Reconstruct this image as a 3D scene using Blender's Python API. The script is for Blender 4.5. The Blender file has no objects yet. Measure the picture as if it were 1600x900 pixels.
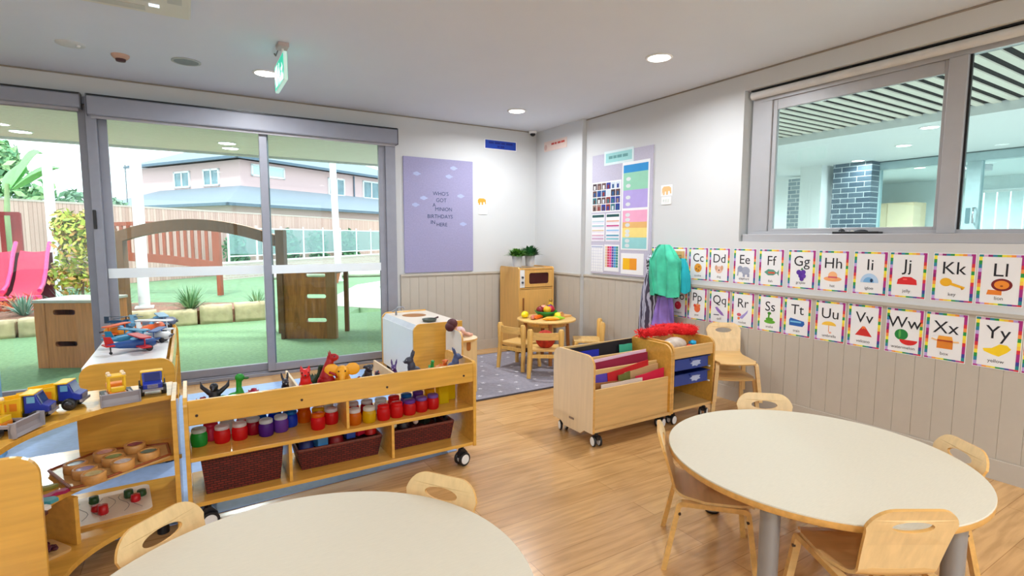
import bpy, bmesh, math, random
from mathutils import Vector, Matrix, geometry
random.seed(7)
sc = bpy.context.scene
COL = sc.collection
PI = math.pi

# ---------------------------------------------------------------- materials
def lin(c):
    out = []
    for v in c[:3]:
        v = v / 255.0
        out.append(v / 12.92 if v <= 0.04045 else ((v + 0.055) / 1.055) ** 2.4)
    return (out[0], out[1], out[2], 1.0)

MATS = {}
def mat(name, rgb, rough=0.5, metal=0.0, var=0.06, scale=12.0, bump=0.0, trans=0.0, spec=0.5,
        stretch=None, emit=None, emit_s=0.0, coat=0.0, alpha=1.0):
    """Principled surface whose colour wanders a little with a noise field."""
    if name in MATS:
        return MATS[name]
    m = bpy.data.materials.new(name)
    m.use_nodes = True
    nt = m.node_tree
    b = nt.nodes['Principled BSDF']
    c = lin(rgb)
    b.inputs['Roughness'].default_value = rough
    b.inputs['Metallic'].default_value = metal
    b.inputs['Specular IOR Level'].default_value = spec
    b.inputs['Transmission Weight'].default_value = trans
    b.inputs['Coat Weight'].default_value = coat
    b.inputs['Alpha'].default_value = alpha
    if emit:
        b.inputs['Emission Color'].default_value = lin(emit)
        b.inputs['Emission Strength'].default_value = emit_s
    tc = nt.nodes.new('ShaderNodeTexCoord')
    mp = nt.nodes.new('ShaderNodeMapping')
    if stretch:
        mp.inputs['Scale'].default_value = stretch
    nz = nt.nodes.new('ShaderNodeTexNoise')
    nz.inputs['Scale'].default_value = scale
    nz.inputs['Detail'].default_value = 4
    nt.links.new(tc.outputs['Object'], mp.inputs['Vector'])
    nt.links.new(mp.outputs['Vector'], nz.inputs['Vector'])
    rp = nt.nodes.new('ShaderNodeValToRGB')
    rp.color_ramp.elements[0].position = 0.3
    rp.color_ramp.elements[1].position = 0.7
    rp.color_ramp.elements[0].color = tuple(max(0, x * (1 - var)) for x in c[:3]) + (1,)
    rp.color_ramp.elements[1].color = tuple(min(1, x * (1 + var)) for x in c[:3]) + (1,)
    nt.links.new(nz.outputs['Fac'], rp.inputs['Fac'])
    nt.links.new(rp.outputs['Color'], b.inputs['Base Color'])
    if bump:
        bp = nt.nodes.new('ShaderNodeBump')
        bp.inputs['Strength'].default_value = bump
        bp.inputs['Distance'].default_value = 0.01
        nt.links.new(nz.outputs['Fac'], bp.inputs['Height'])
        nt.links.new(bp.outputs['Normal'], b.inputs['Normal'])
    MATS[name] = m
    return m

def wood(name, rgb, rough=0.35, var=0.14, axis=0, scale=5.0, spec=0.5, coat=0.0):
    st = [9.0, 9.0, 9.0]
    st[axis] = 0.7
    return mat(name, rgb, rough, var=var, scale=scale, stretch=tuple(st), spec=spec, coat=coat, bump=0.03)

def glass(name, tint=(235, 245, 245), rough=0.0, gloss=0.5):
    """Thin pane: passes light straight through and mirrors a little at grazing angles."""
    if name in MATS:
        return MATS[name]
    m = bpy.data.materials.new(name)
    m.use_nodes = True
    nt = m.node_tree
    nt.nodes.clear()
    out = nt.nodes.new('ShaderNodeOutputMaterial')
    tr = nt.nodes.new('ShaderNodeBsdfTransparent')
    tr.inputs['Color'].default_value = lin(tint)
    gl = nt.nodes.new('ShaderNodeBsdfGlossy')
    gl.inputs['Roughness'].default_value = rough
    fr = nt.nodes.new('ShaderNodeFresnel')
    fr.inputs['IOR'].default_value = 1.45
    mul = nt.nodes.new('ShaderNodeMath')
    mul.operation = 'MULTIPLY'
    mul.inputs[1].default_value = gloss
    mx = nt.nodes.new('ShaderNodeMixShader')
    nt.links.new(fr.outputs[0], mul.inputs[0])
    nt.links.new(mul.outputs[0], mx.inputs[0])
    nt.links.new(tr.outputs[0], mx.inputs[1])
    nt.links.new(gl.outputs[0], mx.inputs[2])
    nt.links.new(mx.outputs[0], out.inputs[0])
    MATS[name] = m
    return m

def lamp_mat(name, rgb, s):
    if name in MATS:
        return MATS[name]
    m = bpy.data.materials.new(name)
    m.use_nodes = True
    nt = m.node_tree
    nt.nodes.clear()
    out = nt.nodes.new('ShaderNodeOutputMaterial')
    e = nt.nodes.new('ShaderNodeEmission')
    e.inputs[0].default_value = lin(rgb)
    e.inputs[1].default_value = s
    nt.links.new(e.outputs[0], out.inputs[0])
    MATS[name] = m
    return m

def brick_mat(name, a, b, mortar, bw=0.23, bh=0.076, rough=0.8, msize=0.012, plane='xz', bias=0.0):
    if name in MATS:
        return MATS[name]
    m = bpy.data.materials.new(name)
    m.use_nodes = True
    nt = m.node_tree
    p = nt.nodes['Principled BSDF']
    p.inputs['Roughness'].default_value = rough
    tc = nt.nodes.new('ShaderNodeTexCoord')
    sp = nt.nodes.new('ShaderNodeSeparateXYZ')
    mp = nt.nodes.new('ShaderNodeCombineXYZ')
    br = nt.nodes.new('ShaderNodeTexBrick')
    br.inputs['Color1'].default_value = lin(a)
    br.inputs['Color2'].default_value = lin(b)
    br.inputs['Mortar'].default_value = lin(mortar)
    br.inputs['Scale'].default_value = 1.0
    br.inputs['Brick Width'].default_value = bw
    br.inputs['Row Height'].default_value = bh
    br.inputs['Mortar Size'].default_value = msize
    br.inputs['Bias'].default_value = bias
    nt.links.new(tc.outputs['Object'], sp.inputs[0])
    nt.links.new(sp.outputs[0 if plane == 'xz' else 1], mp.inputs[0])
    nt.links.new(sp.outputs[2], mp.inputs[1])
    nt.links.new(mp.outputs[0], br.inputs['Vector'])
    nt.links.new(br.outputs['Color'], p.inputs['Base Color'])
    MATS[name] = m
    return m

def plank_floor(name):
    m = bpy.data.materials.new(name)
    m.use_nodes = True
    nt = m.node_tree
    p = nt.nodes['Principled BSDF']
    p.inputs['Roughness'].default_value = 0.24
    p.inputs['Specular IOR Level'].default_value = 0.5
    tc = nt.nodes.new('ShaderNodeTexCoord')
    br = nt.nodes.new('ShaderNodeTexBrick')
    br.inputs['Color1'].default_value = lin((206, 162, 108))
    br.inputs['Color2'].default_value = lin((192, 146, 92))
    br.inputs['Mortar'].default_value = lin((160, 116, 68))
    br.inputs['Scale'].default_value = 1.0
    br.inputs['Brick Width'].default_value = 1.2
    br.inputs['Row Height'].default_value = 0.15
    br.inputs['Mortar Size'].default_value = 0.0016
    br.offset = 0.37
    nt.links.new(tc.outputs['Object'], br.inputs['Vector'])
    mp = nt.nodes.new('ShaderNodeMapping')
    mp.inputs['Scale'].default_value = (1.1, 12, 1)
    nz = nt.nodes.new('ShaderNodeTexNoise')
    nz.inputs['Scale'].default_value = 3.0
    nz.inputs['Detail'].default_value = 6
    nz.inputs['Distortion'].default_value = 0.6
    nt.links.new(tc.outputs['Object'], mp.inputs['Vector'])
    nt.links.new(mp.outputs['Vector'], nz.inputs['Vector'])
    rp = nt.nodes.new('ShaderNodeValToRGB')
    rp.color_ramp.elements[0].position = 0.32
    rp.color_ramp.elements[0].color = (0.70, 0.66, 0.60, 1)
    rp.color_ramp.elements[1].position = 0.62
    rp.color_ramp.elements[1].color = (1.06, 1.06, 1.06, 1)
    nt.links.new(nz.outputs['Fac'], rp.inputs['Fac'])
    mx = nt.nodes.new('ShaderNodeMix')
    mx.data_type = 'RGBA'
    mx.blend_type = 'MULTIPLY'
    mx.inputs[0].default_value = 0.75
    nt.links.new(br.outputs['Color'], mx.inputs[6])
    nt.links.new(rp.outputs['Color'], mx.inputs[7])
    nt.links.new(mx.outputs[2], p.inputs['Base Color'])
    MATS[name] = m
    return m

# ---------------------------------------------------------------- mesh builder
class MB:
    def __init__(s):
        s.v, s.f, s.m, s.s = [], [], [], []
    def add(s, vs, fs, mi=0, smooth=False, M=None):
        b = len(s.v)
        for p in vs:
            q = Vector(p)
            if M is not None:
                q = M @ q
            s.v.append((q.x, q.y, q.z))
        for f in fs:
            s.f.append(tuple(b + i for i in f))
            s.m.append(mi)
            s.s.append(smooth)
        return s
    def merge(s, o, M=None, mi=None):
        b = len(s.v)
        for p in o.v:
            q = Vector(p)
            if M is not None:
                q = M @ q
            s.v.append((q.x, q.y, q.z))
        for f, m_, sm in zip(o.f, o.m, o.s):
            s.f.append(tuple(b + i for i in f))
            s.m.append(m_ if mi is None else mi)
            s.s.append(sm)
        return s
    def box(s, a, b, mi=0, M=None):
        x0, y0, z0 = a
        x1, y1, z1 = b
        vs = [(x0, y0, z0), (x1, y0, z0), (x1, y1, z0), (x0, y1, z0), (x0, y0, z1), (x1, y0, z1), (x1, y1, z1), (x0, y1, z1)]
        fs = [(3, 2, 1, 0), (4, 5, 6, 7), (0, 1, 5, 4), (1, 2, 6, 5), (2, 3, 7, 6), (3, 0, 4, 7)]
        return s.add(vs, fs, mi, False, M)
    def tube(s, path, r, n=10, mi=0, caps=True, M=None, flat=1.0):
        P = [Vector(p) for p in path]
        k = len(P)
        rs = list(r) if isinstance(r, (list, tuple)) else [r] * k
        T = []
        for i in range(k):
            d = P[min(i + 1, k - 1)] - P[max(i - 1, 0)]
            T.append(d.normalized() if d.length > 1e-9 else Vector((0, 0, 1)))
        up = Vector((0, 0, 1)) if abs(T[0].z) < 0.9 else Vector((1, 0, 0))
        vs, fs = [], []
        u = (up - T[0] * up.dot(T[0])).normalized()
        for i in range(k):
            u = (u - T[i] * u.dot(T[i]))
            u = u.normalized() if u.length > 1e-6 else T[i].orthogonal().normalized()
            w = T[i].cross(u)
            for j in range(n):
                a = 2 * PI * j / n
                vs.append(P[i] + (u * math.cos(a) * flat + w * math.sin(a)) * rs[i])
        for i in range(k - 1):
            for j in range(n):
                fs.append((i * n + j, i * n + (j + 1) % n, (i + 1) * n + (j + 1) % n, (i + 1) * n + j))
        s.add(vs, fs, mi, True, M)
        if caps:
            s.add(vs[:n], [tuple(reversed(range(n)))], mi, False, M)
            s.add(vs[-n:], [tuple(range(n))], mi, False, M)
        return s
    def lathe(s, prof, c=(0, 0, 0), n=20, mi=0, M=None, smooth=True):
        vs, fs = [], []
        k = len(prof)
        for r, z in prof:
            for j in range(n):
                a = 2 * PI * j / n
                vs.append((c[0] + r * math.cos(a), c[1] + r * math.sin(a), c[2] + z))
        for i in range(k - 1):
            for j in range(n):
                fs.append((i * n + j, i * n + (j + 1) % n, (i + 1) * n + (j + 1) % n, (i + 1) * n + j))
        s.add(vs, fs, mi, smooth, M)
        if prof[0][0] > 1e-6:
            s.add(vs[:n], [tuple(reversed(range(n)))], mi, False, M)
        if prof[-1][0] > 1e-6:
            s.add(vs[-n:], [tuple(range(n))], mi, False, M)
        return s
    def cyl(s, c, r, z0, z1, n=20, mi=0, M=None):
        return s.lathe([(r, z0), (r, z1)], (c[0], c[1], 0), n, mi, M)
    def disc_between(s, p0, p1, r, n=16, mi=0):
        return s.tube([p0, p1], r, n, mi)
    def ell(s, c, r, mi=0, n=12, M=None, rot=None):
        vs, fs = [], []
        k = n // 2 + 1
        R = rot.to_matrix() if rot is not None else None
        for i in range(1, k - 1):
            t = PI * i / (k - 1)
            for j in range(n):
                a = 2 * PI * j / n
                q = Vector((r[0] * math.sin(t) * math.cos(a), r[1] * math.sin(t) * math.sin(a), r[2] * math.cos(t)))
                vs.append(q)
        vs.append(Vector((0, 0, r[2])))
        vs.append(Vector((0, 0, -r[2])))
        for i in range(k - 3):
            for j in range(n):
                fs.append(((i + 1) * n + j, (i + 1) * n + (j + 1) % n, i * n + (j + 1) % n, i * n + j))
        top, bot = len(vs) - 2, len(vs) - 1
        for j in range(n):
            fs.append((j, (j + 1) % n, top))
            fs.append(((k - 3) * n + (j + 1) % n, (k - 3) * n + j, bot))
        if R is not None:
            vs = [R @ q for q in vs]
        vs = [q + Vector(c) for q in vs]
        return s.add(vs, fs, mi, True, M)
    def prism(s, poly, t0, t1, plane='xy', holes=(), mi=0, mi_side=None, M=None):
        """Extrude a 2-D outline (with holes) between t0 and t1 along the plane's normal."""
        if mi_side is None:
            mi_side = mi
        loops = [list(poly)] + [list(h) for h in holes]
        def p3(a, t):
            if plane == 'xy':
                return (a[0], a[1], t)
            if plane == 'xz':
                return (a[0], t, a[1])
            return (t, a[0], a[1])
        flat = [q for l in loops for q in l]
        tris = geometry.tessellate_polygon([[Vector((q[0], q[1], 0)) for q in l] for l in loops])
        def area(l):
            return sum(l[i][0] * l[(i + 1) % len(l)][1] - l[(i + 1) % len(l)][0] * l[i][1] for i in range(len(l)))
        flip = (plane == 'xz')
        n = len(flat)
        vs = [p3(q, t0) for q in flat] + [p3(q, t1) for q in flat]
        top, bot = [], []
        for t in tris:
            a, b, c = [flat[i] for i in t]
            ccw = (b[0] - a[0]) * (c[1] - a[1]) - (b[1] - a[1]) * (c[0] - a[0]) > 0
            t = tuple(t) if ccw != flip else tuple(reversed(t))
            top.append(tuple(i + n for i in t))
            bot.append(tuple(reversed(t)))
        if t1 < t0:
            top = [tuple(reversed(t)) for t in top]
            bot = [tuple(reversed(t)) for t in bot]
        s.add(vs, top + bot, mi, False, M)
        fs = []
        o = 0
        for li, l in enumerate(loops):
            k = len(l)
            ccw = area(l) > 0
            good = ccw if li == 0 else not ccw
            for i in range(k):
                f = (o + i, o + (i + 1) % k, n + o + (i + 1) % k, n + o + i)
                if (good == flip) != (t1 < t0):
                    f = tuple(reversed(f))
                fs.append(f)
            o += k
        s.add(vs, fs, mi_side, False, M)
        return s
    def sheet(s, grid, th, mi=0, M=None):
        """A grid of points thickened to a closed shell."""
        ny, nx = len(grid), len(grid[0])
        P = [[Vector(p) for p in row] for row in grid]
        N = []
        for j in range(ny):
            row = []
            for i in range(nx):
                a = P[j][min(i + 1, nx - 1)] - P[j][max(i - 1, 0)]
                b = P[min(j + 1, ny - 1)][i] - P[max(j - 1, 0)][i]
                c = a.cross(b)
                row.append(c.normalized() if c.length > 1e-12 else Vector((0, 0, 1)))
            N.append(row)
        vs = [P[j][i] + N[j][i] * th / 2 for j in range(ny) for i in range(nx)]
        vs += [P[j][i] - N[j][i] * th / 2 for j in range(ny) for i in range(nx)]
        o = nx * ny
        fs = []
        for j in range(ny - 1):
            for i in range(nx - 1):
                q = (j * nx + i, j * nx + i + 1, (j + 1) * nx + i + 1, (j + 1) * nx + i)
                fs.append(q)
                fs.append(tuple(o + k for k in reversed(q)))
        s.add(vs, fs, mi, True, M)
        fs = []
        for i in range(nx - 1):
            fs.append((i + 1, i, o + i, o + i + 1))
            t = (ny - 1) * nx
            fs.append((t + i, t + i + 1, o + t + i + 1, o + t + i))
        for j in range(ny - 1):
            fs.append((j * nx, (j + 1) * nx, o + (j + 1) * nx, o + j * nx))
            fs.append(((j + 1) * nx + nx - 1, j * nx + nx - 1, o + j * nx + nx - 1, o + (j + 1) * nx + nx - 1))
        s.add(vs, fs, mi, False, M)
        return s
    def build(s, name, mats, parent=None, bevel=0.0, loc=None, rz=0.0, remesh=0.0):
        me = bpy.data.meshes.new(name)
        me.from_pydata(s.v, [], s.f)
        for m_ in (mats if isinstance(mats, (list, tuple)) else [mats]):
            me.materials.append(m_)
        me.polygons.foreach_set('material_index', s.m)
        me.polygons.foreach_set('use_smooth', s.s)
        me.update()
        o = bpy.data.objects.new(name, me)
        COL.objects.link(o)
        if parent is not None:
            o.parent = parent
        if loc is not None:
            o.location = loc
        if rz:
            o.rotation_euler = (0, 0, rz)
        if remesh:
            md = o.modifiers.new('fuse', 'REMESH')
            md.mode = 'VOXEL'
            md.voxel_size = remesh
            md.use_smooth_shade = True
            sm = o.modifiers.new('soften', 'SMOOTH')
            sm.iterations = 3
            sm.factor = 0.5
        if bevel:
            w = o.modifiers.new('weld', 'WELD')
            w.merge_threshold = 0.00005
            md = o.modifiers.new('edges', 'BEVEL')
            md.width = bevel
            md.segments = 2
            md.limit_method = 'ANGLE'
            md.angle_limit = math.radians(50)
        return o

def rrect(x0, z0, x1, z1, r, n=5, corners=(1, 1, 1, 1)):
    """Rounded rectangle outline, counter-clockwise: corners bl, br, tr, tl."""
    pts = []
    for (cx, cz, a0, on, px, pz) in ((x0 + r, z0 + r, PI, corners[0], x0, z0), (x1 - r, z0 + r, 1.5 * PI, corners[1], x1, z0),
                                      (x1 - r, z1 - r, 0, corners[2], x1, z1), (x0 + r, z1 - r, 0.5 * PI, corners[3], x0, z1)):
        if not on:
            pts.append((px, pz))
            continue
        for i in range(n + 1):
            a = a0 + 0.5 * PI * i / n
            pts.append((cx + r * math.cos(a), cz + r * math.sin(a)))
    return pts

def oval(cx, cz, rx, rz, n=20):
    return [(cx + rx * math.cos(2 * PI * i / n), cz + rz * math.sin(2 * PI * i / n)) for i in range(n)]

TXT = {}
def text_shape(body, size):
    """Triangles of a line of lettering in its own plane, centred on the origin."""
    if (body, size) not in TXT:
        c = bpy.data.curves.new('lettering', 'FONT')
        c.body = body
        c.size = size
        c.align_x = 'CENTER'
        c.resolution_u = 3
        o = bpy.data.objects.new('lettering', c)
        me = bpy.data.meshes.new_from_object(o)
        vs = [v.co.copy() for v in me.vertices]
        fs = [tuple(p.vertices) for p in me.polygons]
        bpy.data.objects.remove(o)
        bpy.data.curves.remove(c)
        bpy.data.meshes.remove(me)
        if vs:
            zc = (min(v.y for v in vs) + max(v.y for v in vs)) / 2
            vs = [Vector((v.x, v.y - zc, 0)) for v in vs]
        TXT[(body, size)] = (vs, fs)
    return TXT[(body, size)]

# ---------------------------------------------------------------- objects
def tag(o, label, cat, group=None, kind=None):
    o['label'] = label
    o['category'] = cat
    if group:
        o['group'] = group
    if kind:
        o['kind'] = kind
    return o

def thing(name, label, cat, loc=(0, 0, 0), rz=0.0, group=None):
    o = bpy.data.objects.new(name, None)
    o.empty_display_size = 0.05
    COL.objects.link(o)
    o.location = loc
    o.rotation_euler = (0, 0, rz)
    return tag(o, label, cat, group)

def struct(name, mb, mats, bevel=0.0):
    o = mb.build(name, mats, bevel=bevel)
    o['kind'] = 'structure'
    return o

def dup(root, loc=None, rz=None, label=None, group=None):
    r = root.copy()
    COL.objects.link(r)
    if loc is not None:
        r.location = loc
    if rz is not None:
        r.rotation_euler = (0, 0, rz)
    if label:
        r['label'] = label
    if group:
        r['group'] = group
    for ch in list(root.children):
        c = ch.copy()
        COL.objects.link(c)
        c.parent = r
        for g in list(ch.children):
            d = g.copy()
            COL.objects.link(d)
            d.parent = c
    return r

def remat(root, table):
    """Give a copied thing its own colours: part name -> list of materials."""
    for ch in root.children:
        key = ch.name.split('.')[0]
        if key in table:
            ch.data = ch.data.copy()
            ch.data.materials.clear()
            for m_ in table[key]:
                ch.data.materials.append(m_)

def rotz(a):
    return Matrix.Rotation(a, 4, 'Z')
def T(x, y, z):
    return Matrix.Translation((x, y, z))
def RX(a):
    return Matrix.Rotation(a, 4, 'X')
def RY(a):
    return Matrix.Rotation(a, 4, 'Y')
ORD = ['first', 'second', 'third', 'fourth', 'fifth', 'sixth', 'seventh', 'eighth', 'ninth', 'tenth', 'eleventh', 'twelfth',
       'thirteenth', 'fourteenth', 'fifteenth', 'sixteenth', 'seventeenth', 'eighteenth']

# palette
W_BIRCH = wood('birch_ply_face', (222, 190, 138), 0.34, axis=2, var=0.08)
W_BIRCHX = wood('birch_ply_face_long', (218, 178, 118), 0.28, axis=0, var=0.08)
W_EDGE = wood('birch_ply_edge', (214, 164, 92), 0.4, axis=0)
W_HONEY = wood('honey_ply', (222, 168, 74), 0.17, axis=0, spec=0.6, var=0.09)
W_PALE = wood('pale_birch_ply', (232, 208, 172), 0.38, axis=2, var=0.05)
W_TOP = mat('cream_laminate', (206, 196, 176), 0.55, var=0.03, scale=30, stretch=(1, 8, 1))
W_TEAK = wood('outdoor_timber', (214, 132, 78), 0.6, axis=2, var=0.2)
W_DARKT = wood('dark_outdoor_timber', (116, 76, 46), 0.6, axis=2, var=0.2)
WHITE_LAM = mat('white_laminate', (232, 232, 232), 0.25, var=0.01)
WHITE_WALL = mat('white_wall_paint', (208, 209, 210), 0.75, var=0.012, scale=3)
CEIL_PAINT = mat('ceiling_paint', (216, 222, 232), 0.85, var=0.01, scale=3)
BEIGE = mat('beige_panelling_paint', (188, 180, 168), 0.5, var=0.02)
GREY_ALU = mat('grey_powder_coated_aluminium', (126, 128, 136), 0.4, metal=0.2, var=0.03)
LIGHT_ALU = mat('pale_grey_aluminium', (178, 178, 182), 0.4, metal=0.1, var=0.02)
PLASTIC_W = mat('white_plastic', (236, 236, 236), 0.35, var=0.01)
PLASTIC_K = mat('black_plastic', (26, 26, 30), 0.4, var=0.1)
METAL_G = mat('grey_metal_leg', (150, 152, 156), 0.35, metal=0.5, var=0.03)
CHROME = mat('chrome', (200, 200, 205), 0.18, metal=1.0, var=0.02)
INK = mat('black_ink', (24, 26, 36), 0.6, var=0.05)
PAPER = mat('white_paper', (236, 236, 238), 0.6, var=0.01)
# ================================================================ room shell
H = 2.74
GY = 5.767          # inner face of the glazed wall
RX_ = 3.962         # inner face of the right wall
XL, YB = -4.3, -3.8

fl = MB().box((XL - .15, YB - .15, -0.1), (4.12, GY + 0.15, 0))
struct('floor', fl, plank_floor('oak_vinyl_planks'))
ce = MB().box((XL - .15, YB - .15, H), (4.12, GY + 0.15, H + 0.12))
struct('ceiling', ce, CEIL_PAINT)
wl = MB().box((XL - .15, YB - .15, 0), (XL, GY + 0.15, H))
struct('wall_left', wl, WHITE_WALL)
wb = MB().box((XL, YB - .15, 2.35), (4.12, YB, H)).box((XL, YB - .15, 0), (-3.4, YB, 2.35)).box((3.3, YB - .15, 0), (4.12, YB, 2.35)).box((-3.4, YB - .15, 0), (3.3, YB, 0.45))
struct('wall_back', wb, WHITE_WALL)
bw = MB()  # unseen window added behind the camera for daylight fill
for xx in (-3.4, -1.2, 1.05, 3.22):
    bw.box((xx, YB - .1, 0.45), (xx + 0.08, YB - .04, 2.35))
bw.box((-3.4, YB - .1, 0.45), (3.3, YB - .04, 0.53)).box((-3.4, YB - .1, 2.27), (3.3, YB - .04, 2.35))
bwo = struct('fill_window_back', bw, mat('fill_window_frame', (146, 147, 158), 0.4))
MB().box((-3.35, YB - .075, 0.5), (3.25, YB - .065, 2.3)).build('pane', glass('clear_pane', (238, 247, 247), gloss=0.6), bwo)

# right wall with its window opening, and the shallow pier near the corner
wr = MB()
wr.box((RX_, YB, 0), (4.12, 4.83, 1.37))
wr.box((RX_, YB, 2.60), (4.12, 4.83, H))
wr.box((RX_, 2.81, 1.37), (4.12, 4.83, 2.60))
wr.box((RX_, YB, 1.37), (4.12, 0.15, 2.60))
wr.box((3.90, 4.83, 0), (4.12, GY + .15, H))
struct('wall_right', wr, WHITE_WALL)

# glazed wall: solid right end, head over the doors, left end
wf = MB()
wf.box((2.0, GY, 0), (3.90, GY + .15, H))
wf.box((-3.6, GY, 2.56), (2.0, GY + .15, H))
wf.box((XL, GY, 0), (-3.6, GY + .15, H))
struct('wall_front', wf, WHITE_WALL)

# beige tongue-and-groove panelling with a cap rail, both walls
def boards(mb, a, b, axis, face, th, z0, z1, pitch=0.108):
    n = max(1, round(abs(b - a) / pitch))
    w = (b - a) / n
    for i in range(n):
        s0, s1 = a + i * w, a + (i + 1) * w
        g = 0.0018
        if axis == 'y':
            poly = [(s0 + g, face - th), (s1 - g, face - th), (s1, face - th + 0.003), (s1, face), (s0, face), (s0, face - th + 0.003)]
            mb.prism([(q[1], q[0]) for q in reversed(poly)], z0, z1, 'xy')
        else:
            poly = [(s0 + g, face - th), (s1 - g, face - th), (s1, face - th + 0.003), (s1, face), (s0, face), (s0, face - th + 0.003)]
            mb.prism(poly, z0, z1, 'xy')
    return mb
tr = MB()
boards(tr, YB, 4.83, 'y', RX_, 0.012, 0.125, 0.952)
boards(tr, 4.83, GY - 0.012, 'y', 3.90, 0.012, 0.125, 0.952)
struct('trim_1', tr, BEIGE)
tr2 = MB()
boards(tr2, 2.05, 3.888, 'x', GY, 0.012, 0.125, 0.952)
struct('trim_2', tr2, BEIGE)
cap = MB()
cap.box((RX_ - 0.022, YB, 0.952), (RX_, 4.83, 0.962))
cap.box((RX_ - 0.016, YB, 0.962), (RX_, 4.83, 0.974))
cap.box((3.878, 4.81, 0.952), (3.90, GY, 0.962))
cap.box((3.884, 4.815, 0.962), (3.90, GY, 0.974))
struct('trim_3', cap, BEIGE)
cap2 = MB()
cap2.box((2.05, GY - 0.022, 0.952), (3.878, GY, 0.962))
cap2.box((2.05, GY - 0.016, 0.962), (3.884, GY, 0.974))
struct('trim_4', cap2, BEIGE)
bb = MB()
bb.box((RX_ - 0.018, YB, 0), (RX_, 4.83, 0.118)).box((RX_ - 0.012, YB, 0.118), (RX_, 4.83, 0.126))
bb.box((3.882, 4.815, 0), (3.90, GY, 0.118)).box((3.888, 4.82, 0.118), (3.90, GY, 0.126))
struct('baseboard_right', bb, BEIGE)
bb = MB()
bb.box((2.03, GY - 0.018, 0), (3.882, GY, 0.118)).box((2.03, GY - 0.012, 0.118), (3.888, GY, 0.126))
struct('baseboard_front', bb, BEIGE)
sh = MB()   # thin strip coloured as the shadow line where walls meet the ceiling
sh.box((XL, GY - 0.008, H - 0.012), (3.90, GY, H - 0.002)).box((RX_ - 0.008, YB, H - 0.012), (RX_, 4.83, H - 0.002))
struct('ceiling_shade_line', sh, mat('painted_shadow_line', (150, 140, 130), 0.8))

# ---------------------------------------------------------------- glazed sliding doors
GLASS = glass('clear_pane', (238, 247, 247), gloss=0.6)
BRONZE = mat('door_frame_paint', (146, 147, 158), 0.4, metal=0.15, var=0.04)
fr = MB()
fr.box((1.888, 5.72, 0), (2.0, 5.90, 2.56))            # right jamb
fr.box((-0.675, 5.72, 0), (-0.605, 5.90, 2.56))        # fixed post
fr.box((-3.6, 5.72, 0), (-3.52, 5.90, 2.56))
fr.box((-3.6, 5.74, 2.50), (2.0, 5.90, 2.56))          # head
fr.box((-3.6, 5.74, 0), (2.0, 5.90, 0.03))             # sill track
fr.box((-3.6, 5.775, 0.03), (2.0, 5.785, 0.045)).box((-3.6, 5.84, 0.03), (2.0, 5.85, 0.045))
door = struct('door_1', fr, BRONZE, bevel=0.003)
def leaf(x0, x1, y, st, parent):
    mb = MB()
    mb.box((x0, y, 0.045), (x0 + st, y + 0.04, 2.50)).box((x1 - st, y, 0.045), (x1, y + 0.04, 2.50))
    mb.box((x0 + st, y, 0.045), (x1 - st, y + 0.04, 0.12)).box((x0 + st, y, 2.44), (x1 - st, y + 0.04, 2.50))
    s_ = mb.build('sash', BRONZE, parent, bevel=0.003)
    MB().box((x0 + st, y + 0.016, 0.12), (x1 - st, y + 0.024, 2.44)).build('pane', GLASS, s_)
leaf(-0.605, 0.73, 5.80, 0.065, door)
leaf(0.64, 1.888, 5.74, 0.07, door)
leaf(-2.1, -0.675, 5.80, 0.06, door)
leaf(-3.52, -2.05, 5.74, 0.06, door)
hd = MB()
hd.box((-0.668, 5.695, 1.46), (-0.645, 5.72, 1.62))
hd.build('door_handle', PLASTIC_K, door, bevel=0.004)
st = MB().box((-0.60, 5.793, 1.03), (0.64, 5.799, 1.116)).box((0.71, 5.733, 1.03), (1.818, 5.739, 1.116))
st.build('safety_strip', mat('white_glass_film', (236, 242, 244), 0.5, var=0.01), door)

def blind(x0, x1, z0, label):
    t = thing('roller_blind', label, 'blind', ((x0 + x1) / 2, 5.70, z0), 0, 'roller blinds over the glass doors')
    w = (x1 - x0) / 2
    hgt = 2.572 - z0
    mb = MB().prism(rrect(-0.035, 0.0, 0.045, hgt - 0.008, 0.015), -w, w, 'yz')
    mb.build('cassette', mat('blind_cassette_grey', (148, 150, 162), 0.45, var=0.02), t)
    MB().box((-w, -0.03, hgt - 0.008), (w, 0.05, hgt + 0.004)).build('head_gap_shade', PLASTIC_K, t)  # black strip standing in for the shadow above the cassette
    MB().box((-w + 0.02, 0.0, -0.022), (w - 0.02, 0.012, 0.0)).build('bottom_rail', mat('blind_fabric', (172, 170, 176), 0.8), t)
    for sx in (-1, 1):
        MB().box((sx * w - 0.004, -0.04, -0.004), (sx * w + 0.004, 0.05, hgt)).build('end_cap', mat('blind_end_grey', (96, 96, 106), 0.5), t)
blind(-0.655, 2.012, 2.405, 'long grey roller blind cassette over the glass doors, right of the thick post')
blind(-3.55, -0.695, 2.452, 'shallower grey roller blind cassette at the far left of the glass doors')

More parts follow.
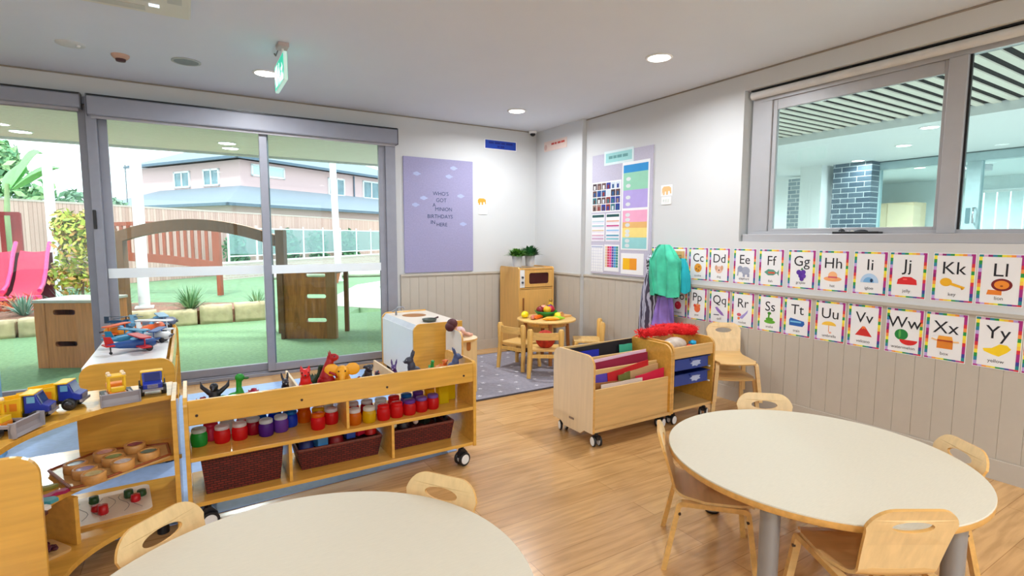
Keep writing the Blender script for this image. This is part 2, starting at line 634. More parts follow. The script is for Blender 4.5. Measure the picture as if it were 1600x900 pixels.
# ---------------------------------------------------------------- right-hand window
wn = MB()
FX0, FX1 = 4.05, 4.11
wn.box((FX0, 0.15, 1.37), (FX1, 2.79, 1.455))
wn.box((FX0, 0.15, 2.50), (FX1, 2.79, 2.60))
wn.box((FX0, 2.62, 1.455), (FX1, 2.79, 2.50))
wn.box((FX0 - 0.012, 1.365, 1.43), (FX1, 1.462, 2.50))
wn.box((FX0, 0.15, 1.455), (FX1, 0.22, 2.50))
wn.box((3.98, 0.15, 1.37), (FX0, 2.79, 1.43))
win = struct('window_1', wn, LIGHT_ALU, bevel=0.004)
si = MB()
si.box((FX0 + .016, 1.462, 1.455), (FX1 - .01, 1.49, 2.50)).box((FX0 + .016, 2.585, 1.455), (FX1 - .01, 2.62, 2.50))
si.box((FX0 + .016, 1.49, 2.42), (FX1 - .01, 2.585, 2.50)).box((FX0 + .016, 1.49, 1.455), (FX1 - .01, 2.585, 1.475))
sa = si.build('sash', LIGHT_ALU, win, bevel=0.003)
MB().box((FX0 + .030, 1.49, 1.475), (FX0 + .036, 2.585, 2.42)).build('pane', GLASS, sa)
MB().box((FX0 + .012, 1.352, 1.43), (FX0 + .03, 1.366, 2.50)).build('sash_stop', PLASTIC_K, win)
MB().box((FX0 + .02, 0.22, 1.455), (FX0 + .026, 1.366, 2.50)).build('pane', GLASS, win)
t = thing('roller_blind', 'pale roller blind rolled up at the top of the right-hand window', 'blind', (4.02, 1.49, 2.555))
MB().tube([(0, -1.32, 0), (0, 1.29, 0)], 0.03, 18).build('roller', mat('cream_blind_fabric', (216, 215, 214), 0.8), t)
MB().box((-0.02, -1.32, 0.034), (0.04, 1.29, 0.041)).build('bracket', PLASTIC_K, t)  # black strip drawn as the dark slot line over the roller

# ---------------------------------------------------------------- ceiling fittings
LENS = lamp_mat('downlight_lens', (255, 252, 246), 9.0)
def downlight(x, y, label, power=34, z=H, r=0.085, group='round downlights in the playroom ceiling', col=(0.94, 0.97, 1.0)):
    t = thing('downlight', label, 'light', (x, y, z), 0, group)
    mb = MB().lathe([(r, -0.001), (r + 0.016, -0.001), (r + 0.016, -0.006), (r + 0.004, -0.011), (r - 0.004, -0.007), (r - 0.004, -0.001), (r, -0.001)], n=28)
    mb.build('trim_ring', PLASTIC_W, t)
    MB().cyl((0, 0), r - 0.004, -0.0075, -0.001, 28).build('lens', LENS, t)
    l = bpy.data.lights.new('downlight_beam', 'AREA')
    l.shape = 'DISK'
    l.size = 2 * r
    l.energy = power
    l.color = col
    l.spread = math.radians(165)
    lo = bpy.data.objects.new('downlight_beam', l)
    COL.objects.link(lo)
    lo.parent = t
    lo.location = (0, 0, -0.012)
    return t
PW = 23
downlight(3.072, 2.914, 'lit round downlight nearest the right-hand window', PW)
downlight(3.06, 4.899, 'lit round downlight near the far corner of the ceiling', PW)
downlight(0.619, 4.894, 'lit round downlight beside the hanging exit sign', PW)
for x, y in ((3.07, -1.05), (0.62, -1.05), (-1.83, -1.05), (-1.83, 2.91), (3.07, -3.0), (0.62, -3.0), (-1.83, -3.0)):  # downlights out of view, added for the light they give
    downlight(x, y, 'unseen round ceiling downlight added to light the near part of the room', PW * 1.35)

t = thing('smoke_detector', 'beige smoke detector on the ceiling, left of the round speaker grille', 'detector', (-0.355, 4.995, H))
MB().lathe([(0.058, 0), (0.056, -0.012), (0.046, -0.024), (0.040, -0.03), (0.0, -0.03)], n=24).build('base', mat('aged_beige_plastic', (196, 160, 140), 0.5), t)
MB().lathe([(0.034, -0.030), (0.030, -0.046), (0.0, -0.046)], n=20).build('sensor_cage', mat('dark_red_sensor', (74, 40, 44), 0.5), t)
t = thing('ceiling_speaker', 'flat round grey speaker grille on the ceiling', 'speaker', (0.062, 4.904, H))
MB().lathe([(0.088, 0), (0.10, 0), (0.10, -0.006), (0.088, -0.009), (0.082, -0.005)], n=28).build('rim', mat('pale_grey_rim', (176, 182, 182), 0.5), t)
MB().cyl((0, 0), 0.083, -0.006, -0.001, 28).build('grille', mat('grey_grille', (136, 146, 148), 0.7), t)
t = thing('emergency_light', 'white oval emergency fitting at the left of the ceiling', 'light', (-0.628, 4.889, H))
MB().lathe([(0.085, 0), (0.083, -0.008), (0.05, -0.014), (0, -0.014)], n=24).build('base', mat('emergency_white', (206, 208, 208), 0.4), t)
MB().ell((0.045, -0.02, -0.014), (0.014, 0.014, 0.012)).build('lens', PLASTIC_W, t)

t = thing('air_conditioner', 'pale square ceiling air conditioner cassette at the top edge of the picture', 'air conditioner', (-0.36, 3.455, H))
mb = MB().box((-0.445, -0.445, -0.03), (0.445, 0.445, 0))
mb.build('panel', mat('aircon_white', (214, 212, 202), 0.5, var=0.01), t, bevel=0.01)
MB().box((-0.25, -0.25, -0.034), (0.25, 0.25, -0.03)).build('intake_grille', mat('aircon_grille', (196, 195, 188), 0.6), t)
MB().box((0.24, 0.28, -0.036), (0.29, 0.31, -0.03)).build('indicator', lamp_mat('aircon_led', (225, 240, 250), 1.3), t)
for k in range(4):
    MB().box((-0.22, 0.33, -0.033), (0.22, 0.40, -0.03), M=rotz(k * PI / 2)).build('louvre', mat('aircon_louvre', (188, 188, 182), 0.5), t)

# hanging exit sign
t = thing('exit_sign', 'green and white running-man exit sign hanging from the ceiling', 'sign', (0.637, 4.235, H))
MB().box((-0.035, -0.17, -0.028), (0.035, -0.05, 0)).build('mount', mat('exit_mount', (188, 170, 168), 0.5), t, bevel=0.004)
MB().tube([(0, -0.11, -0.028), (0, -0.11, -0.075)], 0.008).build('stem', PLASTIC_W, t)
MB().tube([(-0.02, -0.06, -0.02), (-0.03, 0.0, -0.05), (-0.03, 0.06, -0.02)], 0.005, 8).build('cable', mat('grey_cable', (110, 112, 120), 0.6), t)
MB().box((-0.012, -0.21, -0.262), (0.012, 0.21, -0.07)).build('frame', mat('exit_frame_white', (226, 244, 240), 0.3, emit=(190, 255, 240), emit_s=0.25), t, bevel=0.004)
GRN = mat('exit_green', (34, 178, 150), 0.4, emit=(24, 190, 150), emit_s=0.75, var=0.02)
MB().box((-0.0145, -0.198, -0.25), (0.0145, 0.198, -0.082)).build('green_panel', GRN, t)
EXW = lamp_mat('exit_white', (232, 255, 250), 1.0)
pic = MB()
for s_ in (-1, 1):
    x0, x1 = s_ * 0.0145, s_ * 0.0162
    if s_ < 0:
        x0, x1 = x1, x0
    pic.prism(rrect(0.05, -0.24, 0.14, -0.095, 0.004), x0, x1, 'yz')
    pic.prism(oval(-0.02, -0.115, 0.013, 0.013), x0, x1, 'yz')
    pic.prism([(-0.055, -0.18), (-0.03, -0.13), (0.0, -0.13), (0.03, -0.155), (0.025, -0.165), (0.0, -0.15), (-0.015, -0.185), (0.02, -0.215), (0.005, -0.245), (-0.008, -0.24), (0.0, -0.218),
               (-0.035, -0.2), (-0.075, -0.215), (-0.08, -0.203), (-0.045, -0.185)], x0, x1, 'yz')
    pic.prism([(-0.18, -0.165), (-0.14, -0.13), (-0.14, -0.155), (-0.10, -0.155), (-0.10, -0.175), (-0.14, -0.175), (-0.14, -0.20)], x0, x1, 'yz')
pic.build('pictogram', EXW, t)

t = thing('security_camera', 'small white dome camera with dark lens in the ceiling corner', 'camera', (3.80, 5.70, 2.735))
MB().lathe([(0.05, 0), (0.05, -0.02), (0.042, -0.03), (0, -0.03)], n=24).build('base', PLASTIC_W, t)
MB().ell((0, 0, -0.034), (0.034, 0.034, 0.03), n=20).build('lens_dome', mat('dark_dome', (14, 14, 16), 0.15), t)

# ---------------------------------------------------------------- corridor beyond the right-hand window
CW = mat('corridor_white', (222, 230, 230), 0.6, var=0.01)
cf = MB().box((4.12, -1.5, -0.1), (15.5, 10.0, 0.0))
struct('floor_corridor', cf, mat('corridor_floor', (178, 176, 170), 0.6))
CZ, SZ_ = 2.64, 2.74
cc = MB()
cc.box((6.87, -1.5, CZ), (9.71, 10.0, CZ + 0.2))
cc.box((4.12, -1.5, SZ_ + 0.06), (6.87, 10.0, SZ_ + 0.16))
cc.box((9.71, -1.5, CZ + 0.06), (15.5, 7.4, CZ + 0.2))
struct('ceiling_corridor', cc, CW)
sl = MB()
y = -1.4
while y < 9.9:
    sl.box((4.13, y, SZ_ - 0.012), (6.87, y + 0.068, SZ_))
    y += 0.132
struct('ceiling_slats', sl, mat('slat_cream', (222, 220, 206), 0.6, var=0.02))
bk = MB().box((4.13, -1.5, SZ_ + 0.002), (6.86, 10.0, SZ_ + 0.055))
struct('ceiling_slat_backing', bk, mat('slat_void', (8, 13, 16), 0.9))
dw = MB()
dw.box((9.71, -1.5, 2.507), (9.83, 4.44, CZ))
dw.box((9.71, 4.338, 0), (9.83, 4.44, 2.507))
dw.box((9.71, 3.03, 0), (9.83, 3.20, 2.507))
dw.box((9.71, -1.5, 0), (9.83, -1.38, 2.507))
TEALALU = mat('corridor_frame', (168, 194, 198), 0.4)
d2 = struct('door_2', dw, TEALALU, bevel=0.004)
MB().box((9.76, 3.20, 0.02), (9.77, 4.338, 2.507)).build('pane', GLASS, d2)
MB().box((9.76, -1.38, 0.02), (9.77, 3.03, 2.507)).build('pane', GLASS, d2)
hb = MB().tube([(9.70, 3.06, 1.62), (9.63, 3.06, 1.62), (9.63, 3.06, 1.84), (9.70, 3.06, 1.84)], 0.012, 8)
hb.build('door_handle', CHROME, d2)
MB().box((9.695, 3.12, 1.62), (9.71, 3.17, 1.84)).build('lock_plate', mat('lock_grey', (90, 120, 126), 0.4), d2)
tk = MB().box((9.695, -1.5, CZ - 0.014), (9.71, 4.35, CZ))
struct('trim_6', tk, mat('dark_track', (84, 104, 106), 0.6))
far = MB()
far.box((14.5, 4.78, 0), (14.65, 7.4, CZ + 0.06))
far.box((14.5, -1.5, 0), (14.65, 1.6, CZ + 0.06))
far.box((9.9, 7.28, 0), (14.5, 7.4, CZ + 0.06))
far.box((14.5, 1.6, 2.42), (14.65, 4.78, CZ + 0.06))
struct('wall_far', far, CW)
cab = thing('cupboard', 'tall beige cupboard wall in the room beyond the corridor door', 'cupboard', (13.4, 5.28, 0))
CBG = mat('beige_cupboard', (214, 190, 156), 0.6)
MB().box((0, 0, 0), (0.6, 1.5, 2.18)).build('carcass', CBG, cab)
for k in range(3):
    MB().box((-0.02, 0.5 * k + 0.005, 0.08), (0, 0.5 * (k + 1) - 0.005, 2.16)).build('door', CBG, cab)
lv = thing('louvre_blind', 'white vertical louvre blind glowing beyond the corridor door', 'blind', (14.42, 3.19, 0))
LVM = mat('louvre_white', (226, 238, 240), 0.6)
yy = -1.55
while yy < 1.5:
    MB().box((0, yy, 0.1), (0.012, yy + 0.19, 2.36)).build('slat', LVM, lv)
    yy += 0.215
MB().box((-0.03, -1.57, 2.36), (0.05, 1.57, 2.41)).build('headrail', PLASTIC_W, lv)
t = thing('projector', 'small pale ceiling box in the room beyond the corridor door', 'projector', (12.1, 3.83, CZ + 0.06))
MB().box((-0.16, -0.16, -0.10), (0.16, 0.16, 0)).build('case', mat('projector_grey', (200, 200, 204), 0.5), t, bevel=0.01)
MB().ell((-0.16, 0, -0.05), (0.02, 0.04, 0.04)).build('lens', PLASTIC_W, t)
pil = MB().box((9.45, 4.44, 0), (9.9, 4.94, CZ)).box((9.45, 4.34, 0), (9.70, 4.44, CZ))
struct('wall_brick_pier', pil, brick_mat('grey_glazed_brick', (70, 88, 104), (94, 112, 126), (196, 208, 212), 0.24, 0.086, 0.4, 0.005, plane='yz'))
col = MB().box((9.3, 5.05, 0), (9.75, 5.42, CZ))
struct('wall_white_column', col, CW)
pil = MB().box((11.0, 6.28, 0), (11.2, 6.66, CZ))
struct('wall_brick_column', pil, brick_mat('pale_glazed_brick', (140, 158, 170), (168, 182, 190), (222, 226, 226), 0.24, 0.086, 0.4, 0.009, plane='yz'))
for x, y, z, pw, lab in ((5.2, 2.89, SZ_ - 0.017, 40, 'lit downlight among the cream slats beyond the window'), (7.15, 2.72, CZ, 70, 'lit downlight on the plain corridor ceiling, nearest the window'),
                     (8.25, 3.42, CZ, 70, 'lit downlight on the corridor ceiling in front of the brick pier'), (9.25, 4.46, CZ, 5, 'lit downlight on the corridor ceiling at the top of the brick pier'),
                     (11.6, 4.52, CZ + 0.06, 110, 'lit downlight in the far room, left of the pair seen through the door'), (12.0, 4.05, CZ + 0.06, 110, 'lit downlight in the far room, right of the pair seen through the door')):
    downlight(x, y, lab, pw, z, 0.085, 'downlights beyond the right-hand window', (0.93, 1.0, 1.0))
# ================================================================ tables and chairs
def make_chair():
    """Child's plywood chair: bent shell with a hand slot, two bentwood leg frames. +y is forward."""
    t = thing('child_chair', '', 'chair')
    # backrest: tapered panel, top corners round, slot; bent into the seat along its foot
    zb, zt = 0.335, 0.56
    def back_pt(u, w):                                  # u across, w height -> 3-D on the leaning back
        k = (w - zb) / (zt - zb)
        return Vector((u, -0.158 - 0.058 * k - 0.012 * k * k + 0.20 * u * u, w))
    def wid(w):
        k = (w - zb) / (zt - zb)
        return 0.126 + 0.018 * k
    outline = []
    rr = 0.078
    outline += [(-wid(zb), zb), (wid(zb), zb)]
    n = 8
    for i in range(1, 4):
        w = zb + (zt - rr - zb) * i / 3
        outline.append((wid(w), w))
    W = wid(zt)
    for i in range(1, n + 1):
        a = 0.5 * PI * i / n
        outline.append((W - rr + rr * math.cos(a), zt - rr + rr * math.sin(a)))
    left = [(-a, b) for a, b in outline[2:]][::-1]
    outline += left
    slot = oval(0, 0.500, 0.066, 0.020, 22)
    mb = MB()
    loops = [outline, slot]
    flat = [q for l in loops for q in l]
    tris = geometry.tessellate_polygon([[Vector((q[0], q[1], 0)) for q in l] for l in loops])
    th = 0.011
    nrm = Vector((0, -0.96, -0.26)).normalized()
    vs = [back_pt(*q) - nrm * th / 2 for q in flat] + [back_pt(*q) + nrm * th / 2 for q in flat]
    nn = len(flat)
    ff, sides = [], []
    for tr_ in tris:
        a, b, c = [flat[i] for i in tr_]
        ccw = (b[0] - a[0]) * (c[1] - a[1]) - (b[1] - a[1]) * (c[0] - a[0]) > 0
        q = tuple(tr_) if ccw else tuple(reversed(tr_))
        ff.append(tuple(reversed(q)))
        ff.append(tuple(i + nn for i in q))
    o = 0
    for l in loops:
        k = len(l)
        for i in range(k):
            sides.append((o + i, o + (i + 1) % k, nn + o + (i + 1) % k, nn + o + i))
        o += k
    mb.add(vs, ff, 0)
    mb.add(vs, sides, 1)
    mb.build('backrest', [W_BIRCH, W_EDGE], t)
    # seat with the curved heel that runs up into the back
    prof = []
    for i in range(7):
        a = 0.5 * PI * i / 6
        prof.append((-0.095 - 0.063 * math.sin(a), 0.305 + 0.045 * (1 - math.cos(a))))
    prof = prof[::-1]
    prof += [(-0.03, 0.300), (0.05, 0.301), (0.11, 0.304), (0.15, 0.300), (0.162, 0.294)]
    grid = []
    for y, z in prof:
        hw = 0.126 + 0.03 * min(1, max(0, (y + 0.15) / 0.12))
        if y > 0.14:
            hw -= 0.02
        grid.append([(hw * s, y, z - 0.006 * math.cos(s * PI / 2)) for s in (-1, -0.6, -0.2, 0.2, 0.6, 1)])
    MB().sheet(grid, 0.011).build('seat', W_BIRCHX, t)
    # leg frames
    for sx in (-1, 1):
        def arc(off):
            pts = []
            r = 0.03 + off
            z0 = 0.296 - 0.03
            for i in range(5):
                a = PI - 0.42 * PI * i / 4
                pts.append((-0.118 + r * math.cos(a), z0 + r * math.sin(a)))
            for i in range(5):
                a = 0.42 * PI - 0.42 * PI * i / 4
                pts.append((0.118 + r * math.cos(a), z0 + r * math.sin(a)))
            return pts
        outer = [(-0.19 - 0.011, 0.0)] + arc(0.0) + [(0.172 + 0.011, 0.0)]
        inner = [(0.172 - 0.011, 0.0)] + arc(-0.02)[::-1] + [(-0.19 + 0.011, 0.0)]
        poly = outer + inner
        m_ = MB().prism(poly[::-1], -0.014, 0.014, 'yz', mi=0, mi_side=1)
        # splay outwards towards the floor
        m_.v = [(sx * 0.148 + v[0] + sx * 0.028 * (1 - v[2] / 0.296), v[1], v[2]) for v in m_.v]
        fo = m_.build('leg_frame', [W_EDGE, W_BIRCHX], t, bevel=0.002)
        for yy in (-0.132, 0.134):
            MB().tube([(sx * 0.160, yy, 0.245), (sx * 0.170, yy, 0.245)], 0.006, 10).build('bolt', mat('dark_bolt', (70, 54, 44), 0.4, metal=0.4), fo)
    return t

CHAIR = make_chair()
first_chair = [True]
def place_chair(Tx, Ty, deg, label, z=0.0, group='low plywood chairs'):
    a = math.radians(deg)
    cx, cy = Tx - 0.225 * math.cos(a), Ty - 0.225 * math.sin(a)
    if first_chair[0]:
        first_chair[0] = False
        o = CHAIR
        o.location = (cx, cy, z)
        o.rotation_euler = (0, 0, a + PI / 2)
        o['label'] = label
        o['group'] = group
        return o
    return dup(CHAIR, (cx, cy, z), a + PI / 2, label, group)

place_chair(1.768, 1.617, 133, 'plywood chair at the right round table, seen side on, nearest the paper trolley')
place_chair(2.635, 1.675, 49, 'plywood chair behind the right round table, nearest the stacked chairs')
place_chair(2.715, 0.82, -36, 'pale plywood chair at the right round table, its back nearest the skirting board')
c4 = place_chair(1.835, 0.652, -121, 'plywood chair nearest the camera at the right round table, back turned to us')
c4.scale = (1.0, 1.0, 1.05)
place_chair(-0.12, 1.865, 132, 'plywood chair at the left round table, beside the curved corner shelf')
place_chair(0.737, 1.658, 34, 'plywood chair at the left round table, in front of the jar shelf caster')
place_chair(3.829, 2.844, 55, 'lower chair of the two stacked against the right wall', 0.0)
place_chair(3.812, 2.820, 55, 'upper chair of the two stacked against the right wall', 0.13)

def round_table(x, y, rz, label, r=0.575, h=0.50, legs=(27, 117, 207, 297), lr=0.45):
    t = thing('round_table', label, 'table', (x, y, 0), rz, 'low round tables')
    mb = MB()
    mb.lathe([(r, h - 0.005), (r, h - 0.002), (r - 0.002, h)], n=96, mi=0)
    mb.build('tabletop', W_TOP, t)
    MB().lathe([(0.001, h - 0.0295), (r - 0.004, h - 0.0295), (r, h - 0.026), (r, h - 0.005)], n=96).build('edge_band', W_EDGE, t)
    for a in legs:
        a = math.radians(a)
        lx, ly = lr * math.cos(a), lr * math.sin(a)
        g = MB().cyl((lx, ly), 0.033, 0.012, h - 0.032, 24).build('leg', METAL_G, t)
        MB().lathe([(0.028, 0.0), (0.034, 0.003), (0.034, 0.012)], (lx, ly, 0), 24).build('foot', PLASTIC_K, g)
        MB().lathe([(0.055, h - 0.034), (0.055, h - 0.0295)], (lx, ly, 0), 24).build('top_plate', METAL_G, g)
    return t
round_table(2.191, 1.164, 0, 'cream round table on the right with four plywood chairs around it', legs=(195, 265, 15, 85), lr=0.51)
round_table(0.211, 1.309, 0, 'cream round table at the bottom left with two plywood chairs visible', legs=(80, 170, 260, 350))

# ================================================================ open shelving
def caster(parent, x, y, z_top, ang=0.0, r=0.042):
    M = T(x, y, 0) @ rotz(ang)
    mb = MB()
    mb.box((-0.02, -0.02, z_top - 0.006), (0.02, 0.02, z_top), M=M)
    mb.tube([(0, 0, z_top - 0.006), (0, 0, z_top - 0.03)], 0.011, 10, M=M)
    mb.prism([(-0.028, 0.05), (0.03, 0.05), (0.034, 0.075), (0.01, z_top - 0.026), (-0.018, z_top - 0.026), (-0.03, 0.075)], -0.013, 0.013, 'xz', M=M)
    c = mb.build('caster', PLASTIC_K, parent)
    for s_ in (-1, 1):
        w = MB()
        w.lathe([(r - 0.004, -0.008), (r, -0.005), (r, 0.005), (r - 0.004, 0.008)], n=24, M=M @ T(0.0, s_ * 0.022, r) @ RX(PI / 2))
        w.build('wheel', PLASTIC_K, c)
        h = MB().lathe([(0.028, -0.0095), (0.03, -0.007), (0.03, 0.007), (0.028, 0.0095)], n=24, M=M @ T(0.0, s_ * 0.0225, r) @ RX(PI / 2))
        h.build('hub', PLASTIC_W, c)

# --- unit with the jars and the animal tray
t = thing('open_shelf_unit', 'long low honey-wood shelf on casters with coloured jars, baskets and toy animals', 'shelf', (0, 0, 0))
AX0, AX1, AY0, AY1 = -0.052, 1.458, 2.79, 3.20
def side(x0, x1, corners):
    prof = rrect(AY0, 0.125, AY1, 0.655, 0.035, 5, corners)
    return MB().prism(prof, x0, x1, 'yz')
side(AX0, AX0 + 0.018, (0, 0, 1, 1)).build('side_panel', W_HONEY, t, bevel=0.003)
side(AX1 - 0.020, AX1, (0, 0, 1, 1)).build('side_panel', W_HONEY, t, bevel=0.003)
MB().box((AX0 + 0.018, AY0 + 0.005, 0.130), (AX1 - 0.02, AY1 - 0.01, 0.150)).build('bottom_shelf', W_HONEY, t, bevel=0.002)
MB().box((AX0 + 0.018, AY0 + 0.002, 0.352), (AX1 - 0.02, AY1 - 0.01, 0.372)).build('middle_shelf', W_HONEY, t, bevel=0.002)
MB().box((AX0 + 0.018, AY0 + 0.022, 0.522), (AX1 - 0.02, AY1 - 0.004, 0.534)).build('tray_floor', W_HONEY, t)
r_ = MB().box((AX0 + 0.018, AY0 + 0.002, 0.528), (AX1 - 0.02, AY0 + 0.020, 0.645)).build('front_rail', W_HONEY, t, bevel=0.003)
for x in (0.0, 0.46, 0.905, 1.375):
    MB().tube([(x, AY0 + 0.0035, 0.573), (x, AY0 - 0.0005, 0.573)], 0.0065, 10).build('bolt', mat('dark_bolt', (70, 54, 44), 0.4, metal=0.4), r_)
for x in (0.445, 0.95):
    MB().box((x - 0.006, AY0 + 0.020, 0.534), (x + 0.006, AY1 - 0.03, 0.645)).build('tray_divider', W_PALE, t, bevel=0.002)
MB().box((0.685, AY0 + 0.02, 0.372), (0.701, AY1 - 0.01, 0.522)).build('shelf_divider', W_HONEY, t, bevel=0.002)
for x in (0.40, 0.94):
    MB().box((x - 0.008, AY0 + 0.02, 0.150), (x + 0.008, AY1 - 0.02, 0.352)).build('shelf_divider', W_HONEY, t, bevel=0.002)
for x, y, a in ((1.385, 2.84, 0.25), (0.03, 2.84, 0.1), (1.385, 3.13, 0.4), (0.03, 3.13, -0.3)):
    caster(t, x, y, 0.130, a)

# --- curved corner unit
CCX, CCY = -0.05, 2.37
def quarter(r, out_x, out_y, z0, z1, a0=92, a1=178, n=20, x_end=-0.098, y_end=2.33):
    pts = [(x_end, out_y)]
    arc = []
    for i in range(n + 1):
        a = math.radians(a0 + (a1 - a0) * i / n)
        arc.append((CCX + r * math.cos(a), CCY + r * math.sin(a)))
    poly = [(x_end, out_y), (out_x + 0.25, out_y), (out_x, out_y - 0.25), (out_x, y_end), (CCX - r, y_end)] + arc[::-1] + [(x_end, CCY + r)]
    return MB().prism(poly, z0, z1, 'xy')
t = thing('curved_corner_shelf', 'curved honey-wood corner shelf with toy trucks along its top', 'shelf', (0, 0, 0))
OX, OY = -1.02, 3.20
quarter(0.555, OX, OY, 0.630, 0.652).build('top_shelf', W_HONEY, t, bevel=0.003)
quarter(0.515, OX, OY, 0.350, 0.372).build('middle_shelf', W_HONEY, t, bevel=0.003)
quarter(0.400, OX, OY, 0.128, 0.150).build('bottom_shelf', W_HONEY, t, bevel=0.003)
MB().prism(rrect(2.805, 0.05, 3.20, 0.655, 0.035, 5, (0, 0, 1, 0)), -0.098, -0.078, 'yz').build('side_panel', W_HONEY, t, bevel=0.003)
MB().prism(rrect(OX, 0.03, -0.462, 0.668, 0.075, 7, (0, 0, 1, 1)), 2.30, 2.322, 'xz').build('side_panel', W_HONEY, t, bevel=0.003)
MB().box((-0.485, 3.15, 0.372), (-0.10, 3.166, 0.630)).build('back_panel', W_HONEY, t)
dvd = MB().box((0, -0.009, 0.150), (0.44, 0.009, 0.350), M=T(-0.432, 2.662, 0) @ rotz(math.radians(135)))
dvd.build('divider', W_HONEY, t, bevel=0.002)
MB().box((0.0, -0.009, 0.372), (0.22, 0.009, 0.630), M=T(-0.80, 3.0, 0) @ rotz(math.radians(135))).build('divider', W_HONEY, t, bevel=0.002)
for x, y in ((-0.16, 3.10), (-0.55, 2.40), (-0.95, 2.42), (-0.62, 3.05), (-0.16, 2.90)):
    MB().cyl((x, y), 0.025, 0.0, 0.128, 14).build('foot', PLASTIC_K, t)

# --- white-topped unit running to the glass doors, planes on top
t = thing('white_topped_shelf', 'honey-wood shelf with white top and toy planes, by the glass doors', 'shelf', (0, 0, 0))
DX0, DX1, DY0, DY1 = -0.56, -0.10, 3.775, 5.35
MB().prism(rrect(DX0, 0.10, DX1, 0.668, 0.075, 7, (0, 0, 1, 1)), DY0, DY0 + 0.02, 'xz').build('side_panel', W_HONEY, t, bevel=0.003)
MB().prism(rrect(DX0, 0.10, DX1, 0.668, 0.075, 7, (0, 0, 1, 1)), DY1 - 0.02, DY1, 'xz').build('side_panel', W_HONEY, t, bevel=0.003)
MB().box((DX0 + 0.012, DY0 + 0.02, 0.630), (DX1 - 0.045, DY1 - 0.02, 0.648)).build('top', WHITE_LAM, t, bevel=0.002)
MB().box((DX1 - 0.03, DY0 + 0.02, 0.50), (DX1 - 0.012, DY1 - 0.02, 0.630)).build('front_rail', W_HONEY, t, bevel=0.002)
MB().box((DX0 + 0.01, DY0 + 0.02, 0.12), (DX0 + 0.025, DY1 - 0.02, 0.63)).build('back_panel', W_HONEY, t)
MB().box((DX0 + 0.025, DY0 + 0.02, 0.36), (DX1 - 0.012, DY1 - 0.02, 0.38)).build('middle_shelf', W_HONEY, t)
MB().box((DX0 + 0.025, DY0 + 0.02, 0.11), (DX1 - 0.012, DY1 - 0.02, 0.13)).build('bottom_shelf', W_HONEY, t)
for x, y in ((DX0 + .06, DY0 + .06), (DX1 - .06, DY0 + .06), (DX0 + .06, DY1 - .06), (DX1 - .06, DY1 - .06)):
    caster(t, x, y, 0.112, 0.3)

# ================================================================ paper trolley and tub trolley
t = thing('paper_trolley', 'pale plywood trolley on casters holding tiers of coloured paper', 'trolley', (0, 0, 0))
TX0, TX1, TY0, TY1 = 2.235, 2.985, 2.615, 3.06
def tside(x0, x1):
    foot = [(TY0, 0.095), (TY0 + 0.09, 0.095), (TY0 + 0.13, 0.065), (TY1 - 0.13, 0.065), (TY1 - 0.09, 0.095), (TY1, 0.095)]
    top = rrect(TY0, 0.3, TY1, 0.62, 0.075, 7, (0, 0, 1, 1))[2:]
    return MB().prism(foot + top, x0, x1, 'yz', mi=0, mi_side=1)
tside(TX0, TX0 + 0.018).build('end_panel', [W_PALE, W_EDGE], t, bevel=0.002)  # window side in paler ply, the daylight put into its colour
tside(TX1 - 0.018, TX1).build('end_panel', [W_HONEY, W_EDGE], t, bevel=0.002)
MB().box((TX0 + 0.018, TY0, 0.100), (TX1 - 0.018, TY1 - 0.01, 0.120)).build('base', W_BIRCHX, t, bevel=0.002)
for y, z, nm in ((TY0 + 0.022, 0.385, 'front_panel'), (TY0 + 0.135, 0.485, 'divider'), (TY0 + 0.255, 0.545, 'divider'), (TY1 - 0.03, 0.605, 'back_panel')):
    MB().box((TX0 + 0.018, y, 0.120), (TX1 - 0.018, y + 0.012, z)).build(nm, W_BIRCHX, t, bevel=0.002)
MB().box((TX0 - 0.001, TY0 + 0.2, 0.135), (TX0, TY0 + 0.255, 0.150)).build('maker_plate', mat('brass_plate', (150, 130, 120), 0.4, metal=0.5), t)
for x, y, a in ((TX0 + 0.05, TY0 + 0.02, 1.35), (TX0 + 0.05, TY1 - 0.06, 1.2), (TX1 - 0.05, TY0 + 0.06, 0.3), (TX1 - 0.05, TY1 - 0.06, 0.6)):
    caster(t, x, y, 0.100, a, 0.036)

t = thing('tub_trolley', 'plywood trolley with two blue plastic tubs, next to the paper trolley', 'trolley', (0, 0, 0))
UX0, UX1 = 2.992, 3.465
def uside(x0, x1):
    return MB().prism(rrect(TY0 + 0.005, 0.10, TY1, 0.632, 0.07, 7, (0, 0, 1, 1)), x0, x1, 'yz', mi=0, mi_side=1)
uside(UX0, UX0 + 0.02).build('end_panel', [W_HONEY, W_EDGE], t, bevel=0.002)
uside(UX1 - 0.02, UX1).build('end_panel', [W_HONEY, W_EDGE], t, bevel=0.002)
MB().box((UX0 + 0.02, TY0 + 0.01, 0.105), (UX1 - 0.02, TY1 - 0.01, 0.125)).build('bottom_shelf', W_BIRCHX, t, bevel=0.002)
MB().box((UX0 + 0.02, TY0 + 0.02, 0.515), (UX1 - 0.02, TY1 - 0.01, 0.527)).build('tray_floor', W_BIRCHX, t)
MB().box((UX0 + 0.02, TY0 + 0.012, 0.505), (UX1 - 0.02, TY0 + 0.03, 0.592)).build('front_rail', W_BIRCHX, t, bevel=0.003)
MB().box((UX0 + 0.02, TY1 - 0.03, 0.125), (UX1 - 0.02, TY1 - 0.015, 0.592)).build('back_panel', W_BIRCHX, t)
for z in (0.398, 0.282):
    for sx in (UX0 + 0.02, UX1 - 0.034):
        MB().box((sx, TY0 + 0.03, z), (sx + 0.014, TY1 - 0.05, z + 0.009)).build('runner', PLASTIC_W, t)
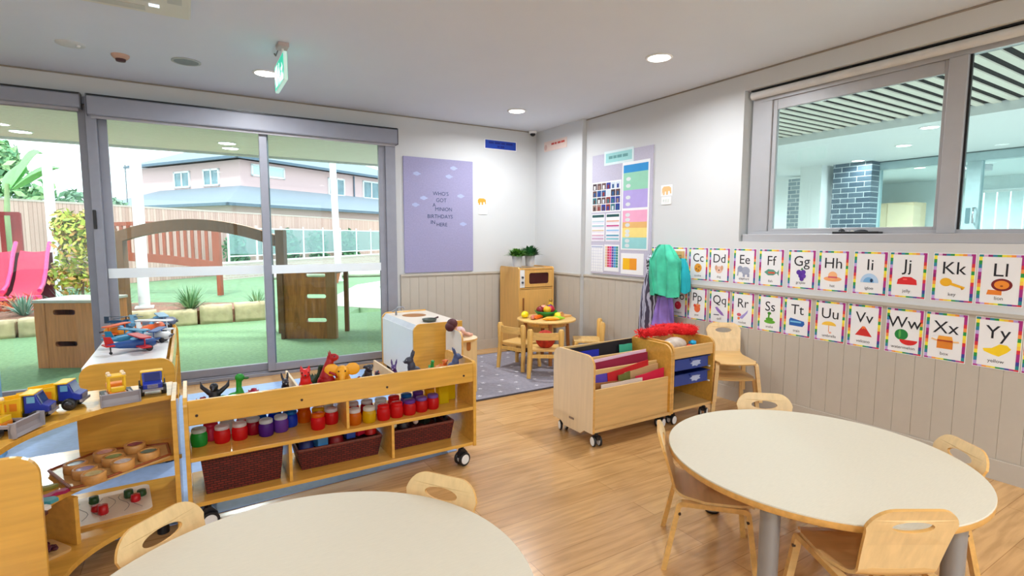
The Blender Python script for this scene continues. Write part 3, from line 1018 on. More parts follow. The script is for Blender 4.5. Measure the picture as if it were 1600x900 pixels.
for x, y, a in ((UX0 + 0.06, TY0 + 0.06, 0.2), (UX1 - 0.06, TY0 + 0.05, 0.5), (UX0 + 0.06, TY1 - 0.06, 0.2), (UX1 - 0.06, TY1 - 0.06, 0.9)):
    caster(t, x, y, 0.105, a, 0.036)
BLUE_T = mat('blue_translucent_tub', (52, 78, 168), 0.3, trans=0.25, var=0.04)
LBL = mat('frosted_label', (176, 190, 226), 0.6, var=0.1)
for z, lab in ((0.407, 'upper blue plastic tub in the small trolley'), (0.291, 'lower blue plastic tub in the small trolley')):
    t = thing('plastic_tub', lab, 'tub', (3.2285, 2.83, z), 0, 'blue tubs in the trolley')
    mb = MB()
    w, d, h = 0.198, 0.185, 0.088
    out = [(-w + .015, -d), (w - .015, -d), (w - .015, d), (-w + .015, d)]
    th = 0.004
    mb.box((-w + .012, -d, 0), (w - .012, d, th))
    for a, b in (((-w + .012, -d, th), (w - .012, -d + th, h)), ((-w + .012, d - th, th), (w - .012, d, h)), ((-w + .012, -d, th), (-w + .016, d, h)), ((w - .016, -d, th), (w - .012, d, h))):
        mb.box(a, b)
    mb.build('body', BLUE_T, t, bevel=0.002)
    rm = MB()
    for a, b in (((-w, -d - .012, h - .004), (w, -d + .004, h)), ((-w, d - .004, h - .004), (w, d, h)), ((-w, -d, h - .004), (-w + .016, d, h)), ((w - .016, -d, h - .004), (w, d, h))):
        rm.box(a, b)
    rm.build('rim', BLUE_T, t)
    star = [(0.052 * (1.0 if i % 2 else 0.66) * math.cos(2 * PI * i / 14) * 1.25 + 0.045, 0.043 + 0.030 * (1.0 if i % 2 else 0.7) * math.sin(2 * PI * i / 14)) for i in range(14)]
    MB().prism(star, -d - 0.0012, -d, 'xz').build('label_sticker', LBL, t)
    MB().box((-0.03, -d - 0.016, h - 0.022), (0.08, -d - 0.004, h - 0.006)).build('handle', BLUE_T, t, bevel=0.003)

# ================================================================ play kitchen
W_CUP = wood('golden_birch', (222, 172, 96), 0.3, axis=2, var=0.07)
t = thing('microwave_cupboard', 'honey-wood play cupboard with a microwave in the corner, two potted plants on top', 'play kitchen', (0, 0, 0))
KX0, KX1, KY0, KY1, KZ = 3.315, 3.825, 5.25, 5.69, 1.045
MB().prism(rrect(KY0, 0.06, KY1, KZ, 0.03, 5, (0, 0, 1, 1)), KX0, KX0 + 0.018, 'yz').build('side_panel', W_CUP, t, bevel=0.003)
MB().prism(rrect(KY0, 0.06, KY1, KZ, 0.03, 5, (0, 0, 1, 1)), KX1 - 0.018, KX1, 'yz').build('side_panel', W_CUP, t, bevel=0.003)
MB().box((KX0 + 0.018, KY0 + 0.012, KZ - 0.03), (KX1 - 0.018, KY1, KZ - 0.012)).build('top', W_CUP, t)
MB().box((KX0 + 0.018, KY0 + 0.012, 0.78), (KX1 - 0.018, KY1, 0.798)).build('shelf', W_CUP, t)
MB().box((KX0 + 0.018, KY1 - 0.015, 0.06), (KX1 - 0.018, KY1, KZ - 0.03)).build('back_panel', W_CUP, t)
MB().box((KX0 + 0.018, KY0 + 0.03, 0.0), (KX1 - 0.018, KY1, 0.06)).build('plinth', mat('dark_plinth', (70, 44, 40), 0.7), t)
pn = MB().box((KX0 + 0.02, KY0 + 0.004, 0.802), (KX0 + 0.085, KY0 + 0.02, 1.012)).build('control_strip', PLASTIC_W, t)
for z in (0.865, 0.925):
    MB().tube([(KX0 + 0.052, KY0 + 0.004, z), (KX0 + 0.052, KY0 - 0.012, z)], 0.013, 14).build('knob', mat('grey_knob', (70, 72, 80), 0.4), pn)
dr = MB().prism(rrect(KX0 + 0.09, 0.804, KX1 - 0.022, 1.010, 0.01), KY0 + 0.004, KY0 + 0.02, 'xz', holes=[rrect(KX0 + 0.15, 0.842, KX1 - 0.075, 0.975, 0.025)]).build('microwave_door', W_CUP, t)
MB().prism(rrect(KX0 + 0.145, 0.837, KX1 - 0.07, 0.980, 0.025), KY0 + 0.013, KY0 + 0.017, 'xz').build('window', mat('dark_red_perspex', (66, 14, 16), 0.12), dr)
dr = MB().box((KX0 + 0.02, KY0 + 0.004, 0.07), (KX1 - 0.02, KY0 + 0.02, 0.775)).build('cupboard_door', W_CUP, t, bevel=0.003)
MB().box((KX0 + 0.055, KY0 - 0.014, 0.53), (KX0 + 0.072, KY0 + 0.004, 0.68)).build('handle', mat('brown_handle', (140, 84, 40), 0.4), dr, bevel=0.004)

for x, y, lab, c1, c2, tall in ((3.385, 5.40, 'bright green bushy potted plant on the play cupboard, left of the pair', (96, 150, 50), (62, 118, 40), 0.0),
                                (3.60, 5.45, 'dark green grassy potted plant on the play cupboard, right of the pair', (44, 110, 52), (28, 84, 40), 0.03)):
    t = thing('potted_plant', lab, 'plant', (x, y, KZ), 0, 'potted plants on the play cupboard')
    MB().lathe([(0.034, 0), (0.042, 0.085), (0.038, 0.085), (0.034, 0.06), (0.0, 0.06)], n=20).build('pot', mat('white_glazed_pot', (214, 214, 218), 0.3), t)
    mb = MB()
    rnd = random.Random(int(x * 100))
    for k in range(260):
        a, e = rnd.uniform(0, 2 * PI), rnd.uniform(0.0, 1.35)
        L = rnd.uniform(0.06, 0.105)
        d = Vector((math.cos(a) * math.sin(e), math.sin(a) * math.sin(e), math.cos(e) * (0.8 + tall * 8)))
        p0 = Vector((0.02 * math.cos(a), 0.02 * math.sin(a), 0.08))
        p1 = p0 + d * L * 0.75
        p2 = p0 + d * L + Vector((d.x * 0.02, d.y * 0.02, -0.012))
        w = Vector((-math.sin(a), math.cos(a), 0)) * 0.007
        mb.add([p0 - w * .4, p0 + w * .4, p1 + w, p1 - w, p2], [(0, 1, 2, 3), (3, 2, 4)], k % 2)
    t.scale = (1.5, 1.5, 1.5)
    mb.build('foliage', [mat('leaf_a_%d' % c1[1], c1, 0.5), mat('leaf_b_%d' % c2[1], c2, 0.5)], t)

# sink and stove unit, its back towards us
t = thing('play_sink_unit', 'white-backed play kitchen unit with sink bowl and tap, standing by the glass doors', 'play kitchen', (0, 0, 0))
SX0, SX1, SY0, SY1, SZ = 1.735, 2.235, 4.56, 5.50, 0.585
prof = rrect(SX0, 0.03, SX1, SZ + 0.012, 0.07, 7, (0, 0, 0, 1))
MB().prism(prof, SY0, SY0 + 0.02, 'xz', mi=0, mi_side=1).build('end_panel', [W_HONEY, W_EDGE], t, bevel=0.003)
MB().prism(prof, SY1 - 0.02, SY1, 'xz', mi=0, mi_side=1).build('end_panel', [W_HONEY, W_EDGE], t, bevel=0.003)
MB().box((SX0 + 0.006, SY0 + 0.02, 0.05), (SX0 + 0.02, SY1 - 0.02, SZ - 0.045)).build('back_panel', mat('white_back_board', (226, 228, 232), 0.35, var=0.01), t)
MB().prism([(SX0 + 0.045, SY0 + 0.02), (SX1, SY0 + 0.02), (SX1, SY1 - 0.02), (SX0 + 0.045, SY1 - 0.02)], SZ - 0.018, SZ, 'xy', holes=[oval(1.99, 5.20, 0.125, 0.125, 28)]).build('worktop', mat('pale_worktop', (226, 216, 204), 0.3, var=0.01), t)
MB().prism([(SX0 + 0.006, SZ - 0.05), (SX0 + 0.012, SZ - 0.05), (SX0 + 0.047, SZ - 0.004), (SX0 + 0.042, SZ)], SY0 + 0.02, SY1 - 0.02, 'xz').build('splash_edge', mat('grey_edging', (184, 186, 196), 0.4), t)
MB().box((SX0 + 0.02, SY0 + 0.02, 0.05), (SX1 - 0.01, SY1 - 0.02, 0.07)).build('bottom_shelf', W_HONEY, t)
MB().box((SX1 - 0.02, SY0 + 0.02, 0.07), (SX1 - 0.004, SY1 - 0.02, SZ - 0.02)).build('front_doors', W_HONEY, t)
MB().lathe([(0.125, SZ), (0.12, SZ - 0.03), (0.08, SZ - 0.075), (0.0, SZ - 0.085)], (1.99, 5.20, 0), 28).build('sink_bowl', mat('wooden_bowl', (160, 104, 52), 0.4), t)
tp = MB().tube([(1.83, 5.30, SZ), (1.83, 5.30, SZ + 0.05), (1.85, 5.28, SZ + 0.085), (1.89, 5.26, SZ + 0.085), (1.905, 5.25, SZ + 0.07)], 0.011, 10).build('tap', METAL_G, t)
MB().tube([(1.80, 5.33, SZ + 0.035), (1.83, 5.30, SZ + 0.055)], 0.009, 8).build('tap_lever', METAL_G, tp)
for x, y in ((SX0 + .05, SY0 + .06), (SX1 - .05, SY0 + .06), (SX0 + .05, SY1 - .06), (SX1 - .05, SY1 - .06)):
    MB().cyl((x, y), 0.02, 0, 0.05, 12).build('foot', PLASTIC_K, t)
t = thing('toy_frying_pan', 'dark toy frying pan on the white play kitchen worktop', 'pan', (1.965, 4.73, SZ), 0.4)
MB().lathe([(0.0, 0.0), (0.06, 0.0), (0.072, 0.028), (0.069, 0.028), (0.058, 0.004), (0, 0.004)], n=24).build('pan', mat('pan_grey', (64, 70, 62), 0.4), t)
MB().tube([(0.066, 0, 0.02), (0.12, 0, 0.03)], 0.009, 8).build('handle', mat('pan_handle', (70, 30, 36), 0.4), t)

# doll's high chair with the doll bent over its tray
t = thing('doll_high_chair', 'birch doll high chair with half-round tray in front of the play kitchen unit', 'high chair', (2.02, 4.27, 0), 0)
MB().prism(rrect(-0.165, 0.0, 0.165, 0.575, 0.07, 7, (0, 0, 1, 1)), -0.018, 0.0, 'yz', mi=0, mi_side=1).build('back_panel', [mat('white_birch_panel', (226, 220, 210), 0.35, var=0.02), W_EDGE], t, bevel=0.002)
pts = [(0.0, -0.165)] + [(0.04 + 0.165 * math.cos(a), 0.165 * math.sin(a)) for a in [(-90 + 180 * i / 24) * PI / 180 for i in range(25)]] + [(0.0, 0.165)]
MB().prism(pts, 0.478, 0.496, 'xy', mi=0, mi_side=1).build('tray', [W_PALE, W_EDGE], t, bevel=0.002)
for y in (-0.13, 0.13):
    p_ = MB().box((0.0, y - 0.009, 0.0), (0.15, y + 0.009, 0.478)).build('side_panel', W_BIRCH, t, bevel=0.002)
MB().prism(rrect(0.045, 0.395, 0.085, 0.478, 0.019, 5, (1, 1, 0, 0)), -0.1415, -0.139, 'xz').build('bracket', mat('brown_bracket', (160, 94, 38), 0.4), t)
MB().box((0.0, -0.121, 0.26), (0.13, 0.121, 0.275)).build('seat', W_BIRCHX, t)

t = thing('doll', 'doll with dark red hair slumped over the edge of the high chair tray', 'doll', (2.10, 4.30, 0.496))
b = MB()
b.ell((-0.02, 0, 0.045), (0.05, 0.042, 0.045))
b.ell((-0.085, 0.0, 0.115), (0.042, 0.04, 0.044))
b.tube([(-0.055, 0, 0.075), (-0.075, 0, 0.095)], 0.018, 10)
b.tube([(-0.03, -0.035, 0.065), (0.03, -0.055, 0.03), (0.055, -0.05, 0.012)], [0.015, 0.012, 0.011], 10)
b.tube([(-0.03, 0.035, 0.065), (0.03, 0.05, 0.03), (0.06, 0.045, 0.012)], [0.015, 0.012, 0.011], 10)
b.tube([(0.005, -0.02, 0.03), (0.06, -0.03, 0.016), (0.10, -0.03, 0.014)], [0.019, 0.015, 0.012], 10)
b.tube([(0.005, 0.02, 0.03), (0.06, 0.03, 0.016), (0.10, 0.03, 0.014)], [0.019, 0.015, 0.012], 10)
body = b.build('body', mat('doll_skin', (214, 160, 138), 0.5), t, remesh=0.006)
MB().ell((-0.095, 0, 0.125), (0.05, 0.05, 0.048), n=16).ell((-0.115, 0.0, 0.10), (0.045, 0.05, 0.045), n=16).build('hair', mat('doll_hair', (78, 22, 30), 0.6), t)
MB().ell((-0.02, 0, 0.046), (0.054, 0.047, 0.048), n=16).build('dress', mat('doll_dress', (226, 196, 200), 0.7), t)

bl = MB().prism([(-1.75, 2.84), (1.45, 3.05), (1.56, 5.50), (-1.65, 5.30)], 0.0005, 0.0045, 'xy')
tag(bl.build('floor_mat', mat('pale_blue_mat', (142, 170, 214), 0.55, var=0.08, scale=25)), 'pale blue floor mat under the long shelf and the curved corner shelf', 'mat')

# ================================================================ rug, little round play table and its chairs
rg = MB().box((2.05, 3.915, 0.001), (3.86, 5.44, 0.012))
RUG = mat('grey_rug_pile', (142, 138, 148), 0.95, var=0.12, scale=40, bump=0.3)
r = rg.build('rug', RUG)
tag(r, 'grey rug with small white star shapes in front of the play kitchen', 'rug')
rnd = random.Random(3)
sp = MB()
for i in range(9):
    for j in range(8):
        cx, cy = 2.14 + 0.2 * i + rnd.uniform(-.03, .03) + (0.1 if j % 2 else 0), 4.0 + 0.19 * j + rnd.uniform(-.03, .03)
        if cx < 3.8 and cy < 5.4:
            sp.prism([(cx + (0.026 if k % 2 == 0 else 0.011) * math.cos(PI * k / 5 + i), cy + (0.026 if k % 2 == 0 else 0.011) * math.sin(PI * k / 5 + i)) for k in range(10)], 0.012, 0.0132, 'xy')
sp.build('star_pattern', mat('rug_white', (206, 204, 212), 0.95), r)
eb = MB()
for a, b_ in (((2.045, 3.908, 0.001), (3.865, 3.918, 0.0135)), ((2.045, 5.437, 0.001), (3.865, 5.446, 0.0135)), ((2.045, 3.918, 0.001), (2.053, 5.437, 0.0135)), ((3.857, 3.918, 0.001), (3.865, 5.437, 0.0135))):
    eb.box(a, b_)
eb.build('binding', mat('rug_binding', (84, 80, 88), 0.9), r)

W_PINE = wood('lacquered_pine', (226, 180, 100), 0.3, axis=2)
W_PINEX = wood('lacquered_pine_flat', (226, 184, 112), 0.3, axis=0)
PT = (3.40, 4.80)
t = thing('play_table', 'small round pine table on the grey rug laid with toy food', 'table', (PT[0], PT[1], 0.012))
MB().lathe([(0.0, 0.463), (0.322, 0.463), (0.33, 0.468), (0.33, 0.482), (0.325, 0.486), (0.0, 0.486)], n=48).build('tabletop', W_PINEX, t)
for a in (65, 155, 245, 335):
    a = math.radians(a)
    MB().tube([(0.26 * math.cos(a), 0.26 * math.sin(a), 0), (0.235 * math.cos(a), 0.235 * math.sin(a), 0.463)], 0.021, 14).build('leg', wood('brown_pine', (170, 106, 52), 0.4, axis=2), t)
MB().lathe([(0.215, 0.41), (0.225, 0.41), (0.225, 0.463), (0.215, 0.463)], n=40).build('apron', W_PINE, t)

def pine_chair(label, x, y, deg, first=[None]):
    """Pine play chair: two post-and-leg sides with rounded posts, back rail, seat. Faces +y."""
    if first[0] is None:
        t = thing('pine_chair', label, 'chair', (x, y, 0.012), math.radians(deg), 'pine chairs round the play table')
        MB().prism(rrect(-0.155, -0.14, 0.155, 0.15, 0.03, 5), 0.262, 0.28, 'xy').build('seat', W_PINEX, t, bevel=0.003)
        for sx in (-1, 1):
            MB().tube([(sx * 0.165, -0.17, 0), (sx * 0.155, -0.145, 0.27), (sx * 0.152, -0.15, 0.46), (sx * 0.152, -0.152, 0.485)], [0.021, 0.024, 0.031, 0.02], 14).build('back_post', W_PINE, t)
            MB().tube([(sx * 0.155, 0.145, 0), (sx * 0.14, 0.125, 0.262)], [0.020, 0.023], 14).build('leg', W_PINE, t)
        grid = []
        for z in (0.385, 0.42, 0.455):
            grid.append([(u * 0.145, -0.148 - 0.035 * (1 - u * u), z) for u in (-1, -.6, -.2, .2, .6, 1)])
        MB().sheet(grid, 0.016).build('back_rail', W_PINEX, t)
        MB().box((-0.15, -0.155, 0.20), (0.15, -0.14, 0.235)).build('stretcher', W_PINE, t)
        first[0] = t
        return t
    return dup(first[0], (x, y, 0.012), math.radians(deg), label)
pine_chair('pine play chair on the left of the play table, by the microwave cupboard', 3.00, 4.72, -70)
pine_chair('pine play chair nearest us at the play table, red cushion on its seat', 3.045, 4.315, -34)
pine_chair('pine play chair on the right of the play table, against the right wall', 3.70, 4.45, 55)
t = thing('cushion', 'red and orange patterned plush cushion on the nearest play chair', 'cushion', (3.045, 4.315, 0.2925), math.radians(-34))
MB().ell((0, -0.02, 0.085), (0.10, 0.065, 0.095), n=18).build('cover', mat('red_plush', (170, 44, 24), 0.85, var=0.5, scale=18, bump=0.4), t, remesh=0.008)

# toy food on the play table
TZ = 0.498
t = thing('fruit_bowl', 'green toy bowl heaped with play fruit on the pine table', 'bowl', (PT[0] + 0.03, PT[1] + 0.05, TZ))
MB().lathe([(0.0, 0.0), (0.06, 0.0), (0.118, 0.05), (0.130, 0.075), (0.124, 0.075), (0.112, 0.05), (0.06, 0.008), (0, 0.008)], n=28).build('bowl', mat('green_bowl', (22, 128, 50), 0.3), t)
def fruit(name, lab, x, y, z, kind, rgb, rz=0):
    t = thing(name, lab, 'toy food', (x, y, z), rz)
    t.scale = (1.3, 1.3, 1.3)
    m_ = mat('fruit_%d_%d_%d' % rgb, rgb, 0.35)
    if kind == 'round':
        MB().ell((0, 0, 0.033), (0.035, 0.035, 0.033), n=14).build('flesh', m_, t)
        MB().tube([(0, 0, 0.062), (0.004, 0, 0.075)], 0.003, 6).build('stalk', mat('stalk', (80, 60, 30), 0.7), t)
    elif kind == 'lemon':
        MB().lathe([(0.0, -0.046), (0.008, -0.042), (0.026, -0.02), (0.03, 0), (0.026, 0.02), (0.008, 0.042), (0.0, 0.046)], n=14, M=T(0, 0, 0.03) @ RY(PI / 2)).build('flesh', m_, t)
    elif kind == 'long':
        MB().tube([(-0.07, 0, 0.016), (-0.03, 0.015, 0.018), (0.03, 0.015, 0.018), (0.07, 0, 0.016)], [0.006, 0.017, 0.017, 0.004], 12).build('flesh', m_, t)
    elif kind == 'slice':
        MB().prism([(0.05 * math.cos(a), 0.05 * math.sin(a)) for a in [PI * i / 12 for i in range(13)]], 0, 0.022, 'xz').build('flesh', m_, t)
    elif kind == 'bottle':
        MB().lathe([(0.0, 0), (0.035, 0), (0.037, 0.01), (0.034, 0.07), (0.018, 0.105), (0.016, 0.125), (0.0, 0.125)], n=16).build('body', m_, t)
        MB().lathe([(0.018, 0.125), (0.018, 0.142), (0.0, 0.142)], n=14).build('cap', mat('bottle_cap', (150, 110, 30), 0.4), t)
    elif kind == 'board':
        MB().prism(rrect(-0.08, -0.05, 0.08, 0.05, 0.02), 0, 0.012, 'xy').build('slab', m_, t, bevel=0.002)
    return t
bx, by, bz = PT[0] + 0.03, PT[1] + 0.05, TZ + 0.042
fruit('toy_plum', 'dark red toy plum at the left of the green fruit bowl', bx - 0.068, by + 0.02, bz, 'round', (130, 24, 32))
fruit('toy_orange', 'yellow-orange toy fruit in the green bowl beside the red apple', bx - 0.018, by - 0.045, bz + 0.006, 'round', (240, 180, 30))
fruit('toy_apple', 'red toy apple in the middle of the green fruit bowl', bx + 0.045, by - 0.03, bz + 0.006, 'round', (190, 30, 50))
fruit('toy_grape', 'purple toy grape at the right of the green fruit bowl', bx + 0.082, by + 0.035, bz + 0.008, 'round', (70, 50, 140))
fruit('toy_pear', 'pale pink toy fruit at the back of the green bowl', bx + 0.01, by + 0.06, bz + 0.006, 'round', (230, 150, 120))
fruit('toy_lemon', 'yellow toy lemon at the left rim of the play table', PT[0] - 0.21, PT[1] + 0.12, TZ, 'lemon', (238, 222, 20), 0.3)
fruit('toy_lemon', 'yellow toy lemon in front of the green bowl on the play table', PT[0] + 0.06, PT[1] - 0.13, TZ, 'lemon', (240, 224, 40), 1.2)
fruit('toy_carrot', 'orange toy carrot lying on the left half of the play table', PT[0] - 0.11, PT[1] - 0.02, TZ, 'long', (240, 110, 20), 0.4)
fruit('toy_banana', 'orange-yellow toy banana at the front rim of the play table', PT[0] - 0.08, PT[1] - 0.20, TZ, 'long', (246, 170, 20), -0.5)
fruit('toy_bean', 'lime green toy pepper at the front of the play table', PT[0] - 0.0, PT[1] - 0.2, TZ, 'long', (160, 210, 40), -0.3)
fruit('toy_sausage', 'pinkish toy sausage behind the carrot on the play table', PT[0] - 0.16, PT[1] + 0.0, TZ, 'long', (220, 130, 110), 0.8)
fruit('toy_bread', 'tan toy bread slice at the right of the play table', PT[0] + 0.17, PT[1] - 0.06, TZ, 'slice', (220, 160, 100), 0.5)
fruit('chopping_board', 'small wooden toy board at the right rim of the play table', PT[0] + 0.22, PT[1] + 0.0, TZ, 'board', (226, 170, 100), 0.2)
fruit('toy_bottle', 'yellow toy bottle standing at the right of the play table', PT[0] + 0.17, PT[1] + 0.16, TZ, 'bottle', (222, 176, 30))
# ================================================================ jars on the middle shelf
SHZ = 0.372
def plastic(rgb, tr=0.35):
    name = 'clear_plastic_%d_%d_%d' % rgb
    if name in MATS:
        return MATS[name]
    m = mat(name, rgb, 0.12, var=0.05, spec=0.6)
    nt = m.node_tree
    pb = nt.nodes['Principled BSDF']
    tl = nt.nodes.new('ShaderNodeBsdfTranslucent')
    tl.inputs['Color'].default_value = lin(rgb)
    mx = nt.nodes.new('ShaderNodeMixShader')
    mx.inputs[0].default_value = 0.62
    nt.links.new(pb.outputs[0], mx.inputs[1])
    nt.links.new(tl.outputs[0], mx.inputs[2])
    nt.links.new(mx.outputs[0], nt.nodes['Material Output'].inputs[0])
    return m
JC = {'green': (50, 190, 76), 'red': (240, 36, 40), 'dark red': (196, 24, 54), 'purple': (104, 44, 160), 'violet': (140, 80, 190), 'blue': (40, 80, 226),
      'yellow': (246, 206, 20), 'orange': (240, 130, 16), 'light blue': (30, 140, 220), 'clear': (240, 244, 244), 'pink': (236, 70, 110), 'mauve': (150, 110, 200)}
def make_jar():
    t = thing('plastic_jar', '', 'jar')
    MB().lathe([(0.0, 0.0), (0.031, 0.0), (0.035, 0.005), (0.037, 0.026), (0.037, 0.052), (0.032, 0.066), (0.029, 0.070)], n=20).build('body', plastic(JC['red']), t)
    mb = MB().lathe([(0.032, 0.068), (0.033, 0.070), (0.033, 0.083), (0.029, 0.087), (0.0, 0.087)], n=20)
    mb.build('lid', plastic(JC['clear'], 0.5), t)
    return t
JAR = None
def jar(x, y, col, lidcol, label, z=SHZ, sc_=1.0):
    global JAR
    if JAR is None:
        JAR = make_jar()
        o = JAR
        o.location = (x, y, z)
        o['label'] = label
        o['group'] = 'plastic jars on the long shelf'
    else:
        o = dup(JAR, (x, y, z), random.uniform(0, 6), label)
    remat(o, {'body': [plastic(JC[col])], 'lid': [plastic(JC[lidcol], 0.5)]})
    o.scale = (sc_, sc_, sc_)
    return o
front = [(0.005, 2.96, 'green', 'clear'), (0.058, 3.015, 'pink', 'pink'), (0.105, 2.95, 'red', 'clear'), (0.184, 2.95, 'red', 'clear'), (0.25, 2.995, 'dark red', 'clear'),
         (0.305, 2.935, 'purple', 'clear'), (0.38, 2.96, 'violet', 'clear'), (0.435, 3.015, 'blue', 'light blue'), (0.555, 2.895, 'red', 'orange'), (0.636, 2.945, 'red', 'clear'),
         (0.742, 2.865, 'orange', 'clear'), (0.822, 2.86, 'yellow', 'clear'), (0.902, 2.855, 'red', 'red'), (0.981, 2.86, 'red', 'red'), (1.060, 2.865, 'red', 'violet'), (1.139, 2.88, 'red', 'mauve'), (1.218, 2.895, 'red', 'mauve')]
posn = {}
for i, (x, y, c, l) in enumerate(front):
    where = 'left compartment' if i < 10 else 'right compartment'
    k = ORD[i] if i < 10 else ORD[i - 10]
    jar(x, y, c, l, '%s jar, %s lid, %s from the left in the front row, %s' % (c, l, k, where))
back = [(0.135, 3.075, 'clear', 'clear'), (0.212, 3.07, 'pink', 'clear'), (0.29, 3.075, 'light blue', 'light blue'), (0.367, 3.08, 'blue', 'light blue'), (0.445, 3.095, 'dark red', 'light blue'),
        (0.512, 3.05, 'orange', 'orange'), (0.575, 2.99, 'yellow', 'yellow'), (0.64, 3.06, 'clear', 'clear'),
        (0.765, 2.99, 'red', 'clear'), (0.845, 2.985, 'dark red', 'clear'), (0.925, 2.98, 'clear', 'clear'), (1.005, 2.98, 'red', 'red'), (1.085, 2.985, 'mauve', 'light blue'), (1.165, 3.0, 'violet', 'violet'), (1.245, 3.01, 'yellow', 'yellow')]
for i, (x, y, c, l) in enumerate(back):
    where = 'left compartment' if i < 8 else 'right compartment'
    k = ORD[i] if i < 8 else ORD[i - 8]
    jar(x, y, c, l, '%s jar, %s lid, %s from the left in the back row, %s' % (c, l, k, where))
for x, y, h, lab in ((1.315, 2.975, 0.135, 'tall yellow plastic container at the right end of the jar shelf, left of the pair'), (1.385, 3.03, 0.12, 'yellow plastic container in the right back corner of the jar shelf')):
    t = thing('plastic_container', lab, 'container', (x, y, SHZ), 0, 'yellow containers on the long shelf')
    mb = MB().prism(rrect(-0.034, -0.034, 0.034, 0.034, 0.01), 0, h, 'xy')
    mb.build('body', plastic((250, 220, 20), 0.4), t, bevel=0.003)
    MB().prism(rrect(-0.036, -0.036, 0.036, 0.036, 0.01), h, h + 0.008, 'xy').build('lid', plastic((246, 226, 60), 0.4), t)

# ================================================================ woven baskets below
WICK = brick_mat('dark_wicker', (118, 34, 24), (88, 22, 18), (36, 8, 8), 0.03, 0.012, 0.6, 0.002)
def basket(x0, x1, y0, y1, label, h=0.11):
    t = thing('wicker_basket', label, 'basket', ((x0 + x1) / 2, (y0 + y1) / 2, 0.1512), 0, 'wicker baskets in the long shelf')
    w, d, th = (x1 - x0) / 2, (y1 - y0) / 2, 0.010
    mb = MB()
    b0, b1 = 0.90, 1.0
    def ring(s, inset, z):
        return [((w * s - inset) * a, (d * s - inset) * b, z) for a, b in ((-1, -1), (1, -1), (1, 1), (-1, 1))]
    vs = ring(b0, 0, 0) + ring(b1, 0, h) + ring(b1, th, h) + ring(b0, th, 0.01)
    fs = [(3, 2, 1, 0)]
    for k in range(3):
        for i in range(4):
            fs.append((k * 4 + i, k * 4 + (i + 1) % 4, (k + 1) * 4 + (i + 1) % 4, (k + 1) * 4 + i))
    fs.append((12, 13, 14, 15))
    mb.add(vs, fs)
    mb.build('body', WICK, t)
    rim = MB()
    R = ring(b1, th / 2, h)
    R = [Vector(q) for q in R]
    rim.tube([R[0], R[1]], 0.008, 8).tube([R[1], R[2]], 0.008, 8).tube([R[2], R[3]], 0.008, 8).tube([R[3], R[0]], 0.008, 8)
    rim.build('rim', mat('wicker_rim', (110, 54, 40), 0.6, scale=80, var=0.3), t)
    return t
basket(0.005, 0.375, 2.86, 3.14, 'dark wicker basket in the left compartment under the jars', 0.188)
basket(0.445, 0.905, 2.90, 3.14, 'dark wicker basket of red and blue toys in the middle compartment under the jars')
basket(0.965, 1.365, 2.91, 3.15, 'dark wicker basket with zebra-striped toy in the right compartment under the jars')
def block(name, lab, x, y, z, rgb, kind='box', s=0.03, rz=0.0, group='small toys in the middle basket'):
    t = thing(name, lab, 'toy', (x, y, z), rz, group)
    m_ = mat('toy_%d_%d_%d' % rgb, rgb, 0.4)
    mb = MB()
    if kind == 'box':
        mb.box((-s, -s, -s), (s, s, s))
        mb.build('block', m_, t, bevel=0.004)
    elif kind == 'ball':
        mb.ell((0, 0, 0), (s, s, s), n=14)
        mb.build('ball', m_, t)
    elif kind == 'cone':
        mb.lathe([(s, -s), (0.3 * s, s), (0, s)], n=4)
        mb.build('cone', m_, t)
    elif kind == 'dome':
        mb.lathe([(s * 1.4, -s), (s * 1.3, 0), (s * 0.8, s * .8), (0, s)], n=18)
        mb.build('dome', m_, t)
    return t
zb = 0.282
for a in (('toy_block', 'dark blue toy dome at the left of the middle basket', 0.50, 2.96, zb, (24, 40, 110), 'dome', .03), ('toy_block', 'light blue toy brick in the middle basket', 0.575, 2.95, zb + .003, (60, 130, 190), 'box', .03, .3),
          ('toy_ball', 'white toy ball peeping out of the middle basket', 0.62, 3.01, zb + .022, (240, 220, 210), 'ball', .018), ('toy_block', 'red toy brick behind the white ball in the middle basket', 0.545, 3.06, zb + .01, (170, 20, 30), 'box', .03, .6),
          ('toy_block', 'dark red toy dome in the centre of the middle basket', 0.66, 2.965, zb - 0.002, (140, 16, 24), 'dome', .03), ('toy_block', 'blue upright toy brick in the middle basket', 0.735, 2.955, zb + .012, (20, 70, 170), 'box', .026, .1),
          ('toy_block', 'crimson toy brick beside the blue one in the middle basket', 0.79, 2.975, zb + .012, (190, 20, 60), 'box', .026, .5), ('toy_block', 'brown toy pyramid in the middle basket', 0.815, 3.05, zb + .01, (130, 70, 30), 'cone', .035),
          ('toy_block', 'bright red toy dome at the right of the middle basket', 0.86, 2.98, zb + .005, (200, 20, 20), 'dome', .026)):
    block(*a)
for a in (('toy_ball', 'cream toy ball at the left of the right-hand basket', 0.995, 2.965, zb + .004, (236, 232, 200), 'ball', .02), ('toy_block', 'dark toy dome in the right-hand basket', 1.065, 3.0, zb - .002, (40, 24, 30), 'dome', .03),
          ('toy_block', 'black and green toy brick in the right-hand basket', 1.20, 2.985, zb + .0, (22, 34, 26), 'box', .025, .4), ('toy_ball', 'pale pink toy ball in the right-hand basket', 1.135, 2.97, zb, (230, 200, 190), 'ball', .017)):
    block(*a, group='small toys in the right-hand basket')
t = thing('toy_zebra', 'zebra-striped toy lying in the right-hand basket', 'toy animal', (1.295, 3.0, zb - 0.01))
WAVE = mat('zebra_coat', (210, 212, 226), 0.6)
mb = MB()
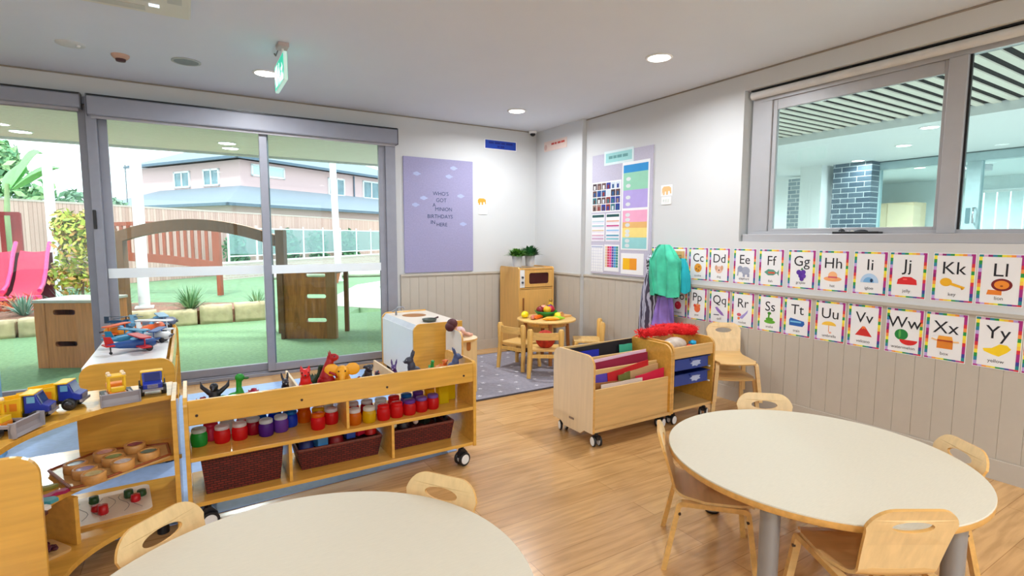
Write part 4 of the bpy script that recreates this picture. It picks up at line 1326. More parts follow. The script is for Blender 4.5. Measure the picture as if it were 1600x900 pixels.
for k in range(9):
    x = -0.05 + 0.0125 * k
    mb.tube([(x, 0, 0.03), (x + 0.0126, 0, 0.032)], [0.028 - abs(k - 4) * 0.0018, 0.028 - abs(k - 3) * 0.0018], 14, mi=k % 2)
mb.tube([(0.055, 0, 0.035), (0.075, 0, 0.062)], [0.016, 0.012], 10, mi=0).ell((0.085, 0, 0.066), (0.02, 0.011, 0.012), mi=1)
for lx in (-0.035, 0.04):
    for ly in (-0.014, 0.014):
        mb.tube([(lx, ly, 0.02), (lx + 0.01, ly * 1.5, -0.02)], 0.007, 8, mi=1)
mb.build('body', [WAVE, PLASTIC_K], t)

# ================================================================ toy animals in the tray
AZ = 0.534
def rubber(rgb):
    return mat('rubber_%d_%d_%d' % rgb, rgb, 0.45, var=0.08)
def animal(name, lab, x, y, rz, kind, rgb, s=1.0, rgb2=(20, 20, 24)):
    t = thing(name, lab, 'toy animal', (x, y, AZ), rz, 'rubber animals in the shelf tray')
    mb = MB()
    m1, m2 = rubber(rgb), rubber(rgb2)
    f = None
    if kind in ('rabbit', 'cat', 'dog'):
        mb.ell((-0.012, 0, 0.045), (0.042, 0.034, 0.046))
        mb.ell((0.008, 0, 0.085), (0.024, 0.024, 0.04))
        mb.ell((0.020, 0, 0.125), (0.026, 0.021, 0.021))
        mb.ell((0.040, 0, 0.118), (0.014, 0.012, 0.011))
        for q in (-1, 1):
            if kind == 'rabbit':
                mb.tube([(0.008, q * 0.012, 0.135), (0.0, q * 0.016, 0.16), (-0.006, q * 0.02, 0.182)], [0.007, 0.0085, 0.004], 8)
            elif kind == 'cat':
                mb.tube([(0.012, q * 0.014, 0.135), (0.006, q * 0.018, 0.158)], [0.010, 0.002], 8)
            else:
                mb.tube([(0.014, q * 0.018, 0.138), (0.008, q * 0.03, 0.125)], [0.009, 0.006], 8)
            mb.tube([(0.014, q * 0.016, 0.07), (0.026, q * 0.017, 0.008)], [0.012, 0.010], 8)
            mb.ell((0.012, q * 0.03, 0.016), (0.026, 0.012, 0.016))
        mb.tube([(-0.05, 0, 0.02), (-0.075, 0.01, 0.03)], [0.01, 0.005], 8)
        fd = MB()
        for q in (-1, 1):
            fd.ell((0.037, q * 0.013, 0.130), (0.0035, 0.0035, 0.0035), n=8)
        fd.ell((0.053, 0, 0.121), (0.004, 0.005, 0.004), n=8)
        f = ('face', fd)
    elif kind == 'duck':
        mb.ell((-0.005, 0, 0.04), (0.045, 0.036, 0.038))
        mb.tube([(0.018, 0, 0.06), (0.012, 0, 0.10), (0.014, 0, 0.13)], [0.02, 0.012, 0.013], 10)
        mb.ell((0.018, 0, 0.145), (0.022, 0.018, 0.019))
        mb.tube([(-0.04, 0, 0.05), (-0.065, 0, 0.065)], [0.014, 0.004], 8)
        mb.ell((0, 0, 0.006), (0.03, 0.026, 0.006))
        f = ('beak', MB().ell((0.044, 0, 0.141), (0.014, 0.011, 0.006), n=8))
    elif kind == 'dome':
        mb.ell((0, 0, 0.034), (0.042, 0.036, 0.042))
        mb.ell((0.036, 0, 0.022), (0.018, 0.016, 0.016))
        rr_ = random.Random(5)
        for k in range(26):
            a, e = rr_.uniform(0, 6.28), rr_.uniform(0, 1.2)
            d = Vector((math.cos(a) * math.sin(e), math.sin(a) * math.sin(e), math.cos(e)))
            mb.tube([Vector((0, 0, 0.034)) + d * 0.034, Vector((0, 0, 0.034)) + d * 0.054], [0.006, 0.001], 6)
        f = ('face', MB().ell((0.053, 0, 0.024), (0.004, 0.005, 0.004), n=8))
    elif kind == 'bird':
        mb.ell((0, 0, 0.06), (0.026, 0.024, 0.042))
        mb.ell((0.012, 0, 0.108), (0.02, 0.018, 0.018))
        for q in (-1, 1):
            mb.tube([(0, q * 0.02, 0.08), (-0.012, q * 0.05, 0.105), (-0.02, q * 0.056, 0.13)], [0.012, 0.009, 0.002], 8)
            mb.tube([(0.004, q * 0.01, 0.025), (0.008, q * 0.012, 0.004)], 0.006, 8)
            mb.ell((0.014, q * 0.012, 0.004), (0.016, 0.007, 0.004))
        mb.tube([(-0.02, 0, 0.03), (-0.05, 0, 0.012)], [0.012, 0.004], 8)
        f = ('beak', MB().tube([(0.028, 0, 0.106), (0.05, 0, 0.10)], [0.006, 0.001], 8))
    elif kind == 'upright':
        mb.ell((0, 0, 0.055), (0.046, 0.036, 0.055))
        mb.tube([(0.0, 0, 0.09), (0.01, 0, 0.14), (0.022, 0, 0.175)], [0.032, 0.022, 0.018], 12)
        mb.ell((0.034, 0, 0.186), (0.030, 0.018, 0.02))
        for q in (-1, 1):
            mb.tube([(0.02, q * 0.022, 0.12), (0.05, q * 0.022, 0.105), (0.056, q * 0.02, 0.09)], [0.009, 0.007, 0.006], 8)
            mb.ell((0.02, q * 0.03, 0.02), (0.04, 0.014, 0.022))
            mb.tube([(0.02, q * 0.012, 0.20), (0.014, q * 0.016, 0.222)], [0.006, 0.002], 6)
        mb.tube([(-0.03, 0, 0.04), (-0.07, 0, 0.02), (-0.11, 0.01, 0.012)], [0.024, 0.014, 0.004], 10)
        fd = MB()
        for q in (-1, 1):
            fd.ell((0.044, q * 0.014, 0.194), (0.0035, 0.0035, 0.0035), n=8)
        f = ('face', fd)
    elif kind == 'elephant':
        mb.ell((0, 0, 0.055), (0.05, 0.038, 0.042))
        for lx in (-0.03, 0.03):
            for q in (-1, 1):
                mb.tube([(lx, q * 0.022, 0.04), (lx, q * 0.024, 0.002)], [0.016, 0.015], 10)
        mb.ell((0.048, 0, 0.11), (0.03, 0.028, 0.03))
        mb.tube([(0.07, 0, 0.105), (0.088, 0, 0.07), (0.092, 0, 0.035)], [0.014, 0.010, 0.007], 10)
        for q in (-1, 1):
            mb.ell((0.038, q * 0.045, 0.118), (0.010, 0.034, 0.030))
        mb.tube([(0.02, 0, 0.075), (0.045, 0, 0.10)], [0.03, 0.024], 10)
        fd = MB()
        for q in (-1, 1):
            fd.ell((0.073, q * 0.014, 0.118), (0.0035, 0.0035, 0.0035), n=8)
        f = ('face', fd)
    elif kind == 'dino':
        mb.ell((0, 0, 0.045), (0.048, 0.026, 0.03))
        mb.tube([(0.03, 0, 0.06), (0.05, 0, 0.095), (0.052, 0, 0.12)], [0.018, 0.012, 0.011], 10)
        mb.ell((0.062, 0, 0.126), (0.02, 0.012, 0.012))
        mb.tube([(-0.035, 0, 0.045), (-0.075, 0, 0.03), (-0.105, 0.01, 0.022)], [0.02, 0.011, 0.003], 10)
        for lx in (-0.025, 0.025):
            for q in (-1, 1):
                mb.tube([(lx, q * 0.016, 0.035), (lx, q * 0.02, 0.002)], [0.011, 0.010], 8)
        for k in range(5):
            mb.tube([(-0.04 + 0.02 * k, 0, 0.07), (-0.045 + 0.02 * k, 0, 0.09)], [0.009, 0.001], 6)
        fd = MB()
        for q in (-1, 1):
            fd.ell((0.068, q * 0.010, 0.131), (0.003, 0.003, 0.003), n=8)
        f = ('face', fd)
    elif kind == 'low':
        mb.ell((0, 0, 0.024), (0.05, 0.026, 0.022))
        mb.ell((0.048, 0, 0.04), (0.022, 0.018, 0.018))
        mb.tube([(-0.04, 0, 0.024), (-0.085, 0.02, 0.012)], [0.014, 0.003], 8)
        for lx in (-0.025, 0.03):
            for q in (-1, 1):
                mb.tube([(lx, q * 0.018, 0.02), (lx + 0.01, q * 0.034, 0.003)], [0.009, 0.007], 8)
        fd = MB()
        for q in (-1, 1):
            fd.ell((0.058, q * 0.012, 0.05), (0.004, 0.004, 0.004), n=8)
        f = ('face', fd)
    mb.v = [(a * s, b * s, c * s) for a, b, c in mb.v]
    bo = mb.build('body', m1, t, remesh=0.0045)
    f[1].v = [(a * s, b * s, c * s) for a, b, c in f[1].v]
    f[1].build(f[0], m2, t)
    return t
OR = (236, 150, 30)
D = math.radians
animal('toy_ladybird', 'dark red domed toy creature at the left end of the animal tray', 0.028, 2.90, D(-60), 'dome', (130, 20, 34), 1.15)
animal('toy_bird', 'black spread-winged toy bird at the left of the animal tray', 0.082, 2.965, D(-100), 'bird', (24, 24, 34), 1.15, (60, 60, 70))
animal('toy_duck', 'green toy duck with long neck in the animal tray', 0.176, 2.945, D(-20), 'duck', (24, 140, 40), 1.1, (20, 90, 30))
animal('toy_hedgehog', 'crimson spiky toy hedgehog in the animal tray', 0.255, 2.955, D(-70), 'dome', (170, 20, 60), 1.1)
animal('toy_cat', 'dark purple toy cat beside the crimson hedgehog', 0.315, 2.985, D(-40), 'low', (44, 30, 70), 1.3, (160, 160, 170))
animal('toy_lizard', 'low black toy animal left of the white divider', 0.352, 2.93, D(-70), 'low', (30, 28, 36), 1.0, (150, 150, 150))
animal('toy_rabbit', 'small black toy rabbit just left of the white divider in the tray', 0.405, 2.945, D(-90), 'rabbit', (26, 28, 44), 0.86, (160, 160, 160))
animal('toy_bear', 'bright red toy animal right of the white divider in the tray', 0.505, 2.93, D(-100), 'cat', (214, 26, 26), 1.18)
animal('toy_crocodile', 'dark green toy dinosaur behind the bright red toy', 0.565, 3.055, D(-60), 'dino', (26, 56, 34), 1.2)
animal('toy_kangaroo', 'tall dark red toy kangaroo, the biggest animal in the tray', 0.615, 2.945, D(-25), 'upright', (164, 14, 26), 1.13)
animal('toy_elephant', 'yellow and orange toy elephant with wide ears in the tray', 0.703, 2.945, D(-105), 'elephant', (240, 168, 34), 1.22)
animal('toy_hedgehog', 'purplish red toy hedgehog right of the yellow elephant', 0.795, 2.95, D(-60), 'dome', (130, 24, 50), 0.95)
animal('toy_dog', 'dark grey toy dog with short ears left of the second divider', 0.845, 2.955, D(-80), 'dog', (38, 42, 58), 1.0, (120, 120, 130))
animal('toy_lizard', 'low black toy animal beside the second divider of the tray', 0.905, 2.965, D(-30), 'low', (30, 22, 28), 0.9, (140, 140, 140))
animal('toy_whale', 'dark toy creature with pink back just right of the second divider', 0.995, 3.10, D(-150), 'low', (60, 46, 70), 1.2, (226, 120, 140))
animal('toy_rabbit', 'purple toy rabbit in the right part of the animal tray', 1.005, 2.965, D(-120), 'rabbit', (74, 46, 116), 0.82, (200, 190, 210))
animal('toy_ladybird', 'red domed toy creature in the right part of the animal tray', 1.065, 2.93, D(-80), 'dome', (206, 24, 34), 0.9)
animal('toy_kangaroo', 'dark grey toy rabbit with upright ears in the right part of the tray', 1.118, 2.955, D(170), 'rabbit', (54, 58, 78), 1.06, (150, 150, 160))
animal('toy_dinosaur', 'green toy dinosaur in the right part of the animal tray', 1.235, 2.965, D(-100), 'dino', (24, 150, 70), 0.95)
animal('toy_lion', 'orange toy lion right of the green dinosaur', 1.305, 2.975, D(-60), 'dome', (224, 120, 30), 1.0)
animal('toy_bear', 'small orange toy bear left of the last grey rabbit', 1.345, 3.0, D(-100), 'dog', (220, 110, 40), 0.72)
animal('toy_rabbit', 'grey-blue toy rabbit at the right end of the animal tray', 1.385, 2.945, D(-10), 'rabbit', (70, 84, 130), 1.0, (30, 30, 40))

# ================================================================ trucks and loaders on the curved shelf
YEL, ORG, BLU, GRY = mat('truck_yellow', (246, 196, 30), 0.4), mat('truck_orange', (240, 140, 24), 0.4), mat('truck_blue', (30, 50, 156), 0.35), mat('loader_grey', (150, 144, 150), 0.45)
WHT = PLASTIC_W
def wheel(mb_parent, x, y, r, w):
    wo = MB().lathe([(r * .6, -w), (r * .94, -w), (r, -w * .7), (r, w * .7), (r * .94, w), (r * .6, w)], n=18, M=T(x, y, r) @ RX(PI / 2)).build('wheel', PLASTIC_K, mb_parent)
    MB().lathe([(0, -w * 1.04), (r * .6, -w * 1.02), (r * .6, w * 1.02), (0, w * 1.04)], n=14, M=T(x, y, r) @ RX(PI / 2)).build('hub', mat('wheel_hub', (50, 52, 60), 0.4), wo)
TRK = []
def truck(x, y, deg, lab, s=1.0):
    if not TRK:
        t = thing('toy_dump_truck', lab, 'toy truck', (x, y, 0.652), D(deg), 'toy trucks on the curved shelf')
        MB().box((-0.10, -0.035, 0.026), (0.085, 0.035, 0.042)).build('chassis', PLASTIC_K, t, bevel=0.002)
        cab = MB().prism([(0.02, 0.04), (0.098, 0.04), (0.100, 0.064), (0.074, 0.074), (0.058, 0.116), (0.02, 0.118)], -0.04, 0.04, 'xz').build('cab', BLU, t, bevel=0.004)
        gl = mat('toy_glass', (110, 170, 210), 0.15)
        w = MB()
        w.box((0.03, -0.0415, 0.082), (0.056, -0.0395, 0.108)).box((0.03, 0.0395, 0.082), (0.056, 0.0415, 0.108))
        w.build('side_window', gl, cab)
        MB().add([(0.0752, -0.033, 0.0745), (0.0752, 0.033, 0.0745), (0.0605, 0.033, 0.112), (0.0605, -0.033, 0.112)], [(0, 1, 2, 3)]).add([(0.0742, -0.033, 0.0745), (0.0742, 0.033, 0.0745), (0.0595, 0.033, 0.112), (0.0595, -0.033, 0.112)], [(3, 2, 1, 0)]).build('windscreen', mat('toy_windscreen', (26, 44, 110), 0.1), cab)
        g = MB()
        for k in range(4):
            g.box((0.099, -0.022, 0.044 + 0.0048 * k), (0.1015, 0.022, 0.0466 + 0.0048 * k))
        g.box((0.096, -0.042, 0.030), (0.106, 0.042, 0.040))
        g.build('grille', GRY, cab)
        mb = MB()
        o = [(-0.118, 0.075), (-0.09, 0.046), (0.012, 0.046), (0.016, 0.108), (-0.118, 0.092)]
        mb.prism(o, -0.048, -0.043, 'xz').prism(o, 0.043, 0.048, 'xz')
        mb.box((-0.09, -0.043, 0.046), (0.012, 0.043, 0.052)).box((0.008, -0.043, 0.052), (0.015, 0.043, 0.120))
        mb.box((0.010, -0.046, 0.114), (0.056, 0.046, 0.120))
        mb.add([(-0.118, -0.043, 0.078), (-0.118, 0.043, 0.078), (-0.09, 0.043, 0.049), (-0.09, -0.043, 0.049)], [(0, 1, 2, 3)])
        tip = mb.build('tipper', YEL, t, bevel=0.0015)
        pn = MB()
        for yy in (-0.0492, 0.0488):
            for k in range(3):
                pn.box((-0.085 + 0.032 * k, yy, 0.058), (-0.062 + 0.032 * k, yy + 0.0006, 0.088))
        pn.build('side_ribs', ORG, tip)
        for wx in (-0.07, 0.06):
            for wy in (-0.046, 0.046):
                wheel(t, wx, wy, 0.026, 0.011)
        TRK.append(t)
        t.scale = (s, s, s)
        return t
    o = dup(TRK[0], (x, y, 0.652), D(deg), lab)
    o.scale = (s, s, s)
    return o
truck(-0.60, 2.805, -8, 'blue and yellow toy dump truck on the curved shelf, behind the grey-bladed loader', 1.0)
truck(-0.515, 2.945, -12, 'blue and yellow toy dump truck third from the left on the curved shelf', 1.0)
truck(-0.175, 3.03, -86, 'blue toy dump truck seen head-on at the right of the curved shelf', 0.95)
LDR = []
def loader(x, y, deg, lab, s=1.0):
    if LDR:
        o = dup(LDR[0], (x, y, 0.652), D(deg), lab)
        o.scale = (s, s, s)
        return o
    t = thing('toy_bulldozer', lab, 'toy truck', (x, y, 0.652), D(deg), 'toy bulldozers on the curved shelf')
    MB().box((-0.075, -0.028, 0.022), (0.04, 0.028, 0.044)).box((-0.075, -0.03, 0.044), (-0.03, 0.03, 0.066)).build('body', ORG, t, bevel=0.004)
    c = MB()
    for px, py in ((-0.03, -0.026), (-0.03, 0.026), (0.012, -0.026), (0.012, 0.026)):
        c.box((px - 0.004, py - 0.004, 0.044), (px + 0.004, py + 0.004, 0.10))
    c.box((-0.038, -0.032, 0.10), (0.02, 0.032, 0.107))
    c.box((0.012, -0.022, 0.044), (0.04, 0.022, 0.062))
    cb = c.build('cab', YEL, t, bevel=0.0015)
    l = MB()
    for py in (-0.024, 0.024):
        for px in (-0.03, 0.012):
            l.ell((px, py, 0.112), (0.009, 0.008, 0.007), n=10)
    l.build('roof_lamps', mat('cream_lamp', (244, 222, 190), 0.4), cb)
    for py in (-0.038, 0.038):
        MB().box((0.0, py - 0.005, 0.03), (0.085, py + 0.005, 0.042)).build('arm', GRY, t, bevel=0.002)
    bl = MB()
    bl.prism([(0.086, 0.008), (0.100, 0.004), (0.106, 0.006), (0.098, 0.016), (0.094, 0.032), (0.098, 0.052), (0.092, 0.054), (0.086, 0.034)], -0.066, 0.066, 'xz')
    bl.box((0.086, -0.066, 0.006), (0.110, -0.062, 0.056)).box((0.086, 0.062, 0.006), (0.110, 0.066, 0.056))
    bl.build('blade', GRY, t, bevel=0.0015)
    for py in (-0.042, 0.042):
        tr_ = MB().prism(rrect(-0.072, 0.0, 0.052, 0.036, 0.0175, 6), py - 0.011, py + 0.011, 'xz').build('track', PLASTIC_K, t, bevel=0.002)
    LDR.append(t)
    t.scale = (s, s, s)
    return t
loader(-0.655, 2.665, -22, 'orange toy bulldozer with grey blade at the far left of the curved shelf', 1.15)
loader(-0.305, 2.955, -78, 'orange toy bulldozer with grey blade facing us in the middle of the curved shelf', 1.1)

# ================================================================ planes piled on the white-topped shelf
PZ = 0.648
def plane(x, y, z, rz, lab, c1, c2, tilt=0.0, heli=False, s=1.0):
    t = thing('toy_helicopter' if heli else 'toy_plane', lab, 'toy plane', (x, y, z), 0, 'toy planes on the white shelf top')
    t.rotation_euler = (tilt, 0, rz)
    m1, m2 = mat('plane_%d_%d_%d' % c1, c1, 0.35), mat('plane_%d_%d_%d' % c2, c2, 0.35)
    f = MB()
    if heli:
        f.ell((0.03, 0, 0.055), (0.055, 0.038, 0.04)).tube([(-0.01, 0, 0.065), (-0.13, 0, 0.075)], [0.022, 0.008], 10)
        f.build('fuselage', m1, t, remesh=0.006)
        MB().ell((0.06, 0, 0.06), (0.035, 0.033, 0.032)).build('canopy', mat('toy_glass', (110, 170, 210), 0.15), t)
        MB().tube([(0.02, 0, 0.09), (0.02, 0, 0.115)], 0.005, 8).box((-0.11, -0.009, 0.112), (0.15, 0.009, 0.116)).box((0.011, -0.13, 0.112), (0.029, 0.13, 0.116)).build('rotor', m2, t)
        MB().box((-0.15, -0.003, 0.06), (-0.115, 0.003, 0.115)).build('tail_fin', m2, t)
        sk = MB()
        for q in (-1, 1):
            sk.tube([(-0.03, q * 0.035, 0.006), (0.08, q * 0.035, 0.006), (0.095, q * 0.035, 0.014)], 0.005, 8).tube([(0, q * 0.035, 0.006), (0.01, q * 0.02, 0.03)], 0.004, 6).tube([(0.05, q * 0.035, 0.006), (0.05, q * 0.02, 0.03)], 0.004, 6)
        sk.build('skids', PLASTIC_K, t)
        return t
    f.tube([(0.12, 0, 0.05), (0.10, 0, 0.05), (0.03, 0, 0.052), (-0.08, 0, 0.056), (-0.15, 0, 0.062)], [0.02, 0.032, 0.034, 0.022, 0.008], 14)
    f.build('fuselage', m1, t)
    wg = MB()
    for zz in (0.035, 0.098):
        wg.prism(rrect(0.0, -0.13, 0.062, 0.13, 0.02, 4), zz, zz + 0.007, 'xy')
    for q in (-1, 1):
        wg.tube([(0.03, q * 0.09, 0.04), (0.03, q * 0.09, 0.10)], 0.004, 6)
    wg.build('wings', m2, t)
    tl = MB().prism([(-0.155, 0.062), (-0.105, 0.062), (-0.125, 0.115), (-0.165, 0.12)], -0.004, 0.004, 'xz')
    tl.prism(rrect(-0.165, -0.055, -0.115, 0.055, 0.015, 4), 0.06, 0.066, 'xy')
    tl.build('tail', m2, t)
    pr = MB().box((0.122, -0.055, 0.044), (0.127, 0.055, 0.056)).ell((0.125, 0, 0.05), (0.012, 0.01, 0.01), n=10)
    pr.build('propeller', mat('propeller_grey', (80, 80, 88), 0.4), t)
    u = MB()
    for q in (-1, 1):
        u.lathe([(0.010, -0.006), (0.020, -0.006), (0.020, 0.006), (0.010, 0.006)], n=14, M=T(0.07, q * 0.045, 0.02) @ RX(PI / 2)).tube([(0.07, q * 0.04, 0.02), (0.06, q * 0.015, 0.04)], 0.004, 6)
    u.lathe([(0.002, -0.004), (0.009, -0.004), (0.009, 0.004), (0.002, 0.004)], n=10, M=T(-0.13, 0, 0.012) @ RX(PI / 2)).tube([(-0.13, 0, 0.012), (-0.13, 0, 0.055)], 0.004, 6)
    u.build('wheels', PLASTIC_K, t)
    MB().ell((0.0, 0, 0.082), (0.025, 0.016, 0.014), n=10).build('cockpit', mat('toy_glass', (110, 170, 210), 0.15), t)
    t.scale = (s, s, s)
    return t
RED, NAVY, WTE, TEA, ORA, SKY, LGR = (188, 26, 30), (30, 74, 140), (226, 230, 232), (24, 120, 160), (220, 92, 30), (120, 170, 200), (120, 130, 150)
plane(-0.325, 4.19, PZ, D(22), 'red and blue toy biplane at the front of the plane pile', NAVY, RED, 0, s=1.0)
plane(-0.37, 4.48, PZ, D(40), 'teal toy plane behind the red and blue biplane', TEA, TEA, 0, s=1.0)
plane(-0.235, 4.50, PZ, D(-15), 'white and blue toy plane at the right of the pile, near the brown edge', WTE, NAVY, 0, s=0.9)
plane(-0.26, 4.85, PZ, D(60), 'orange and white toy plane in the middle of the pile', ORA, WTE, 0, s=1.05)
plane(-0.45, 4.83, PZ, D(150), 'yellow and orange toy plane at the left of the pile', (232, 150, 40), ORA, 0, s=0.95)
plane(-0.24, 5.15, PZ, D(10), 'grey-blue toy plane at the far right of the pile', LGR, SKY, 0, s=1.1)
plane(-0.46, 5.17, PZ, D(-30), 'dark blue toy helicopter at the far left end of the white shelf top', (40, 90, 130), (50, 70, 90), 0, True)

# ================================================================ sound discs, craft pieces and puzzle in the curved shelf
t = thing('wooden_tray', 'flat wooden tray holding eight wooden discs on the curved shelf', 'tray', (0, 0, 0))
tp = [(-0.558, 2.925), (-0.447, 2.672), (-0.40, 2.672), (-0.115, 2.86), (-0.13, 3.02), (-0.40, 3.08)]
MB().prism(tp, 0.3725, 0.3865, 'xy').build('board', W_BIRCHX, t, bevel=0.002)
lp = MB()
for i in range(len(tp)):
    a, b = Vector((*tp[i], 0.388)), Vector((*tp[(i + 1) % len(tp)], 0.388))
    lp.tube([a, b], 0.006, 6)
lp.build('lip', wood('red_brown_lip', (150, 76, 36), 0.4), t)
discs = [(-0.456, 2.862, (120, 140, 170), 'grey-blue'), (-0.414, 2.775, (170, 160, 210), 'lilac'), (-0.375, 2.70, (220, 210, 160), 'cream'), (-0.365, 2.95, (236, 190, 200), 'pale pink'),
         (-0.325, 2.868, (150, 180, 120), 'green'), (-0.285, 2.785, (226, 226, 236), 'white'), (-0.255, 2.99, (140, 40, 100), 'purple'), (-0.195, 2.858, (90, 130, 130), 'teal')]
dk = None
for i, (x, y, c, nm) in enumerate(discs):
    lab = 'round wooden sound disc with a %s window on the tray' % nm
    if dk is None:
        dk = thing('wooden_disc', lab, 'disc', (x, y, 0.3870), 0, 'wooden discs on the tray')
        MB().lathe([(0.0415, 0.0), (0.0435, 0.002), (0.0435, 0.036), (0.041, 0.038), (0.032, 0.038), (0.032, 0.032)], n=32).build('ring', wood('disc_wood', (206, 150, 84), 0.4, axis=0), dk)
        MB().cyl((0, 0), 0.0322, 0.004, 0.0335, 28).build('window', mat('disc_%d' % i, c, 0.15, var=0.2, scale=60), dk)
        o = dk
    else:
        o = dup(dk, (x, y, 0.3870), i * 0.7, lab)
        remat(o, {'window': [mat('disc_%d' % i, c, 0.15, var=0.2, scale=60)]})
for i, (x, y, rz, L, W_, c, lab) in enumerate(((-0.555, 2.735, 0.5, 0.06, 0.018, (150, 150, 70), 'olive toy shape among the loose pieces on the curved shelf'), (-0.495, 2.665, 0.55, 0.05, 0.02, (170, 30, 90), 'magenta toy shape nearest the tray on the curved shelf'),
                               (-0.53, 2.600, 0.3, 0.055, 0.03, (70, 160, 176), 'teal toy shape among the loose pieces on the curved shelf'), (-0.535, 2.53, 0.5, 0.05, 0.025, (236, 230, 222), 'white toy shape among the loose pieces on the curved shelf'),
                               (-0.527, 2.475, 0.7, 0.045, 0.02, (92, 44, 30), 'dark brown toy shape beside the left end panel'), (-0.60, 2.69, 0.4, 0.05, 0.02, (190, 196, 210), 'pale grey toy shape at the back of the loose pieces'))):
    t = thing('wooden_shape', lab, 'toy', (x, y, 0.3725), rz, 'loose flat shapes on the curved shelf')
    poly = [(-L, -W_ * .6), (-L * .4, -W_), (0, -W_ * .35), (L * .5, -W_), (L, -W_ * .5), (L * .85, W_ * .5), (L * .2, W_), (-L * .5, W_ * .55), (-L * .9, W_ * .9)]
    MB().prism(poly, 0, 0.014, 'xy').build('shape', mat('shape_%d' % i, c, 0.5), t, bevel=0.002)
t = thing('bead_maze_board', 'white-topped puzzle board with red and green knobs on the bottom curved shelf', 'puzzle', (-0.34, 2.965, 0.1505), 0.1)
MB().prism(rrect(-0.155, -0.16, 0.135, 0.15, 0.03), 0, 0.014, 'xy', mi=0, mi_side=1).build('board', [mat('puzzle_face', (232, 220, 206), 0.4), W_EDGE], t, bevel=0.002)
ln = MB()
for q in range(5):
    ln.tube([(-0.12 + 0.02 * math.sin(q * 2.1 + k * .8) + 0.05 * q, -0.11 + 0.028 * k, 0.0143) for k in range(8)], 0.0013, 5)
ln.build('track_lines', mat('puzzle_lines', (150, 140, 136), 0.5), t)
for x, y, c, h, nm in ((-0.045, -0.085, (190, 20, 30), 0.04, 'red'), (-0.07, -0.035, (180, 30, 36), 0.024, 'red'), (0.075, -0.03, (190, 24, 34), 0.032, 'red'), (0.05, 0.035, (40, 80, 40), 0.034, 'green'),
                       (-0.08, 0.06, (44, 60, 34), 0.03, 'green'), (0.10, 0.02, (60, 90, 50), 0.026, 'green')):
    MB().lathe([(0.018, 0.014), (0.02, 0.018), (0.018, 0.014 + h), (0.0, 0.014 + h)], (x, y, 0), 12).build('knob', mat('knob_' + nm, c, 0.4), t)
t = thing('bead_tray', 'wooden tray of dark purple beads behind the left end panel', 'tray', (-0.60, 2.60, 0.1505), math.radians(35))
MB().prism(rrect(-0.12, -0.07, 0.14, 0.09, 0.02), 0, 0.01, 'xy').build('tray', W_BIRCHX, t)
rnd = random.Random(2)
mb = MB()
for k in range(60):
    mb.ell((rnd.uniform(-0.10, 0.10), rnd.uniform(-0.05, 0.07), 0.018 + rnd.uniform(0, 0.014)), (0.011, 0.011, 0.009), n=8)
bd = mb.build('beads', mat('purple_beads', (78, 20, 44), 0.4, var=0.4, scale=60), t)
bd['kind'] = 'stuff'

# ================================================================ papers in the trolley
def sheet_in(label, x0, x1, y, z0, z1, rgb, lean=0.03, slope=0.0, cat='paper', name='paper_sheet'):
    g = []
    for j in range(3):
        k = j / 2
        g.append([(x0 + (x1 - x0) * i / 6, y + lean * k + 0.004 * math.sin(i * 1.3 + j), z0 + (z1 + slope * (i / 6 - 0.5) - z0) * k) for i in range(7)])
    o = MB().sheet(g, 0.004).build(name, mat('paper_%d_%d_%d' % rgb, rgb, 0.7, var=0.03))
    return tag(o, label, cat, 'papers in the paper trolley')
yA, yB_, yC = 2.662, 2.775, 2.90
sheet_in('purple paper in the front tier of the trolley, top left', 2.262, 2.50, yA + 0.055, 0.125, 0.452, (84, 62, 170))
sheet_in('red paper behind the front tier of the trolley', 2.47, 2.86, yA + 0.048, 0.125, 0.478, (196, 16, 24), slope=0.05)
sheet_in('brown card in the front tier of the trolley, lower left', 2.262, 2.56, yA + 0.018, 0.125, 0.405, (160, 104, 56), slope=-0.02)
sheet_in('green card in the front tier of the trolley', 2.55, 2.66, yA + 0.026, 0.125, 0.44, (110, 110, 44), slope=0.02)
sheet_in('white paper at the very front of the trolley', 2.34, 2.72, yA - 0.012, 0.125, 0.408, (214, 196, 186), lean=0.006)
sheet_in('tan card behind the crimson paper in the front tier', 2.62, 2.95, yA + 0.036, 0.125, 0.455, (200, 158, 108), slope=0.03)
sheet_in('crimson paper in the front tier of the trolley, right side', 2.68, 2.962, yA + 0.002, 0.125, 0.43, (208, 14, 62), slope=0.03, lean=0.015)
sheet_in('dark red paper edge in the middle tier of the trolley', 2.262, 2.95, yB_ + 0.03, 0.125, 0.520, (150, 20, 60), slope=0.03)
sheet_in('white and pink paper sheaf in the middle tier of the trolley', 2.262, 2.95, yB_ + 0.055, 0.125, 0.538, (240, 204, 222), slope=0.03, lean=0.022)
sheet_in('royal blue paper in the back tier of the trolley', 2.265, 2.60, yC + 0.06, 0.125, 0.565, (24, 36, 170))
sheet_in('black card lining the back tier of the trolley', 2.275, 2.955, yC + 0.08, 0.125, 0.60, (20, 14, 22), slope=0.02)
sheet_in('teal paper in the right of the back tier of the trolley', 2.80, 2.93, yC + 0.05, 0.125, 0.578, (60, 170, 140))

